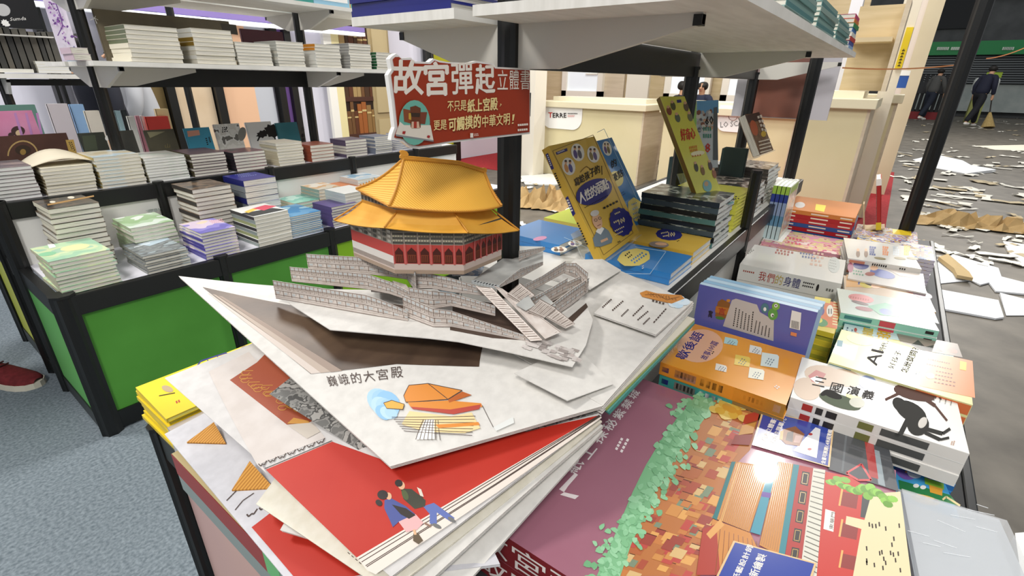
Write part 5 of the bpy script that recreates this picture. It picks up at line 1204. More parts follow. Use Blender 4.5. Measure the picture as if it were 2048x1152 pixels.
# --- row behind: pink book, red and blue hardcovers
PK = art('pinkkids', ['e2a0b4', 'd9d08a', 'e6c9a8', 'c96a8a', 'e8d8d0'], 22, .25)
stack(1.97, .03, ZR, .22, .27, 7, .0125, 'L', PK, M('d99aa8', .35), 'pink patterned', 'between the white box and the red and blue set', pages=PAGESW, printer=lambda pr: pr.rows(M('c22f4a', .4), (1575, 484), (1608, 490), (3, -8), 2, 4, 4))
RB = [(M(c_, .3), M(c_, .3)) for c_ in ('c97a3a', 'a81f26', 'b0262c', '2f4f8f', 'b0202a', '1f4f8a', 'a81f26', '2a5a96')]
def rbspine(c, w, d, t, k):
    for y0, y1 in ((.03, .045), (.1, .16), (.2, .24)):
        c.box(-.0006, d - y1, t * .35, .0002, d - y0, t * .65, M('e6d9c8', .4))
stack(2.24, .035, ZR, .3, .248, 10, .0165, 'L', art('kidsred', ['6a3a32', 'c9a06a', '8a5a6a', 'd9b53a', '7a6a9a'], 16, .25), M('a81f26', .35), 'red and blue spined', 'left of the leaning red book', hard=True, kind='hardcover_book', alt=RB, spineprint=rbspine, top='brown comic covered hardcover', printer=lambda pr: (pr.poly(M('e0cb2a', .4), [(1632, 408), (1652, 411), (1648, 424), (1630, 420)]), pr.disc(M('d0ccc8', .4), (1600, 410), 10, 6)))
# white green books standing on edge beside the rail post
for k in range(4):
    b = MB(); cm = M('dfe6d8', .35); h_ = .2
    mw = Matrix.Translation((2.02, .305 - .0145 * k - .012, ZR + .09)) @ Matrix.Rotation(R(0), 4, 'X')
    b.box(0, 0, 0, .2, .0012, h_, cm); b.box(0, .0128, 0, .2, .014, h_, cm); b.box(0, 0, 0, .0012, .014, h_, cm)
    for z0, z1, c_ in ((.0, .05, 'b9cdd0'), (.05, .09, '5f8aa8'), (.09, .14, '8fa0c0'), (.14, .17, '2f3f8a'), (.17, .2, '9cc04a')): b.box(-.0005, .001, z0, 0, .013, z1, M(c_, .4))
    if k == 3:
        b.box(.02, -.0005, .02, .18, 0, .17, art('pinkflat', ['dcdcd0', 'b9c9c0', 'e2a890', 'c9d0a8', '7f95a0'], 30)); b.box(.02, -.0005, .17, .18, 0, .195, M('a3c46a', .4))
    o = b.build('picture_book'); o.matrix_world = mw
    p = MB(); p.box(.0012, .0014, .001, .199, .0126, h_ - .001, PAGESW); p.build('page_block', o)
    tag(o, ['innermost', 'second', 'third', 'outermost'][k] + ' of four white and green picture books standing by the rail post', 'picture book')
stack(2.0, .235, ZR, .21, .066, 3, .0297, 'L', WC, WC, 'white', 'under the standing white and green books')
# --- right column, from the far end to the viewer
K1 = art('kids1', ['d9d2c8', 'c9a03a', 'a08ac0', 'e6e2da', 'b0584a', '8aa0b8'], 26, .25)
stack(2.28, -.175, ZR, .2, .2, 8, .0118, 'L', K1, M('c9bfc9', .35), 'mixed comic covered', 'at the foot of the slanted black post', pages=PAGESW, printer=lambda pr: pr.poly(M('e0c22a', .4), [(1785, 458), (1822, 462), (1824, 472), (1786, 468)]))
stack(2.06, -.215, ZR, .2, .225, 8, .0125, 'L', art('kids2', ['e2ddd4', '7a6aa0', 'd9b53a', 'c9c4ba', '4a6a9a'], 26, .25), M('cfc7d0', .35), 'violet and yellow comic covered', 'behind the white figure covered pile', pages=PAGESW)
def cartoon(pr):
    for c_, x in (('3a4a8a', 1746), ('d98a5a', 1772), ('b9c0c4', 1793), ('e0cf2a', 1815)): pr.rows(M(c_, .35), (x - 7, 494), (x + 7, 496), (0, 14), 4, 4, 3, .8)
    for x in (1716, 1732, 1836, 1845): pr.disc(M('7a5a3a', .35), (x, 508), 4, 7); pr.disc(FLESH, (x, 500), 3, 3)
    for x in (1760, 1800, 1825): pr.disc(M('8a7a4a', .35), (x, 517), 12, 2.4, 8)
qstack((1697, 516), (1708, 478), (1836, 492), .65, 8, 'L', M('e3e0d8', .25, coat=.35), M('d9d4cc', .3), 'white figure covered', 'below the slanted black post, third back', pages=PAGESW, printer=cartoon, spineprint=lambda c, w, d, t, k: (c.box(-.0005, d * .75, t * .25, 0, d * .97, t * .75, M('d0866a', .4)), [c.box(-.0005, d * (.45 + .03 * j), t * .3, 0, d * (.468 + .03 * j), t * .72, INK) for j in range(7)], [c.box(-.0005, d * (.2 + .03 * j), t * .35, 0, d * (.218 + .03 * j), t * .65, INK) for j in range(3)]))
def hero(pr):
    pr.disc(M('35407f', .35), (1722, 531), 16, 8, 5); pr.rows(M('5f9a7a', .35), (1706, 541), (1730, 545), (0, 6), 2, 3, 4); pr.disc(M('4a5aa0', .35), (1765, 548), 26, 8, 14); pr.disc(FLESH, (1748, 536), 8, 5); pr.disc(M('9a4a3a', .35), (1740, 548), 10, 4); pr.disc(M('a04a6a', .35), (1701, 535), 6, 10)
    pr.poly(M('c9bdb2', .35), [(1770, 536), (1845, 550), (1842, 558), (1800, 552)])
qstack((1694, 556), (1703, 522), (1846, 548), .637, 7, 'L', M('d9d3cc', .25, coat=.35), M('cfc8c0', .3), 'white hero covered', 'in front of the white figure covered pile', pages=PAGESW, printer=hero)
def opera(pr):
    pr.poly(M('d9a25a', .3), [(1693, 549), (1780, 562), (1800, 576), (1692, 574)]); pr.rows(M('35407f', .35), (1714, 556), (1742, 560), (2, 10), 2, 6, 3); pr.disc(M('c9b53a', .35), (1733, 570), 14, 6, 10); pr.disc(M('3a2a24', .35), (1745, 568), 18, 5, 14); pr.disc(FLESH, (1752, 572), 10, 5)
    pr.disc(M('8f2f35', .35), (1825, 576), 26, 11, 14); pr.disc(M('5a3a4a', .35), (1845, 590), 20, 7, 14); pr.disc(M('b58a6a', .35), (1795, 568), 14, 9, 10)
qstack((1691, 590), (1698, 552), (1862, 578), .632, 7, 'L', M('c6ad92', .25, coat=.35), M('c9a06a', .3), 'orange opera figure covered', 'behind the mint dancer book', pages=PAGESW, printer=opera)
def dancer(pr):
    pr.disc(M('cf7a7a', .3), (1722, 597), 26, 8, 10); pr.rows(M('b04a4a', .3), (1700, 594), (1745, 602), (0, 0), 1, 4, 8); pr.poly(M('4f9a78', .3), [(1735, 612), (1770, 606), (1830, 622), (1850, 640), (1800, 634), (1760, 630)]); pr.disc(M('5a3a3a', .3), (1720, 606), 18, 3, 14); pr.disc(M('8a3a44', .3), (1728, 618), 18, 4, 10); pr.disc(M('3a5a9a', .3), (1772, 624), 14, 6, 14); pr.disc(M('d99a7a', .3), (1842, 638), 14, 5, 10); pr.disc(M('c96a7a', .3), (1850, 634), 8, 3)
    pr.poly(M('9aa8a6', .3), [(1800, 606), (1866, 618), (1878, 648), (1852, 640)])
qstack((1683, 625), (1694, 580), (1866, 604), .655, 8, 'L', M('d3dcd4', .2, coat=.5), M('8fc9b4', .3), 'mint spined dancer', 'in the middle of the right column', top='glossy pale paperback with a green robed dancer', printer=dancer, pages=PAGESW, spineprint=lambda c, w, d, t, k: (c.box(-.0005, d * .42, t * .1, 0, d * .58, t * .9, M('c24a55', .4)), c.box(-.0005, d * .66, t * .25, 0, d * .95, t * .75, M('3f7a78', .4)), c.box(-.0005, d * .04, t * .3, 0, d * .12, t * .7, INK)))
def emperor(pr):
    pr.text(M('c9a81f', .3), '皇', (1722, 670), (1746, 675), (4, -20), .03); pr.text(M('c9a81f', .3), '帝', (1752, 678), (1778, 684), (4, -20), .03); pr.rows(M('35506a', .3), (1692, 668), (1696, 652), (10, 2), 2, 3, 3); pr.disc(M('d98a4a', .3), (1712, 672), 8, 7); pr.disc(M('b03a2a', .3), (1711, 660), 3, 4); pr.disc(M('e0c84a', .3), (1800, 690), 30, 8, 14); pr.disc(M('d9b87a', .3), (1765, 684), 24, 6, 14)
    pr.poly(M('8f8074', .3), [(1792, 664), (1915, 688), (1925, 715), (1840, 700), (1800, 684)]); pr.poly(M('3a332e', .3), [(1822, 690), (1836, 680), (1850, 694), (1870, 690), (1885, 704), (1850, 704)]); pr.disc(M('d97a6a', .3), (1905, 702), 10, 4, 14)
qstack((1680, 690), (1690, 640), (1902, 690), .63, 6, 'L', M('c9dcdc', .25, coat=.3), M('8fc0bc', .3), 'pale aqua emperor', 'behind the pale yellow question book', top='pale aqua paperback with gold title and brown mountains', printer=emperor, pages=PAGESW)
def question(pr):
    pr.poly(M('e08a55', .3), [(1851, 702), (1945, 722), (1950, 796), (1838, 772)])
    pr.disc(M('c9d2a0', .3), (1720, 680), 28, 10, 12); pr.disc(M('e4e0a2', .3), (1722, 680), 20, 6, 12); pr.poly(M('4f8a9a', .3), [(1675, 680), (1686, 682), (1684, 694), (1673, 692)])
    pr.text(INK, 'AI', (1753, 732), (1768, 704), (-24, -6), .02); pr.text(INK, '時代，', (1768, 704), (1779, 683), (-12, -3)); pr.text(INK, '好孩子', (1787, 738), (1805, 703), (-13, -3)); pr.text(INK, '怎麼提問？', (1815, 746), (1839, 698), (-15, -4), .01)
    pr.rows(M('35506a', .3), (1832, 748), (1836, 738), (5, 1), 2, 3, 2)
    pr.rows(M('6a3a22', .3), (1856, 718), (1920, 732), (-3, 10), 2, 2, 10); pr.rows(M('6a3a22', .3), (1872, 742), (1920, 752), (-4, 22), 4, 2, 6); pr.disc(M('f0d2b0', .3), (1860, 752), 9, 6, 10); pr.poly(M('e0c24a', .3), [(1920, 722), (1933, 725), (1932, 742), (1919, 739)])
qstack((1655, 722), (1690, 660), (1945, 724), .66, 6, 'L', M('e4e0a2', .25, coat=.35), M('d9d6a0', .3), 'pale yellow and orange banded', 'behind the galloping horses', top='pale yellow paperback titled AI with an orange band', printer=question, pages=PAGESW, spineprint=lambda c, w, d, t, k: (c.box(-.0005, d * .82, t * .15, 0, d * .99, t * .85, M('4f7a86', .4)), c.box(-.0005, .001, t * .1, 0, d * .36, t * .9, M('d9733f', .4)), [c.box(-.0005, d * (.42 + .03 * j), t * .3, 0, d * (.438 + .03 * j), t * .75, INK) for j in range(12)]))
# --- galloping horses (history novel)
def horses(pr):
    TAN = M('b59a80', .3); DKH = M('23221f', .65, .15); BRH = M('52342a', .65, .15)
    pr.disc(TAN, (1650, 752), 42, 20, 12); pr.disc(TAN, (1690, 756), 34, 17, 12); pr.disc(TAN, (1614, 778), 28, 22, 20); pr.disc(M('7f8fb5', .3), (1735, 765), 18, 14, 10)
    pr.poly(M('a02f26', .3), [(1616, 752), (1632, 740), (1652, 748), (1640, 766), (1624, 764)]); pr.poly(M('efebe4', .3), [(1620, 757), (1634, 752), (1646, 760), (1634, 768)])
    for i, (s_, x, y) in enumerate((('三', 1624, 764), ('國', 1658, 776), ('演', 1692, 782), ('義', 1722, 790))): pr.text(INK, s_, (x, y + 6), (x + 24, y + 11), (6, -17), .02)
    pr.poly(M('c9c03a', .3), [(1692, 788), (1724, 795), (1722, 808), (1693, 800)])
    pr.disc(M('4f5a45', .6, .2), (1680, 803), 44, 13, 18); pr.disc(DKH, (1665, 790), 20, 7, 20); pr.disc(M('6a6a4a', .3), (1714, 806), 16, 10, 10); pr.disc(DKH, (1650, 786), 10, 5, -30)
    pr.disc(BRH, (1830, 786), 44, 15, 12); pr.disc(BRH, (1850, 770), 14, 9, 40); [pr.line(BRH, p, q, w) for p, q, w in (((1838, 790), (1870, 812), 7), ((1870, 812), (1894, 842), 4), ((1850, 780), (1875, 790), 4), ((1860, 766), (1882, 800), 3), ((1800, 786), (1770, 800), 6))]
    pr.disc(DKH, (1822, 824), 34, 18, 30); pr.disc(DKH, (1836, 850), 22, 22, 10); pr.disc(DKH, (1800, 810), 18, 12, 40); pr.disc(M('8a8378', .3), (1845, 846), 8, 12, 30); [pr.line(DKH, p, q, w) for p, q, w in (((1850, 858), (1885, 868), 8), ((1885, 868), (1900, 858), 6), ((1850, 866), (1880, 880), 7), ((1880, 880), (1898, 876), 5), ((1815, 840), (1800, 870), 10))]
    for k in range(4): pr.rows(M('4a4a48', .3), (1868 + 11 * k, 802 + 3 * k), (1871 + 11 * k, 788 + 3 * k), (0, 0), 1, 2, 5)
    pr.rows(M('9a6a4a', .3), (1902, 890), (1905, 880), (4, 1), 2, 2.4, 3)
def horsespine(c, w, d, t, k):
    for y0, y1, c_ in ((.02, .035, 'a02f26'), (.04, .05, '26211f'), (.055, .07, '26211f'), (.1, .12, '6a6a3a'), (.13, .19, '4a4a48')): c.box(-.0005, d - y1, t * .2, 0, d - y0, t * .8, M(c_, .4))
hs = qstack((1580, 794), (1611, 716), (1920, 795), .655, 3, 'L', M('e6e3de', .18, coat=.6), M('d2cec8', .3), 'galloping horse covered', 'right of the orange speech bubble book', zb=.592, top='glossy white paperback with galloping horses', printer=horses, spineprint=horsespine, pages=PAGESW)
# bright blue book pile below it, activity books at the edge
qstack((1572, 842), (1607, 762), (1905, 835), .5905, 5, 'L', M('3a8fd0', .25, coat=.35), M('2f6fb0', .3), 'bright blue covered', 'under the galloping horse books', top='bright blue picture book with a yellow smile', kind='picture_book', cat='picture book', pages=PAGESW, printer=lambda pr: (pr.disc(M('e0d42a', .3), (1640, 852), 32, 14, 12), pr.disc(M('efece4', .3), (1704, 866), 16, 8, 10), pr.disc(M('b02a5a', .3), (1758, 880), 16, 8, 12)))
def activity(pr):
    pr.poly(M('2f8fd0', .25), [(1880, 905), (1900, 910), (1912, 960), (1890, 960)]); pr.disc(M('d98a3a', .3), (1812, 908), 26, 14, 10); pr.disc(M('7a5aa8', .3), (1816, 936), 26, 24, 10); pr.disc(M('efe9f0', .3), (1830, 945), 16, 12, 10); pr.poly(M('8fc43a', .3), [(1846, 935), (1886, 945), (1888, 980), (1850, 968)]); pr.disc(M('d98a8a', .3), (1862, 955), 8, 5); pr.disc(M('a9c9d0', .3), (1864, 920), 20, 14, 10); pr.poly(M('2f7f4a', .3), [(1797, 960), (1900, 990), (1918, 1012), (1800, 985)]); [pr.disc(WHITE, (x, y), 6, 4) for x, y in ((1832, 972), (1846, 975))]; pr.poly(M('e0a23a', .3), [(1858, 970), (1885, 978), (1884, 992), (1860, 985)])
    pr.disc(M('d9b03a', .3), (1850, 1000), 30, 9, 14); [pr.disc(M('4a3022', .3), (x, y), 6, 3, 14) for x, y in ((1846, 996), (1870, 1002))]; pr.lines(M('e6d29a', .3), [(1885, 1000), (1892, 994), (1920, 1012)], 4)
    [pr.disc(M('d98a4a', .3), (x, y), 2, 2.4) for x, y in ((1806, 930), (1818, 928), (1822, 940), (1812, 944), (1828, 932))]
qstack((1800, 1010), (1795, 905), (1898, 925), .57, 4, 'L', M('4aa3d9', .25, coat=.3), M('3a7fb5', .3), 'cartoon activity', 'at the deck edge below the galloping horses', top='cartoon activity picture book in green and blue', kind='picture_book', cat='picture book', printer=activity, pages=PAGESW, jit=.001)
# upright red book with white tip near the slanted post
bl, tp_ = A(1763, 462, .62), None
fr = frame_stand((1753, 462), .615, (1765, 459), .615, (1717, 352)); print('redbk', fr[1:])
m_ = Matrix.Identity(4)
d_ = (up_to(V((fr[0].translation.x, fr[0].translation.y, .615)), 352))
b = MB(); p0 = A(1757, 460, .625); tilt = R(-14); 
mw = Matrix.Translation(p0) @ Matrix.Rotation(R(-88), 4, 'Z') @ Matrix.Rotation(R(-14), 4, 'Y')
b.box(-.008, 0, 0, -.006, .14, .2, M('d9d4cc', .35)); b.box(.006, 0, 0, .008, .14, .2, M('b52a26', .35)); b.box(-.008, 0, 0, .008, .002, .2, M('a8221f', .35)); b.box(-.0085, -.0006, 0, .0085, .0005, .03, M('dcc02a', .35)); b.box(-.0085, -.0006, .175, .0085, .0005, .2, WHITE)
o = b.build('paperback'); o.matrix_world = mw; p = MB(); p.box(-.006, .002, .001, .006, .139, .199, PAGESW); p.build('page_block', o)
tag(o, 'red spined paperback leaning upright edge on, left of the slanted post', 'book')
t = bpy.data.objects.new('book_easel', None); COL.objects.link(t); t.matrix_world = mw; tag(t, 'small wooden easel under the leaning red spined paperback', 'easel')
b = MB(); b.box(-.05, .04, -.01, -.046, .1, .1, M('cdb690', .5)); b.build('rest', t); b = MB(); b.box(-.045, .03, -.006, .02, .11, -.001, M('cdb690', .5)); b.build('ledge', t)

# ------------------------------------------------------------------ clear wrapped plastic boxes, lower right corner
fb = empty('storage_case', (.3, -.2, 0), 'translucent plastic case wrapped in clear film at the lower right corner', 'plastic case')
FO = V((.3, -.2, 0)); q = [A(1840, 1200, .6), A(1800, 992, .6), A(2005, 1055, .6), A(2062, 1180, .6)]
FILM = M('e8eaec', .1, .6, alpha=.3, coat=.4)
def qprism(mb, quad, z0, z1, mt): mb.prism([V((p.x, p.y, z0)) - FO for p in quad], (0, 0, z1 - z0), mt)
for i in range(3):
    b = MB(); s_ = .004 * i
    qq = [p + V((s_, s_ * .5, 0)) for p in q]
    qprism(b, qq, .521 + .029 * i, .521 + .029 * i + .006, M('d3d6da', .2, .5, alpha=.75)); qprism(b, qq, .528 + .029 * i, .547 + .029 * i, M('c6ccd2', .25, .5, alpha=.55)); b.build('clear_tray', fb)
b = MB(); c_ = sum(q, V()) / 4
qq = [c_ + (p - c_) * 1.02 for p in q]
qprism(b, qq, .5195, .6125, FILM); o = b.build('film_wrap', fb)
b = MB(); r2 = random.Random(2)
for k in range(9):
    x, y = r2.uniform(1810, 1960), 1005 + 12 * k + r2.uniform(-4, 4); a_, c_ = A(x, y, .613), A(x + r2.uniform(20, 70), y + r2.uniform(6, 24), .613)
    b.tube(a_ - FO, c_ - FO, .0004, M('e4e7ea', .2), 5)
b.build('film_crease', fb)
# white box at the very corner
b = MB(); qq = [A(2046, 1180, .58), A(2030, 1066, .58), A(2100, 1060, .58), A(2120, 1180, .58)]
b.prism([V((p.x, p.y, .517)) for p in qq], (0, 0, .063), WHITE); tag(b.build('white_carton', bevel=.003), 'white carton corner at the lower right edge of the frame', 'carton')
stack = _stack0
# ------------------------------------------------------------------ plum coloured boxed sets
PLUM = noisy('plum_print', '9a6274', 'a46f80', 3, .4, spec=.3, coat=.8); CRIM = M('7a2026', .25, coat=.4)  # plum print, base colour lightened with the haze reflected by the film wrap
nl, fl, fr_ = A(1010, 1072, .615), A(1284, 757, .615), A(1792, 905, .615)
ex = (fl - nl).normalized(); ey = (fl - fr_).normalized(); ey = (ey - ex * ey.dot(ex)).normalized()
PW = (fl - nl).length; 
ND = (fl - fr_).dot(ey) + .055
org = fl + ey * .055 - ex * PW - ey * ND
pang = math.atan2(ex.y, ex.x)
def palace(pr):
    P_ = lambda c_, *q: pr.poly(M(c_, .4, .3, coat=.8), list(q))
    r2 = random.Random(8)
    # ochre field of small roofs between the tree band and the big hall
    P_('b5713f', (1430, 800), (1520, 822), (1500, 900), (1460, 940), (1432, 1040), (1400, 1152), (1212, 1152), (1262, 1040), (1300, 940), (1345, 870))
    for i in range(190):
        t = r2.random(); y = 815 + 330 * t; x0 = 1440 - 230 * t + r2.uniform(5, 150 * (.75 + .3 * t)); w, h_ = r2.uniform(14, 34), r2.uniform(8, 20)
        if x0 > 1475 - 60 * t: continue
        c_ = r2.choice(('c98a4a', 'a94f3a', 'd9a05a', 'b0633a', '9a4438', 'c27a42', 'd2b07a', '7a8a72', 'b84a42'))
        P_(c_, (x0, y), (x0 + w * .8, y + w * .25), (x0 + w * .8 - h_ * .7, y + w * .25 + h_), (x0 - h_ * .7, y + h_))
        if i % 3 == 0: pr.line(M('5a2f28', .2), (x0, y), (x0 + w * .8, y + w * .25), 1.6)
    TR = ('7fb98a', '8cc497', '74ae80', '98cda2')
    pr.poly(M('7fb98a', .4, .3, coat=.8), [(1395, 788), (1432, 806), (1400, 850), (1372, 880), (1340, 935), (1312, 980), (1285, 1040), (1262, 1090), (1238, 1160), (1190, 1160), (1218, 1098), (1242, 1040), (1265, 985), (1292, 930), (1330, 868), (1360, 830)])
    for i in range(330):
        t = r2.random(); y = 785 + 375 * t; x = 1412 - 205 * t - 8 * math.sin(t * 9) + r2.gauss(0, 17)
        pr.disc(M(TR[i % 4], .4, .3, coat=.8), (x, y + r2.gauss(0, 8)), r2.uniform(4, 9), r2.uniform(3, 7), r2.uniform(0, 60), 7, wob=.25)
    for i in range(26): pr.disc(M(('d9b04a', 'cf9a3a', 'e0c46a')[i % 3], .2, coat=.6), (1458 + r2.gauss(0, 17), 820 + r2.gauss(0, 9)), 11, 7, 20, 9)
    for i in range(14): pr.disc(M(TR[i % 4], .2, coat=.6), (1502 + r2.gauss(0, 10), 812 + r2.gauss(0, 5)), 9, 5, 20, 9)
    # red and gold corner tower
    P_('b03a2c', (1490, 832), (1520, 822), (1515, 842), (1484, 852)); P_('c9924a', (1484, 852), (1512, 846), (1505, 868), (1476, 872)); P_('8a2f28', (1470, 872), (1506, 870), (1498, 892), (1462, 890))
    # big hall: two gold roofs with teal eaves
    P_('c4853f', (1470, 925), (1540, 935), (1498, 1066), (1432, 1040)); P_('1f6f73', (1463, 925), (1471, 925), (1433, 1042), (1425, 1038)); P_('d9a860', (1477, 926), (1481, 926), (1444, 1044), (1440, 1042))
    for k in range(16): pr.line(M('9a5f2c', .2), (1474 + 4 * k, 928 + .6 * k), (1438 + 3.6 * k, 1042 + 1.6 * k), 1)
    P_('3f8fa3', (1540, 935), (1556, 925), (1520, 1072), (1500, 1066)); P_('c4853f', (1556, 925), (1586, 930), (1556, 1112), (1518, 1092))
    for k in range(8): pr.line(M('9a5f2c', .2), (1558 + 3.6 * k, 927), (1522 + 4.4 * k, 1090 + 2 * k), 1)
    P_('2f7f8a', (1586, 930), (1598, 932), (1568, 1118), (1556, 1112)); P_('6a4a9a', (1524, 985), (1542, 988), (1540, 998), (1522, 995))
    P_('a92f28', (1598, 932), (1626, 938), (1600, 1140), (1568, 1120))
    for k in range(5):
        y = 944 + 38 * k; x = 1604 - 5.2 * k; P_('2a2624', (x, y), (x + 15, y + 3), (x + 11, y + 30), (x - 4, y + 26)); pr.lines(M('c9a05a', .2), [(x + 2, y + 4), (x + 12, y + 6), (x + 9, y + 26), (x - 1, y + 24)], 1.2, True)
    P_('d2cfc2', (1626, 938), (1650, 942), (1632, 1160), (1600, 1142))
    for k in range(20): pr.line(M('6a655c', .2), (1627 - 1.2 * k, 944 + 10 * k), (1649 - .8 * k, 949 + 10.5 * k), 2)
    P_('c9853f', (1425, 1040), (1500, 1068), (1540, 1152), (1400, 1152)); P_('a93a2c', (1405, 1060), (1432, 1050), (1440, 1152), (1392, 1152)); P_('d9a05a', (1440, 1040), (1448, 1052), (1420, 1080), (1412, 1070))
    for k in range(9): pr.line(M('8a4f28', .2), (1440 + 9 * k, 1060 + 3 * k), (1430 + 12 * k, 1150), 1.4)
    # grey roofs and red gate
    P_('4a4c50', (1668, 860), (1776, 893), (1797, 985), (1655, 940)); P_('5f6468', (1690, 870), (1694, 871), (1686, 945), (1682, 944)); P_('8f9aa0', (1745, 900), (1758, 904), (1770, 975), (1756, 970)); P_('a93a38', (1728, 880), (1746, 886), (1756, 960), (1738, 955))
    pr.lines(M('c9484a', .2), [(1692, 948), (1722, 930), (1742, 962), (1716, 962)], 4, True)
    P_('c03328', (1650, 945), (1700, 955), (1745, 985), (1716, 1160), (1632, 1160))
    for k in range(3): P_('8a2a24', (1684, 985 + 62 * k), (1716, 992 + 62 * k), (1712, 1020 + 62 * k), (1678, 1012 + 62 * k)); P_('d9a860', (1682, 978 + 62 * k), (1686, 979 + 62 * k), (1680, 1014 + 62 * k), (1676, 1013 + 62 * k))
    P_('3a3a3c', (1724, 990), (1742, 994), (1738, 1040), (1720, 1036)); P_('d8cda4', (1742, 990), (1800, 985), (1822, 1160), (1704, 1160), (1722, 1060), (1690, 1050), (1692, 1034), (1728, 1042))
    for i in range(22):
        x, y = r2.uniform(1730, 1800), r2.uniform(1040, 1140); pr.line(M('4a3f38', .2), (x, y), (x + 1, y + 9), 3); 
    for i in range(26): pr.disc(M(('7fb04a', '8fc455', '6a9a3f')[i % 3], .2, coat=.6), (1660 + i * 5, 965 + i * 1.4 + r2.gauss(0, 6)), 11, 8 - abs(i - 16) * .2, 20, 9)
    P_('e6e2da', (1650, 1020), (1669, 1026), (1666, 1066), (1646, 1060)); pr.text(INK, '東華門', (1665, 1062), (1670, 1028), (-8, -2))
    # lettering
    pr.h = .0004
    W_ = M('efe6e6', .2)
    for i, (s_, x, y, k) in enumerate((('紙', 1152, 950, 1.1), ('上', 1177, 920, 1.05), ('探', 1202, 889, 1), ('秘', 1222, 864, .9), ('紫', 1240, 841, .8), ('禁', 1256, 820, .75), ('城', 1270, 800, .7))):
        pr.text(W_, s_, (x, y), (x + 17 * k, y - 21 * k), (-22 * k, -10 * k), .02)
    P_('efe6e6', (1128, 985), (1118, 979), (1150, 946), (1156, 950), (1136, 973)); P_('efe6e6', (1128, 985), (1158, 992), (1150, 999), (1120, 990))
    pr.rows(W_, (1232, 900), (1250, 866), (10, 5), 2, 5, 4, .7)
def plumside(c, w, d, t):
    pr = Print(c, lambda p: V((0, d * (1 - p[0]), t * p[1])), lift=V((-1, 0, 0)), h0=.0006)
    for i, s_ in enumerate('故宮彈起立體書'): pr.text(M('e8dedb', .3), s_, (.02 + .125 * i, .1), (.13 + .125 * i, .1), (0, .82))
def plumbox(z, t, lab, full):
    loc = V((org.x, org.y, z)); mw = Matrix.Translation(loc) @ Matrix.Rotation(pang, 4, 'Z'); b = MB()
    b.box(0, 0, 0, PW, ND, t, CRIM, top=PLUM)
    if full:
        palace(Print(b, on_plane(loc + V((0, 0, t)), (0, 0, 1), mw.inverted()), step=.000003, h0=.0002)); 
    plumside(b, PW, ND, t)
    o = b.build('boxed_picture_book', loc=loc, rotz=pang); tag(o, lab, 'boxed book')
    if full:
        inv = mw.inverted()
        for quad, nm in (([(1524, 822), (1667, 858), (1658, 938), (1503, 893)], 0), ([(1466, 1085), (1632, 1130), (1600, 1230), (1420, 1180)], 1)):
            s_ = MB(); f = on_plane(loc + V((0, 0, t)), (0, 0, 1), inv); pr = Print(s_, f, h0=.0034, step=.00003)
            cen = (sum(p[0] for p in quad) / 4, sum(p[1] for p in quad) / 4)
            pr.poly(M('d9b98a', .2), quad); pr.poly(M('34479c', .2, coat=.6), [(cen[0] + (x - cen[0]) * .95, cen[1] + (y - cen[1]) * .95) for x, y in quad])
            if nm == 0:
                pr.text(SW, '八大立體書頁', (1531, 887), (1557, 835), (-11, -3), .02); pr.text(SW, '六大主題單元', (1548, 892), (1573, 841), (-11, -3), .02); pr.text(SW, '全書可展開1.4米超寬幅', (1649, 932), (1664, 864), (-9, -2), .03)
                pr.poly(M('d9d9dc', .3), [(1630, 858), (1640, 862), (1632, 920), (1585, 905)]); pr.poly(M('8a5a3a', .3), [(1565, 862), (1590, 856), (1608, 872), (1598, 896), (1570, 892), (1558, 880)]); pr.poly(M('3a2a22', .3), [(1574, 868), (1586, 866), (1584, 888), (1570, 884)]); pr.poly(M('c9a05a', .3), [(1560, 866), (1566, 864), (1564, 884), (1558, 882)]); pr.poly(M('b08a80', .3), [(1590, 874), (1604, 876), (1598, 890), (1586, 888)])
                [pr.disc(M('a93a3a', .3), q, 4, 2.4) for q in ((1620, 872), (1618, 902))]
            else:
                pr.text(SW, '紙藝設計師', (1474, 1166), (1507, 1096), (-13, -4), .02); pr.text(SW, '全新繪製', (1506, 1175), (1533, 1115), (-18, -5), .02)
            s_.build('sticker', o)
    return o
plumbox(.518, .047, 'lower plum red boxed book, under the shrink wrapped one', False)
plumbox(.5655, .0495, 'shrink wrapped plum red boxed book with palace roofs and blue stickers', True)

# ------------------------------------------------------------------ the big pop up book
pb = empty('pop_up_book', (.5, .5, .62), 'large open pop up book with a yellow roofed paper palace standing on white terraces', 'pop-up book')
PO = V(pb.location)
def homography(src):
    """picture corners (p00, p10, p01, p11) -> unit square"""
    dst = ((0, 0), (1, 0), (0, 1), (1, 1)); rows = []
    for (x, y), (u, v) in zip(src, dst):
        rows.append([x, y, 1, 0, 0, 0, -u * x, -u * y, u]); rows.append([0, 0, 0, x, y, 1, -v * x, -v * y, v])
    n = 8
    for i in range(n):
        k = max(range(i, n), key=lambda r_: abs(rows[r_][i])); rows[i], rows[k] = rows[k], rows[i]
        for r_ in range(n):
            if r_ != i:
                f = rows[r_][i] / rows[i][i]; rows[r_] = [a - f * b_ for a, b_ in zip(rows[r_], rows[i])]
    h = [rows[i][8] / rows[i][i] for i in range(n)] + [1]
    def f(p):
        w = h[6] * p[0] + h[7] * p[1] + 1
        return (h[0] * p[0] + h[1] * p[1] + h[2]) / w, (h[3] * p[0] + h[4] * p[1] + h[5]) / w
    return f
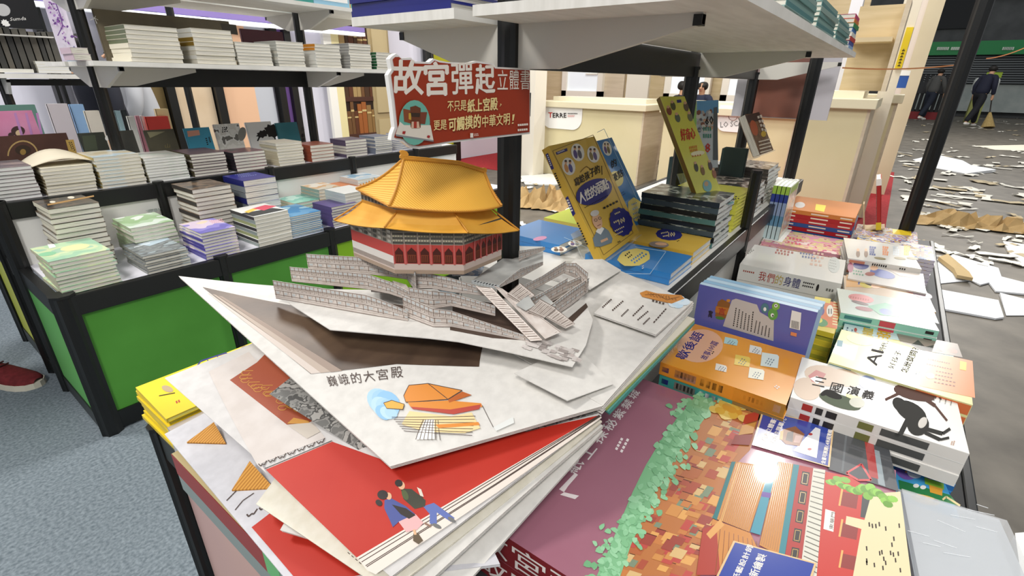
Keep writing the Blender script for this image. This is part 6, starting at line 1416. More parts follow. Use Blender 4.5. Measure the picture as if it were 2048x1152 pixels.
class Sheet:
    """board page: corners near-left, near-right, far-left, far-right as (px, py, z) or points"""
    def __init__(s, c, sag=0, plies=2, name='page', mt=CARD, gap=.0022, prints=None, n=14, curl=None, under=None):
        s.P = [A(*q) if not isinstance(q, V) else q for q in c]; s.sag = sag; s.curl = curl
        s.h = homography([prj(p) for p in s.P])
        b = MB()
        nrm = (s.P[1] - s.P[0]).cross(s.P[2] - s.P[0]).normalized(); s.nrm = nrm if nrm.z > 0 else -nrm
        for k in range(plies):
            off = -s.nrm * gap * k - PO; sh = .004 * k
            top = lambda u, v: s.at(u, v) + off
            b.grid(top, n, n, mt)
            b.grid(lambda u, v: s.at(u, v) + off - s.nrm * .0012, n, n, under or mt)
            rim = [(i / n, 0) for i in range(n + 1)] + [(1, i / n) for i in range(1, n + 1)] + [(1 - i / n, 1) for i in range(1, n + 1)] + [(0, 1 - i / n) for i in range(1, n)]
            for a, c_ in zip(rim, rim[1:] + rim[:1]): b.poly([top(*a), top(*c_), top(*c_) - s.nrm * .0012, top(*a) - s.nrm * .0012], mt)
        if prints: prints(Print(b, lambda p: s.at(*s.h(p)) - PO, lift=s.nrm, h0=.0006, step=.00004, fine=18))
        s.o = b.build(name, pb)
    def at(s, u, v):
        P = s.P; p = P[0] * ((1 - u) * (1 - v)) + P[1] * (u * (1 - v)) + P[2] * ((1 - u) * v) + P[3] * (u * v)
        z = s.sag * 4 * u * (1 - u)
        if s.curl: z += s.curl(u, v)
        return p + V((0, 0, z))
BEI = M('cfc6bf', .6); REDP = noisy('vermilion_print', 'b22b1f', 'bd3526', 4, .45); TERR = M('9c4a2e', .5); GOLD = M('c28a3a', .5); LINE = M('4a3a34', .6)
ORT = noisy('amber_tiles', 'b0742a', 'd29a45', 75, .6, 'Object', (1, 1, 1), 1, (.3, .7), kind='wave_y')
def scallop(pr, a, b_, n, s_):
    for i in range(n):
        t = i / n; x, y = a[0] + (b_[0] - a[0]) * t, a[1] + (b_[1] - a[1]) * t; dx, dy = (b_[0] - a[0]) / n, (b_[1] - a[1]) / n
        pr.lines(LINE, [(x, y), (x + dx * .2, y + dy * .2 + s_), (x + dx * .45, y + dy * .45 + s_ * .6), (x + dx * .6, y + dy * .6 + s_ * 1.1), (x + dx * .85, y + dy * .85)], 2)
def bottom_page(pr):
    pr.poly(BEI, [(400, 838), (440, 822), (720, 1100), (690, 1152), (560, 1020)])
    scallop(pr, (522, 1078), (572, 1060), 3, 5); pr.poly(REDP, [(532, 1098), (580, 1068), (700, 1160), (600, 1175)])
    pr.rows(LINE, (456, 897), (492, 924), (0, 0), 1, 7, 4, .5); pr.lines(LINE, [(488, 1050), (500, 1035), (520, 1022)], 1.6); pr.lines(LINE, [(504, 1068), (512, 1056), (526, 1048)], 1.4)
Sheet([(590, 1180, .604), (1000, 1128, .63), (329, 868, .604), V((.60, .80, .66))], 0, 2, prints=bottom_page, gap=.004, mt=noisy('cool_white_card', 'c6c5ca', 'cfced3', 60, .65))
# folded roof points rising from the bottom page
for q, ap_ in (([(374, 886, .607), (452, 888, .612), (428, 846, .625)], (448, 893, .611)), ([(464, 982, .607), (548, 978, .612), (500, 924, .63)], (545, 985, .611))):
    b = MB(); p_ = [A(*x) - PO for x in q]; b.prism(p_, (0, 0, .002), ORT); a_ = A(*ap_) - PO
    b.poly([p_[0], p_[1], p_[1] - V((0, 0, .004)), p_[0] - V((0, 0, .004))], M('8a5a28', .6)); b.build('roof_point', pb)
# sheets between
Sheet([(930, 1170, .618), (1206, 862, .705), (560, 1060, .628), V((.62, .74, .70))], 0, 3, gap=.003)
Sheet([(830, 1190, .624), (1206, 851, .716), (520, 1010, .632), V((.61, .74, .715))], .004, 3, gap=.003)
Sheet([(775, 1185, .631), (1204, 842, .724), (512, 1008, .638), V((.60, .74, .725))], -.006, 2, mt=noisy('cream_card', 'd9d3c2', 'e2ddcf', 60, .65))
def red_page(pr):
    pr.poly(noisy('warm_grey_print', 'c9c0ba', 'd2cac5', 30, .6), [(420, 745), (500, 705), (650, 860), (670, 884), (525, 940), (545, 958)])
    pr.poly(TERR, [(466, 764), (520, 728), (545, 700), (690, 800), (640, 852), (590, 858)])
    rr = random.Random(6)
    for i in range(16):
        x, y = 490 + 8.0 * i + rr.uniform(-8, 8), 755 + 5.5 * i + rr.uniform(-18, 8); pr.lines(GOLD, [(x + 9 * math.cos(t), y + 5 * math.sin(t)) for t in (0, 1, 2, 3, 4)] + [(x + 16, y - 4)], 1.3)
    pr.poly(GOLD, [(590, 856), (604, 844), (634, 850), (640, 856)]); pr.poly(M('c2b8ac', .6), [(590, 858), (642, 854), (660, 872), (632, 886)])
    scallop(pr, (528, 938), (672, 884), 7, 6)
    pr.line(LINE, (541, 948), (684, 890), 1.6)
    pr.poly(REDP, [(543, 950), (684, 892), (800, 930), (1198, 832), (1000, 950), (717, 1121)])
    CRM = M('ddd2c8', .55); pr.poly(CRM, [(717, 1121), (1000, 950), (1199, 831), (1203, 836), (1010, 975), (752, 1152), (736, 1146)])
    for k in (.12, .3, .55, .62): pr.lines(LINE, [(717 + 30 * k, 1121 + 28 * k), (1000 + 9 * k, 950 + 22 * k), (1199 + 3 * k, 831 + 4 * k)], 1.5)
    # two strolling visitors printed on the page
    BK = M('2a211e', .5); JN = M('5a6aa8', .5); BLC = M('46518f', .5)
    pr.poly(JN, [(862, 1012), (884, 1004), (922, 1030), (914, 1038), (888, 1022), (886, 1046), (872, 1044), (874, 1026)]); pr.poly(M('3a3a2c', .5), [(820, 980), (842, 980), (868, 1000), (866, 1012), (845, 1018), (824, 1000)]); pr.disc(M('4f5a35', .5), (828, 992), 6, 10, -20); pr.line(M('3a3a2c', .5), (846, 988), (862, 998), 7)
    pr.disc(FLESH, (822, 974), 7, 8); pr.disc(BK, (817, 970), 8, 7); pr.poly(M('d9cfc0', .5), [(853, 976), (861, 980), (865, 994), (858, 992)]); pr.disc(M('6a6a6a', .5), (886, 1048), 9, 4, 20); pr.disc(M('6a6a6a', .5), (916, 1034), 8, 4, 30)
    pr.poly(M('d9a8a8', .5), [(810, 1044), (846, 1028), (860, 1044), (846, 1058), (824, 1064)]); pr.poly(BLC, [(786, 1004), (800, 1000), (828, 1014), (845, 1028), (812, 1044), (798, 1056), (792, 1040), (784, 1020)]); pr.poly(BK, [(800, 1012), (828, 1018), (846, 1030), (832, 1038), (816, 1030)])
    pr.disc(FLESH, (795, 996), 6, 7); pr.disc(BK, (783, 994), 11, 9, -10); pr.disc(BK, (774, 1010), 7, 6, 30); pr.poly(M('5a4a35', .5), [(838, 1066), (847, 1064), (856, 1078), (846, 1086), (836, 1080)]); pr.line(FLESH, (840, 1058), (842, 1068), 5); pr.line(M('8a6a5a', .5), (862, 1044), (874, 1050), 4)
    pr.rows(LINE, (700, 1112), (730, 1138), (0, 0), 1, 2, 4)
Sheet([(782, 1154, .642), (1203, 830, .733), (329, 756, .70), V((.58, .76, .745))], 0, 2, prints=red_page, gap=.003, mt=noisy('page_white_grey', 'c9c6c4', 'd2cfcd', 60, .65))
ROCK = art('rockwave', ['6f6e6b', '8d8b87', '4f4e4c', 'a3a09b'], 70, .6)
Sheet([(776, 937, .672), (1203, 824, .736), (539, 788, .715), V((.60, .74, .742))], 0, 1, mt=ROCK)
# top spread: left leaf with title
def title_page(pr):
    pr.poly(noisy('brown_print_with_shade', '3d2e26', '64503f', 5, .4, stretch=(1, 2, 1)), [(420, 577), (640, 612), (1000, 650), (1010, 742), (940, 738), (862, 735), (660, 762)])  # brown print, darkened to include the shadow the palace casts here
    for k, c_ in enumerate(('cbbfb6', 'b3a396', '98867a')):  # painted steps of the overlapping lamp shadows along the leaf
        pr.poly(M(c_, .55), [(430 + 14 * k, 590 + 3 * k), (436 + 17 * k, 592 + 3 * k), (690 + 26 * k, 758 - 3 * k), (662 + 26 * k, 762 - 3 * k)])
    for i, s_ in enumerate('巍峨的大宮殿'): pr.text(LINE, s_, (700 + 30 * i, 786 - 4.5 * i), (724 + 30 * i, 783 - 4.5 * i), (-2, -21), .004)
    for k in range(9): pr.disc(M(('a9cbe6', '9cc3e4', '8ebbe0', 'b4d2ea')[k % 4], .6), (815 + 9 * (k % 3), 810 + 10 * (k // 3)), 30 - 2 * k, 26 - 2 * k)
    OR_ = M('d98a3a', .5); ORD_ = M('b5602c', .5)
    pr.poly(OR_, [(870, 796), (884, 776), (922, 772), (985, 784), (958, 800), (872, 808)]); pr.lines(LINE, [(870, 796), (884, 776), (922, 772), (985, 784), (958, 800), (872, 808), (870, 796)], 1.3); pr.line(LINE, (922, 772), (958, 800), 1.3)
    pr.poly(OR_, [(876, 808), (960, 802), (1018, 806), (1020, 812), (960, 818), (880, 816)]); pr.poly(ORD_, [(985, 786), (1002, 792), (960, 806), (958, 801)]); pr.poly(M('b5483c', .5), [(880, 816), (960, 818), (1018, 808), (1014, 816), (965, 826), (884, 820)])
    pr.poly(M('e6cf9a', .5), [(876, 824), (960, 830), (1000, 822), (1012, 848), (980, 858), (900, 860), (850, 850)]); pr.poly(M('e0a84a', .5), [(822, 812), (842, 806), (868, 812), (862, 822), (826, 822)]); pr.lines(LINE, [(822, 812), (842, 806), (868, 812), (862, 822), (826, 822)], 1.2, True)
    for k in range(7): pr.line(LINE, (832 + 3 * k, 838 + 4 * k), (1006 - 2 * k, 828 + 5.5 * k), 1)
    pr.poly(M('e9e6e0', .6), [(905, 838), (925, 836), (915, 872), (872, 876)])
    for k in range(7): pr.line(LINE, (902 + 5 * k, 838), (872 + 9 * k, 876 - .4 * k), 1.2)
    pr.poly(OR_, [(925, 846), (1010, 838), (1012, 843), (930, 852)]); pr.lines(LINE, [(1020, 810), (1036, 846)], 1); pr.poly(M('d9dbd8', .6), [(1036, 846), (1072, 828), (1073, 838), (1040, 852)])
topL = Sheet([(780, 933, .70), (1205, 812, .75), (357, 552, .80), V((.63, .66, .76))], 0, 3, prints=title_page, gap=.003, mt=CARD, curl=lambda u, v: .012 * math.sin(math.pi * u) * v * -1, under=CARD)
# right leaf with text flap
def right_page(pr):
    pr.poly(BEI, [(1000, 715), (1040, 690), (1180, 690), (1170, 735), (1150, 750), (1100, 745)]) if False else None
    pr.poly(M('dcaa4a', .5), [(1172, 770), (1180, 764), (1184, 774), (1176, 781)])
topR = Sheet([(1206, 811, .751), (1388, 606, .762), V((.55, .50, .757)), (1240, 541, .768)], 0, 4, prints=right_page, gap=.0045)
def flap_print(pr):
    for k, (x0, y0, x1, y1) in enumerate(((1203, 617, 1228, 594), (1222, 623, 1250, 598), (1240, 634, 1256, 618), (1262, 634, 1290, 606), (1272, 642, 1298, 620), (1284, 650, 1300, 634), (1304, 648, 1330, 618))): pr.rows(LINE, (x0, y0), (x1, y1), (0, 0), 1, 3, 7, .7)
    r2 = random.Random(3)
    for k in range(9): pr.disc(M(('c2dcee', 'd5e4ef')[k % 2], .6), (1352 + r2.gauss(0, 8), 604 + r2.gauss(0, 6)), 12, 8)
    OC = M('c5833c', .5)
    pr.poly(OC, [(1276, 588), (1290, 582), (1312, 588), (1362, 590), (1368, 598), (1340, 610), (1312, 604), (1280, 596)]); pr.lines(M('7a4a1c', .5), [(1286, 592), (1310, 590), (1330, 602), (1358, 594)], 1.5); pr.rows(M('7a4a1c', .5), (1292, 588), (1358, 598), (4, 6), 3, 1.4, 9); pr.rows(LINE, (1300, 604), (1330, 612), (0, 0), 1, 4, 4)
Sheet([(1312, 669, .768), (1386, 603, .770), (1188, 626, .769), (1247, 566, .775)], 0, 2, name='text_flap', prints=flap_print, n=6)
Sheet([(1135, 801, .758), (1226, 768, .758), (1028, 746, .762), (1150, 690, .764)], 0, 1, name='gatefold_flap', n=6)
# teal endpaper and covers under the right leaf
for k, (c_, dz) in enumerate((('d9d4c4', 0), ('8f9f5a', 1), ('5fa39a', 2), ('3f7f7a', 3))):
    b = MB(); z1 = .7395 - .0032 * dz
    pts = [A(1210 + 3 * k, 818 + 4 * k, z1), A(1389, 640 + 3 * k, z1), V((.9, .44, z1)), V((.60, .44, z1))]
    b.prism([V((p.x, p.y, z1)) - PO for p in reversed(pts)], (0, 0, .0026), M(c_, .5)); b.build('cover_board', pb)

# ------------------------------------------------------------------ paper terraces
STONE = noisy('stone_print', 'cfc3bb', 'ded5ce', 70, .6); STL = M('7d6d63', .6); STP = M('b3a69c', .6); STB = M('c4c9ca', .6)
def wall_strip(pts, name='terrace_wall', steps=None, mt=STONE, pd=.0085):
    """pts: (px, py_bottom, z_bottom, py_top); printed stone balustrade on a folded paper wall"""
    b = MB(); q = []
    for px, pb_, zb_2, pt_ in pts:
        lo = A(px, pb_, zb_2); hi = V((lo.x, lo.y, up_to(lo, pt_))); q.append((lo - PO, hi - PO))
    for (l0, h0), (l1, h1) in zip(q, q[1:]):
        n = (l1 - l0).cross(h0 - l0).normalized()
        if n.dot(CAMP - PO - l0) < 0: n = -n
        b.poly([l0, l1, h1, h0], mt); b.poly([h0 - n * .001, h1 - n * .001, l1 - n * .001, l0 - n * .001], CARD); b.poly([h0, h1, h1 - n * .001, h0 - n * .001], CARD)
        def at(s_, t): return (l0.lerp(l1, s_)).lerp(h0.lerp(h1, s_), t) + n * .0004
        L = max((l1 - l0).length, .01); k = max(2, int(L / pd))
        def rc(s0, s1, t0, t1, m_): b.poly([at(s0, t0), at(s1, t0), at(s1, t1), at(s0, t1)], m_)
        for t0, t1, m_ in ((.0, .03, STL), (.13, .15, STP), (.24, .265, STL), (.48, .505, STL), (.58, .6, STP), (.76, .785, STL), (.97, 1, STL)): rc(0, 1, t0, t1, m_)
        for i in range(k):
            s0 = i / k; ds = 1 / k
            rc(s0 + ds * .08, s0 + ds * .18, .6, .97, STL); rc(s0 + ds * .34, s0 + ds * .9, .66, .74, STP); rc(s0 + ds * .34, s0 + ds * .9, .82, .93, STB)
            if i % 2 == 0: rc(s0 + ds * .2, s0 + ds * .32, .2, .5, STL); rc(s0 + ds * .5, s0 + ds * 1.2 if s0 + ds * 1.2 < 1 else 1, .31, .42, STB)
            else: rc(s0 + ds * .4, s0 + ds * .5, .36, .5, STP)
    return b.build(name, pb)
def roof_strip(pts, name, mt, th=.001):
    b = MB(); p = [A(*q) - PO for q in pts]; b.prism(p, (0, 0, th), mt); return b.build(name, pb)
# base sheet the terraces stand on
base = [(x, y, .779) for x, y in ((577, 606), (850, 612), (1080, 590), (1168, 600), (1186, 640), (1172, 690), (1145, 733), (1000, 700), (917, 683), (858, 676), (660, 659))]
b = MB(); p = [A(*q) - PO for q in base]; c_ = sum(p, V()) / len(p); n_ = len(p)
b.mesh(p + [c_], [(i, (i + 1) % n_, n_) for i in range(n_)], CARD); b.mesh([q - V((0, 0, .0015)) for q in p] + [c_ - V((0, 0, .0015))], [((i + 1) % n_, i, n_) for i in range(n_)], CARD)
b.mesh(p + [q - V((0, 0, .0015)) for q in p], [(i, n_ + i, n_ + (i + 1) % n_, (i + 1) % n_) for i in range(n_)], CARD)
DKB = M('4a3a31', .55)  # painted shade: dark brown fill for the recesses between terrace walls
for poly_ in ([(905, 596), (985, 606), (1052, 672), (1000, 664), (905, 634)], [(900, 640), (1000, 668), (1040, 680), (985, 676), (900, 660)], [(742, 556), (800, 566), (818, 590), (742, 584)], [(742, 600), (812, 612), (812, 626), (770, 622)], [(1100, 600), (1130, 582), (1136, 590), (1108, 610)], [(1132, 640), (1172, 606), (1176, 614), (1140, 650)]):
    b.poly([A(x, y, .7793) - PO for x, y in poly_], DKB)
rr = random.Random(4)
for i in range(60):
    x = rr.uniform(1045, 1150); y = 668 + (x - 1045) * .32 + rr.uniform(-8, 40) * .6
    if y > 722: continue
    w = rr.uniform(8, 20); pp = [A(u, v, .7794 + .00003 * i) - PO for u, v in ((x, y), (x + w, y + w * .3), (x + w - 4, y + w * .3 + 5), (x - 4, y + 5))]
    b.poly(pp, M(rr.choice(('b3aaa6', 'c4bdb9', '9b928e', 'd0c9c5')), .6))
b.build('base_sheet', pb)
ZA, ZB_, ZC = .814, .796, .7795
wall_strip([(552, 597, ZC, 561), (640, 612, ZC, 575), (735, 629, ZC, 590), (765, 634, ZC, 600), (816, 642, ZC, 622)])
wall_strip([(584, 563, ZB_, 534), (660, 571, ZB_, 541), (736, 579, ZB_, 548), (780, 588, ZB_, 563), (822, 602, ZB_, 585)])
wall_strip([(617, 540, ZA, 508), (680, 546, ZA, 512), (736, 549, ZA, 515), (775, 553, ZA, 530), (822, 560, ZA, 549)])
wall_strip([(808, 632, ZC, 591), (867, 654, ZC, 617), (903, 654, ZC, 622), (980, 668, ZC, 648), (1058, 683, ZC, 674)])
wall_strip([(820, 610, ZB_, 575), (865, 618, ZB_, 582), (902, 612, ZB_, 586), (990, 632, ZB_, 612)])
wall_strip([(832, 577, ZA, 543), (864, 577, ZA, 548), (902, 584, ZA, 556), (974, 592, ZA, 578)])
wall_strip([(815, 560, ZA + .004, 545), (833, 585, ZA, 543)])
# plaza tongue and right wing
PLZ = noisy('pale_plaza_print', 'a9aaa8', 'bfc0bd', 25, .6)
roof_strip([(944, 562, .822), (1040, 493, .812), (1086, 494, .812), (1086, 526, .816), (995, 576, .822)], 'plaza', PLZ)
b = MB()
for i in range(9):
    t = i / 8; x, y = 948 + 46 * t, 566 + 10 * t; p = A(x, y, .824) - PO; b.tube(p, p + V((0, 0, .004)), .0045, STB, 10)
b.build('plaza_edge', pb)
wall_strip([(1038, 522, .822, 502), (1090, 500, .822, 494)]); wall_strip([(994, 578, .822, 574), (1040, 556, .822, 538), (1086, 530, .822, 523)], pd=.01)
wall_strip([(1040, 592, .806, 575), (1084, 570, .806, 552), (1130, 545, .806, 522)]); wall_strip([(1062, 622, .794, 597), (1100, 600, .794, 577), (1134, 582, .794, 556)])
wall_strip([(1086, 612, .787, 590), (1130, 590, .787, 566), (1174, 570, .787, 545)]); wall_strip([(1098, 640, .783, 612), (1140, 612, .783, 580), (1176, 584, .783, 556)])
wall_strip([(1124, 545, .80, 527), (1150, 555, .80, 526), (1172, 585, .79, 545)])
# stair ramps
def ramp(q, n, name='stair_ramp', dark=.3):
    b = MB(); p = [A(*x) - PO for x in q]; nn = (p[1] - p[0]).cross(p[3] - p[0]).normalized(); nn = nn if nn.dot(CAMP - PO - p[0]) > 0 else -nn
    b.prism(p, -nn * .0014, STONE)
    def at(s_, t): return p[0].lerp(p[1], s_).lerp(p[3].lerp(p[2], s_), t) + nn * .0005
    for i in range(n):
        s0 = (i + .1) / n; s1 = (i + .1 + dark) / n; b.poly([at(.12, s0), at(.88, s0), at(.88, s1), at(.12, s1)], STP if i % 2 else STL)
    for a_, c_ in ((0, .035), (.965, 1)): b.poly([at(a_, 0), at(c_, 0), at(c_, 1), at(a_, 1)], STL)
    return b.build(name, pb)
ramp([(950, 572, .834), (985, 576, .836), (1086, 680, .790), (1060, 682, .785)], 24)
ramp([(988, 572, .838), (1004, 578, .839), (1122, 664, .792), (1090, 678, .790)], 28)
ramp([(1014, 588, .838), (1040, 566, .838), (1070, 590, .824), (1042, 606, .824)], 10); ramp([(1056, 622, .820), (1080, 598, .818), (1112, 616, .804), (1088, 636, .806)], 10); ramp([(1092, 634, .805), (1112, 618, .804), (1150, 648, .790), (1132, 656, .790)], 9)
roof_strip([(1070, 605, .81), (1090, 590, .81), (1112, 612, .805), (1092, 622, .805)], 'plaza', PLZ); roof_strip([(1032, 610, .826), (1056, 590, .826), (1070, 612, .818), (1052, 622, .818)], 'plaza', PLZ)
# side gatehouse wing left of centre and small blue sky piece
roof_strip([(785, 562, .812), (812, 570, .812), (828, 592, .80), (800, 586, .80)], 'stair_ramp', STONE)
roof_strip([(815, 545, .80), (838, 540, .80), (838, 560, .80), (800, 556, .80)], 'sky_print', art('bluewhite', ['8fb0d6', 'c9d6e4', '5f86b5'], 40, .5)); roof_strip([(900, 538, .815), (968, 534, .815), (962, 552, .812), (905, 552, .812)], 'sky_print', art('bluewhite', ['8fb0d6', 'c9d6e4', '5f86b5'], 40, .5))
# open white sheets at the back right
roof_strip([(1150, 520, .785), (1205, 519, .785), (1242, 541, .775), (1180, 580, .775), (1100, 560, .78)], 'back_sheet', CARD)

# ------------------------------------------------------------------ the paper temple
ZT = .846
L0, L1, C1, R1 = A(708, 512, ZT), A(790, 547, ZT), A(928, 549, ZT), A(1003, 517, ZT)
R2 = R1 + (L0 - L1) * .8
foot = [L0, L1, C1, R1, R2]
cen = (L0 + L1 + R1 + R2) / 4
hw = up_to(L1, 458) - ZT
def outs(p, k): q = cen + (p - cen) * k; return V((q.x, q.y, 0))
tw = MB(); RW = M('b5403a', .5); GRW = M('8a8378', .5); GRD = M('4a4842', .5); DOOR = M('4a1c14', .5); LAT = M('7a3a22', .5); PIL = M('c0605a', .5); BASE1 = M('cdbab0', .55)
wh = ((0, .09, M('a8927f', .55)), (.09, .23, BASE1), (.23, .66, RW), (.66, .95, GRW), (.95, 1.0, GRD))
for a_, c_ in zip(foot, foot[1:] + foot[:1]):
    for t0, t1, m_ in wh:
        z0, z1 = ZT + hw * t0, ZT + hw * t1
        if a_ is L0 and t0 == .23: tw.poly([V((p.x, p.y, z)) - PO for p, z in ((a_, ZT + hw * .12), (c_, ZT + hw * .12), (c_, ZT + hw * .4), (a_, ZT + hw * .4))], M('d9d3cd', .55)); z0 = ZT + hw * .4
        tw.poly([V((p.x, p.y, z)) - PO for p, z in ((a_, z0), (c_, z0), (c_, z1), (a_, z1))], m_)
tw.build('temple_wall', pb)
tp2 = MB()
def face(a_, c_, n, wide=None):
    d = (c_ - a_); nn = V((d.y, -d.x, 0)).normalized()
    if nn.dot(CAMP - a_) < 0: nn = -nn
    def at(s_, t, o=.0006): q = a_ + d * s_ + nn * o; return V((q.x, q.y, ZT + hw * t)) - PO
    def rc(s0, s1, t0, t1, m_, o=.0006): tp2.poly([at(s0, t0, o), at(s1, t0, o), at(s1, t1, o), at(s0, t1, o)], m_)
    k = len(n) ; tot = sum(n); s0 = 0
    for w in n:
        s1 = s0 + w / tot; e = (s1 - s0)
        tp2.poly([at(s0 + e * .16, .25), at(s1 - e * .16, .25), at(s1 - e * .16, .5), at((s0 + s1) / 2, .6), at(s0 + e * .16, .5)], DOOR)
        for j in range(4): rc(s0 + e * (.22 + .15 * j), s0 + e * (.3 + .15 * j), .27, .42, LAT, .0009)
        rc(s0 + e * .2, s1 - e * .2, .42, .44, LAT, .001)
        rc(s0, s0 + e * .09, .22, .68, PIL, .0012); rc(s1 - e * .09, s1, .22, .68, PIL, .0012)
        for t0 in (.69, .79, .88): rc(s0 + e * .05, s1 - e * .05, t0, t0 + .035, GRD, .001)
        for j in range(4): rc(s0 + e * (.08 + .22 * j), s0 + e * (.2 + .22 * j), .735, .77, M('b9b39a', .5), .001); rc(s0 + e * (.08 + .22 * j), s0 + e * (.2 + .22 * j), .835, .868, M('a9a389', .5), .001)
        rc(s0, s0 + e * .04, .66, .95, M('a59c92', .5), .0013); s0 = s1
face(L1, C1, [1, 1.15, 1.05, 1, 1, .75]); face(C1, R1, [1.6, .9, .9, .9, .8, .8])
for s0 in [i / 9 for i in range(9)]:
    for t0 in (.69, .8, .9):
        q = L0.lerp(L1, s0 + .02); q2 = L0.lerp(L1, s0 + .09); nn = V((-1, 0, 0)) * .0008
        tp2.poly([V((p.x, p.y, ZT + hw * t)) - PO + nn for p, t in ((q, t0), (q2, t0), (q2, t0 + .06), (q, t0 + .06))], GRD if int(s0 * 9) % 2 else M('b5b0a4', .5))
tp2.build('colonnade', pb)
TILE = noisy('yellow_tiles', 'cf9632', 'efb852', 95, .55, 'Object', (1, .25, 0), 1, (.25, .6), kind='wave_x', spec=.3)
TILE2 = noisy('yellow_eave', 'd99c36', 'e8b04a', 14, .55); RIDGE = M('c58a30', .5); UND = M('8a6a35', .6)
# lower roof
lo = [outs(L0, 1.2), outs(L1, 1.16), outs(C1, 1.14), outs(R1, 1.24), outs(R2, 1.25)]
li = [outs(L0, .82), outs(L1, .84), outs(C1, .78), outs(R1, .78), outs(R2, .76)]
ze = [up_to(V((p.x, p.y, ZT)), y) for p, y in zip(lo, (441, 456, 466, 461))]; ze.append(ze[3])
zi = up_to(V((li[1].x, li[1].y, ZT)), 426)
b = MB()
for i in range(5):
    j = (i + 1) % 5
    A0, A1_, B0, B1 = V((lo[i].x, lo[i].y, ze[i])) - PO, V((lo[j].x, lo[j].y, ze[j])) - PO, V((li[i].x, li[i].y, zi)) - PO, V((li[j].x, li[j].y, zi)) - PO
    b.grid(lambda u, v: A0.lerp(A1_, u).lerp(B0.lerp(B1, u), v) - V((0, 0, .004 * math.sin(math.pi * v))) + V((0, 0, -.003 * math.sin(math.pi * u) * (1 - v))), 10, 4, TILE2)
    b.grid(lambda u, v: A0.lerp(A1_, u).lerp(B0.lerp(B1, u), v) - V((0, 0, .0012 + .004 * math.sin(math.pi * v))) + V((0, 0, -.003 * math.sin(math.pi * u) * (1 - v))), 10, 4, UND)
for i in range(5):
    A0, B0 = V((lo[i].x, lo[i].y, ze[i] + .001)) - PO, V((li[i].x, li[i].y, zi + .001)) - PO
    b.tube(A0, B0, .0016, RIDGE, 6)
lr = b.build('lower_roof', pb)
# band between the roofs, outline of the upper eaves first
uo = [outs(L0, .87), outs(L1, 1.0), outs(C1, 1.05), outs(R1, 1.0), outs(R2, .95)]
yy = (378, 413, 427, 412)
zo = [up_to(V((p.x, p.y, ZT)), y) for p, y in zip(uo, yy)]; zo.append(zo[3] - .004)
b = MB()
zu = up_to(V((li[0].x, li[0].y, ZT)), 383)
ZU = [min(zu, z + .004) for z in zo]
for i in range(5):
    j = (i + 1) % 5
    for t0, t1, m_ in ((0, .3, RIDGE), (.3, .75, GRW), (.75, 1, RIDGE)):
        lo2 = lambda q, t: V((li[q].x, li[q].y, zi + (ZU[q] - zi) * t)) - PO
        b.poly([lo2(i, t0), lo2(j, t0), lo2(j, t1), lo2(i, t1)], m_)
for k in range(10):
    q, q2 = li[0].lerp(li[1], k / 10 + .02), li[0].lerp(li[1], k / 10 + .07); nn = V((-.0008, 0, 0))
    b.poly([V((p.x, p.y, zi + (zu - zi) * t)) - PO + nn for p, t in ((q, .36), (q2, .36), (q2, .7), (q, .7))], GRD)
b.build('clerestory_band', pb)
# upper roof
EV = [V((p.x, p.y, z)) for p, z in zip(uo, zo)]
ra = uo[0].lerp(uo[1], .55) + (uo[3] - uo[1]) * .28; rb = uo[4].lerp(uo[3], .5) + (uo[3] - uo[1]) * .04; rm = ra.lerp(rb, .66)
RA, RM, RB = [V((p.x, p.y, up_to(V((p.x, p.y, ZT)), y))) for p, y in ((ra, 318), (rm, 328), (rb, 344))]
b = MB()
def bez(a_, m_, c_, t): return a_ * ((1 - t) ** 2) + m_ * (2 * t * (1 - t)) + c_ * (t * t)
def eavef(u): return bez(EV[1], EV[2] + (EV[2] - (EV[1] + EV[3]) / 2) * .5, EV[3], u)
def ridgef(u): return RA.lerp(RM, u / .66) if u < .66 else RM.lerp(RB, (u - .66) / .34)
def roofpt(e, r_, v, k=.13): q = e.lerp(r_, v); q.z -= k * (r_.z - e.z) * math.sin(math.pi * v); return q
b.grid(lambda u, v: roofpt(eavef(u), ridgef(u), v) - PO, 28, 12, TILE)
b.grid(lambda u, v: roofpt(EV[0].lerp(EV[1], u), RA, v) - PO, 10, 12, TILE)
b.grid(lambda u, v: roofpt(EV[3].lerp(EV[4], u), RB, v) - PO, 8, 12, TILE); b.grid(lambda u, v: roofpt(EV[4].lerp(EV[0], u), RB.lerp(RA, u), v) - PO, 12, 12, TILE)
ur = b.build('upper_roof', pb, True); ur.modifiers.new('t', 'SOLIDIFY').thickness = .0012
b = MB()
b.path([ridgef(i / 12) - PO + V((0, 0, .001)) for i in range(13)], .0028, RIDGE); b.path([ridgef(i / 12) - PO + V((0, 0, .0045)) for i in range(13)], .0016, RIDGE)
for e, r_ in ((EV[1], RA), (EV[0], RA), (EV[3], RB), (EV[4], RB)): b.path([roofpt(e, r_, i / 10) - PO + V((0, 0, .0012)) for i in range(11)], .0022, RIDGE)
b.path([eavef(i / 24) - PO for i in range(25)], .0014, M('b87c28', .5)); b.path([EV[0].lerp(EV[1], i / 6) - PO for i in range(7)], .0014, M('b87c28', .5))
b.build('roof_ridge', ur)
b = MB()
for r_, s_ in ((RA, 1), (RB, .55)):
    o_ = r_ - PO; prof = [(-.006, 0), (.007, 0), (.007, .006), (.0085, .009), (.006, .013), (.001, .0145), (-.004, .0135), (-.0055, .0105), (-.004, .007), (-.006, .004)]
    dx = (RB - RA).normalized()
    b.prism([o_ + dx * x * s_ + V((0, 0, z * s_)) + V((0, .002, 0)) for x, z in prof], (0, -.003, 0), RIDGE)
b.build('ridge_ornament', ur)
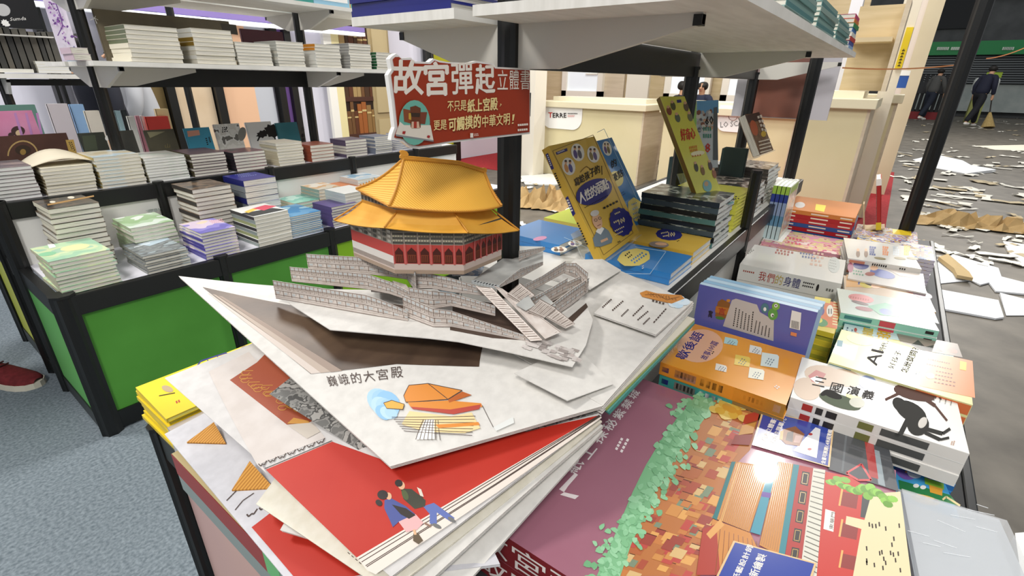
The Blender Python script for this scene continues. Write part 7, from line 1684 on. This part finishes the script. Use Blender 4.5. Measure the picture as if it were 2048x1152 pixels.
for e_, r_ in ((EV[0], RA), (EV[3], RB)):
    for k in range(6):
        b = MB(); q = roofpt(e_, r_, .1 + .06 * k) - PO; b.tube(q, q + V((0, 0, .006)), .0018, RIDGE, 6, r1=.0008); b.build('hip_figure', ur)

# ------------------------------------------------------------------ what lies under and beside the pop up book
yel = M('e6c92a', .35)
def stem(pr):
    pr.poly(M('c24aa8', .35), [(440, 762), (520, 718), (560, 700), (560, 712), (500, 742), (452, 772)]); pr.poly(M('3f9aa0', .35), [(405, 745), (430, 728), (452, 724), (450, 734), (425, 746)]); pr.lines(NV, [(392, 735), (402, 722), (452, 706), (462, 712), (450, 720), (402, 736)], 2.5, True); pr.lines(NV, [(415, 720), (420, 728)], 2); pr.lines(NV, [(435, 713), (440, 722)], 2)
    pr.disc(M('6a4a3a', .4), (490, 700), 12, 8, -20); pr.disc(M('8a7a5a', .4), (380, 742), 10, 4, -20); pr.disc(M('b09a7a', .4), (335, 778), 12, 6, 20); pr.line(INK, (318, 792), (350, 786), 1.6); pr.rows(M('b03a2c', .4), (352, 805), (364, 800), (0, 0), 1, 5, 2)
q = A(292, 770, .655)
stack(.19, .885, .53, .26, .15, 8, .0088, 'L', yel, yel, 'yellow activity', 'at the far left corner under the pop up book', kind='picture_book', cat='picture book', pages=PAGESY, printer=stem, jit=.003)
b = MB(); b.box(0, 0, 0, .24, .15, .012, M('5a4a40', .5)); tag(b.build('cardboard_tray', loc=(.21, .885, .517)), 'flat brown cardboard under the yellow activity books', 'cardboard')
def boxside(c, L, t):
    for y0, y1, c_ in ((.0, .60, '9a2f2c'), (.60, .68, '6fc07a')): c.box(-.0006, L * (1 - y1), t * .45, .0004, L * (1 - y0), t, M(c_, .4))
    r2 = random.Random(1)
    for i in range(22): c.box(-.0008, L * (.32 - .0145 * (i + 1)), t * .45, .0004, L * (.32 - .0145 * i), t * r2.uniform(.7, 1), M(r2.choice(('c98a3a', 'b5602c', 'a93a2c', 'd9a05a', '7fb05a')), .4))
b = MB(); b.box(0, 0, 0, .15, .47, .075, M('8d9a98', .4), top=M('b9a77a', .5)); boxside(b, .47, .075); tag(b.build('boxed_picture_book', loc=(.162, .325, .5185)), 'boxed book under the open leaves, its red and roof printed edge toward the aisle', 'boxed book')
b = MB(); b.box(0, 0, 0, .16, .07, .072, M('c9c6c0', .3, coat=.4), top=M('b7aca2', .3, coat=.4)); b.box(.0, .022, .0721, .16, .045, .0725, M('8a7a84', .3)); b.box(-.0005, .022, .04, 0, .045, .0725, M('8a7a84', .3)); tag(b.build('wrapped_carton', loc=(.185, .808, .517)), 'film wrapped carton with a mauve stripe beside the yellow activity books', 'carton')
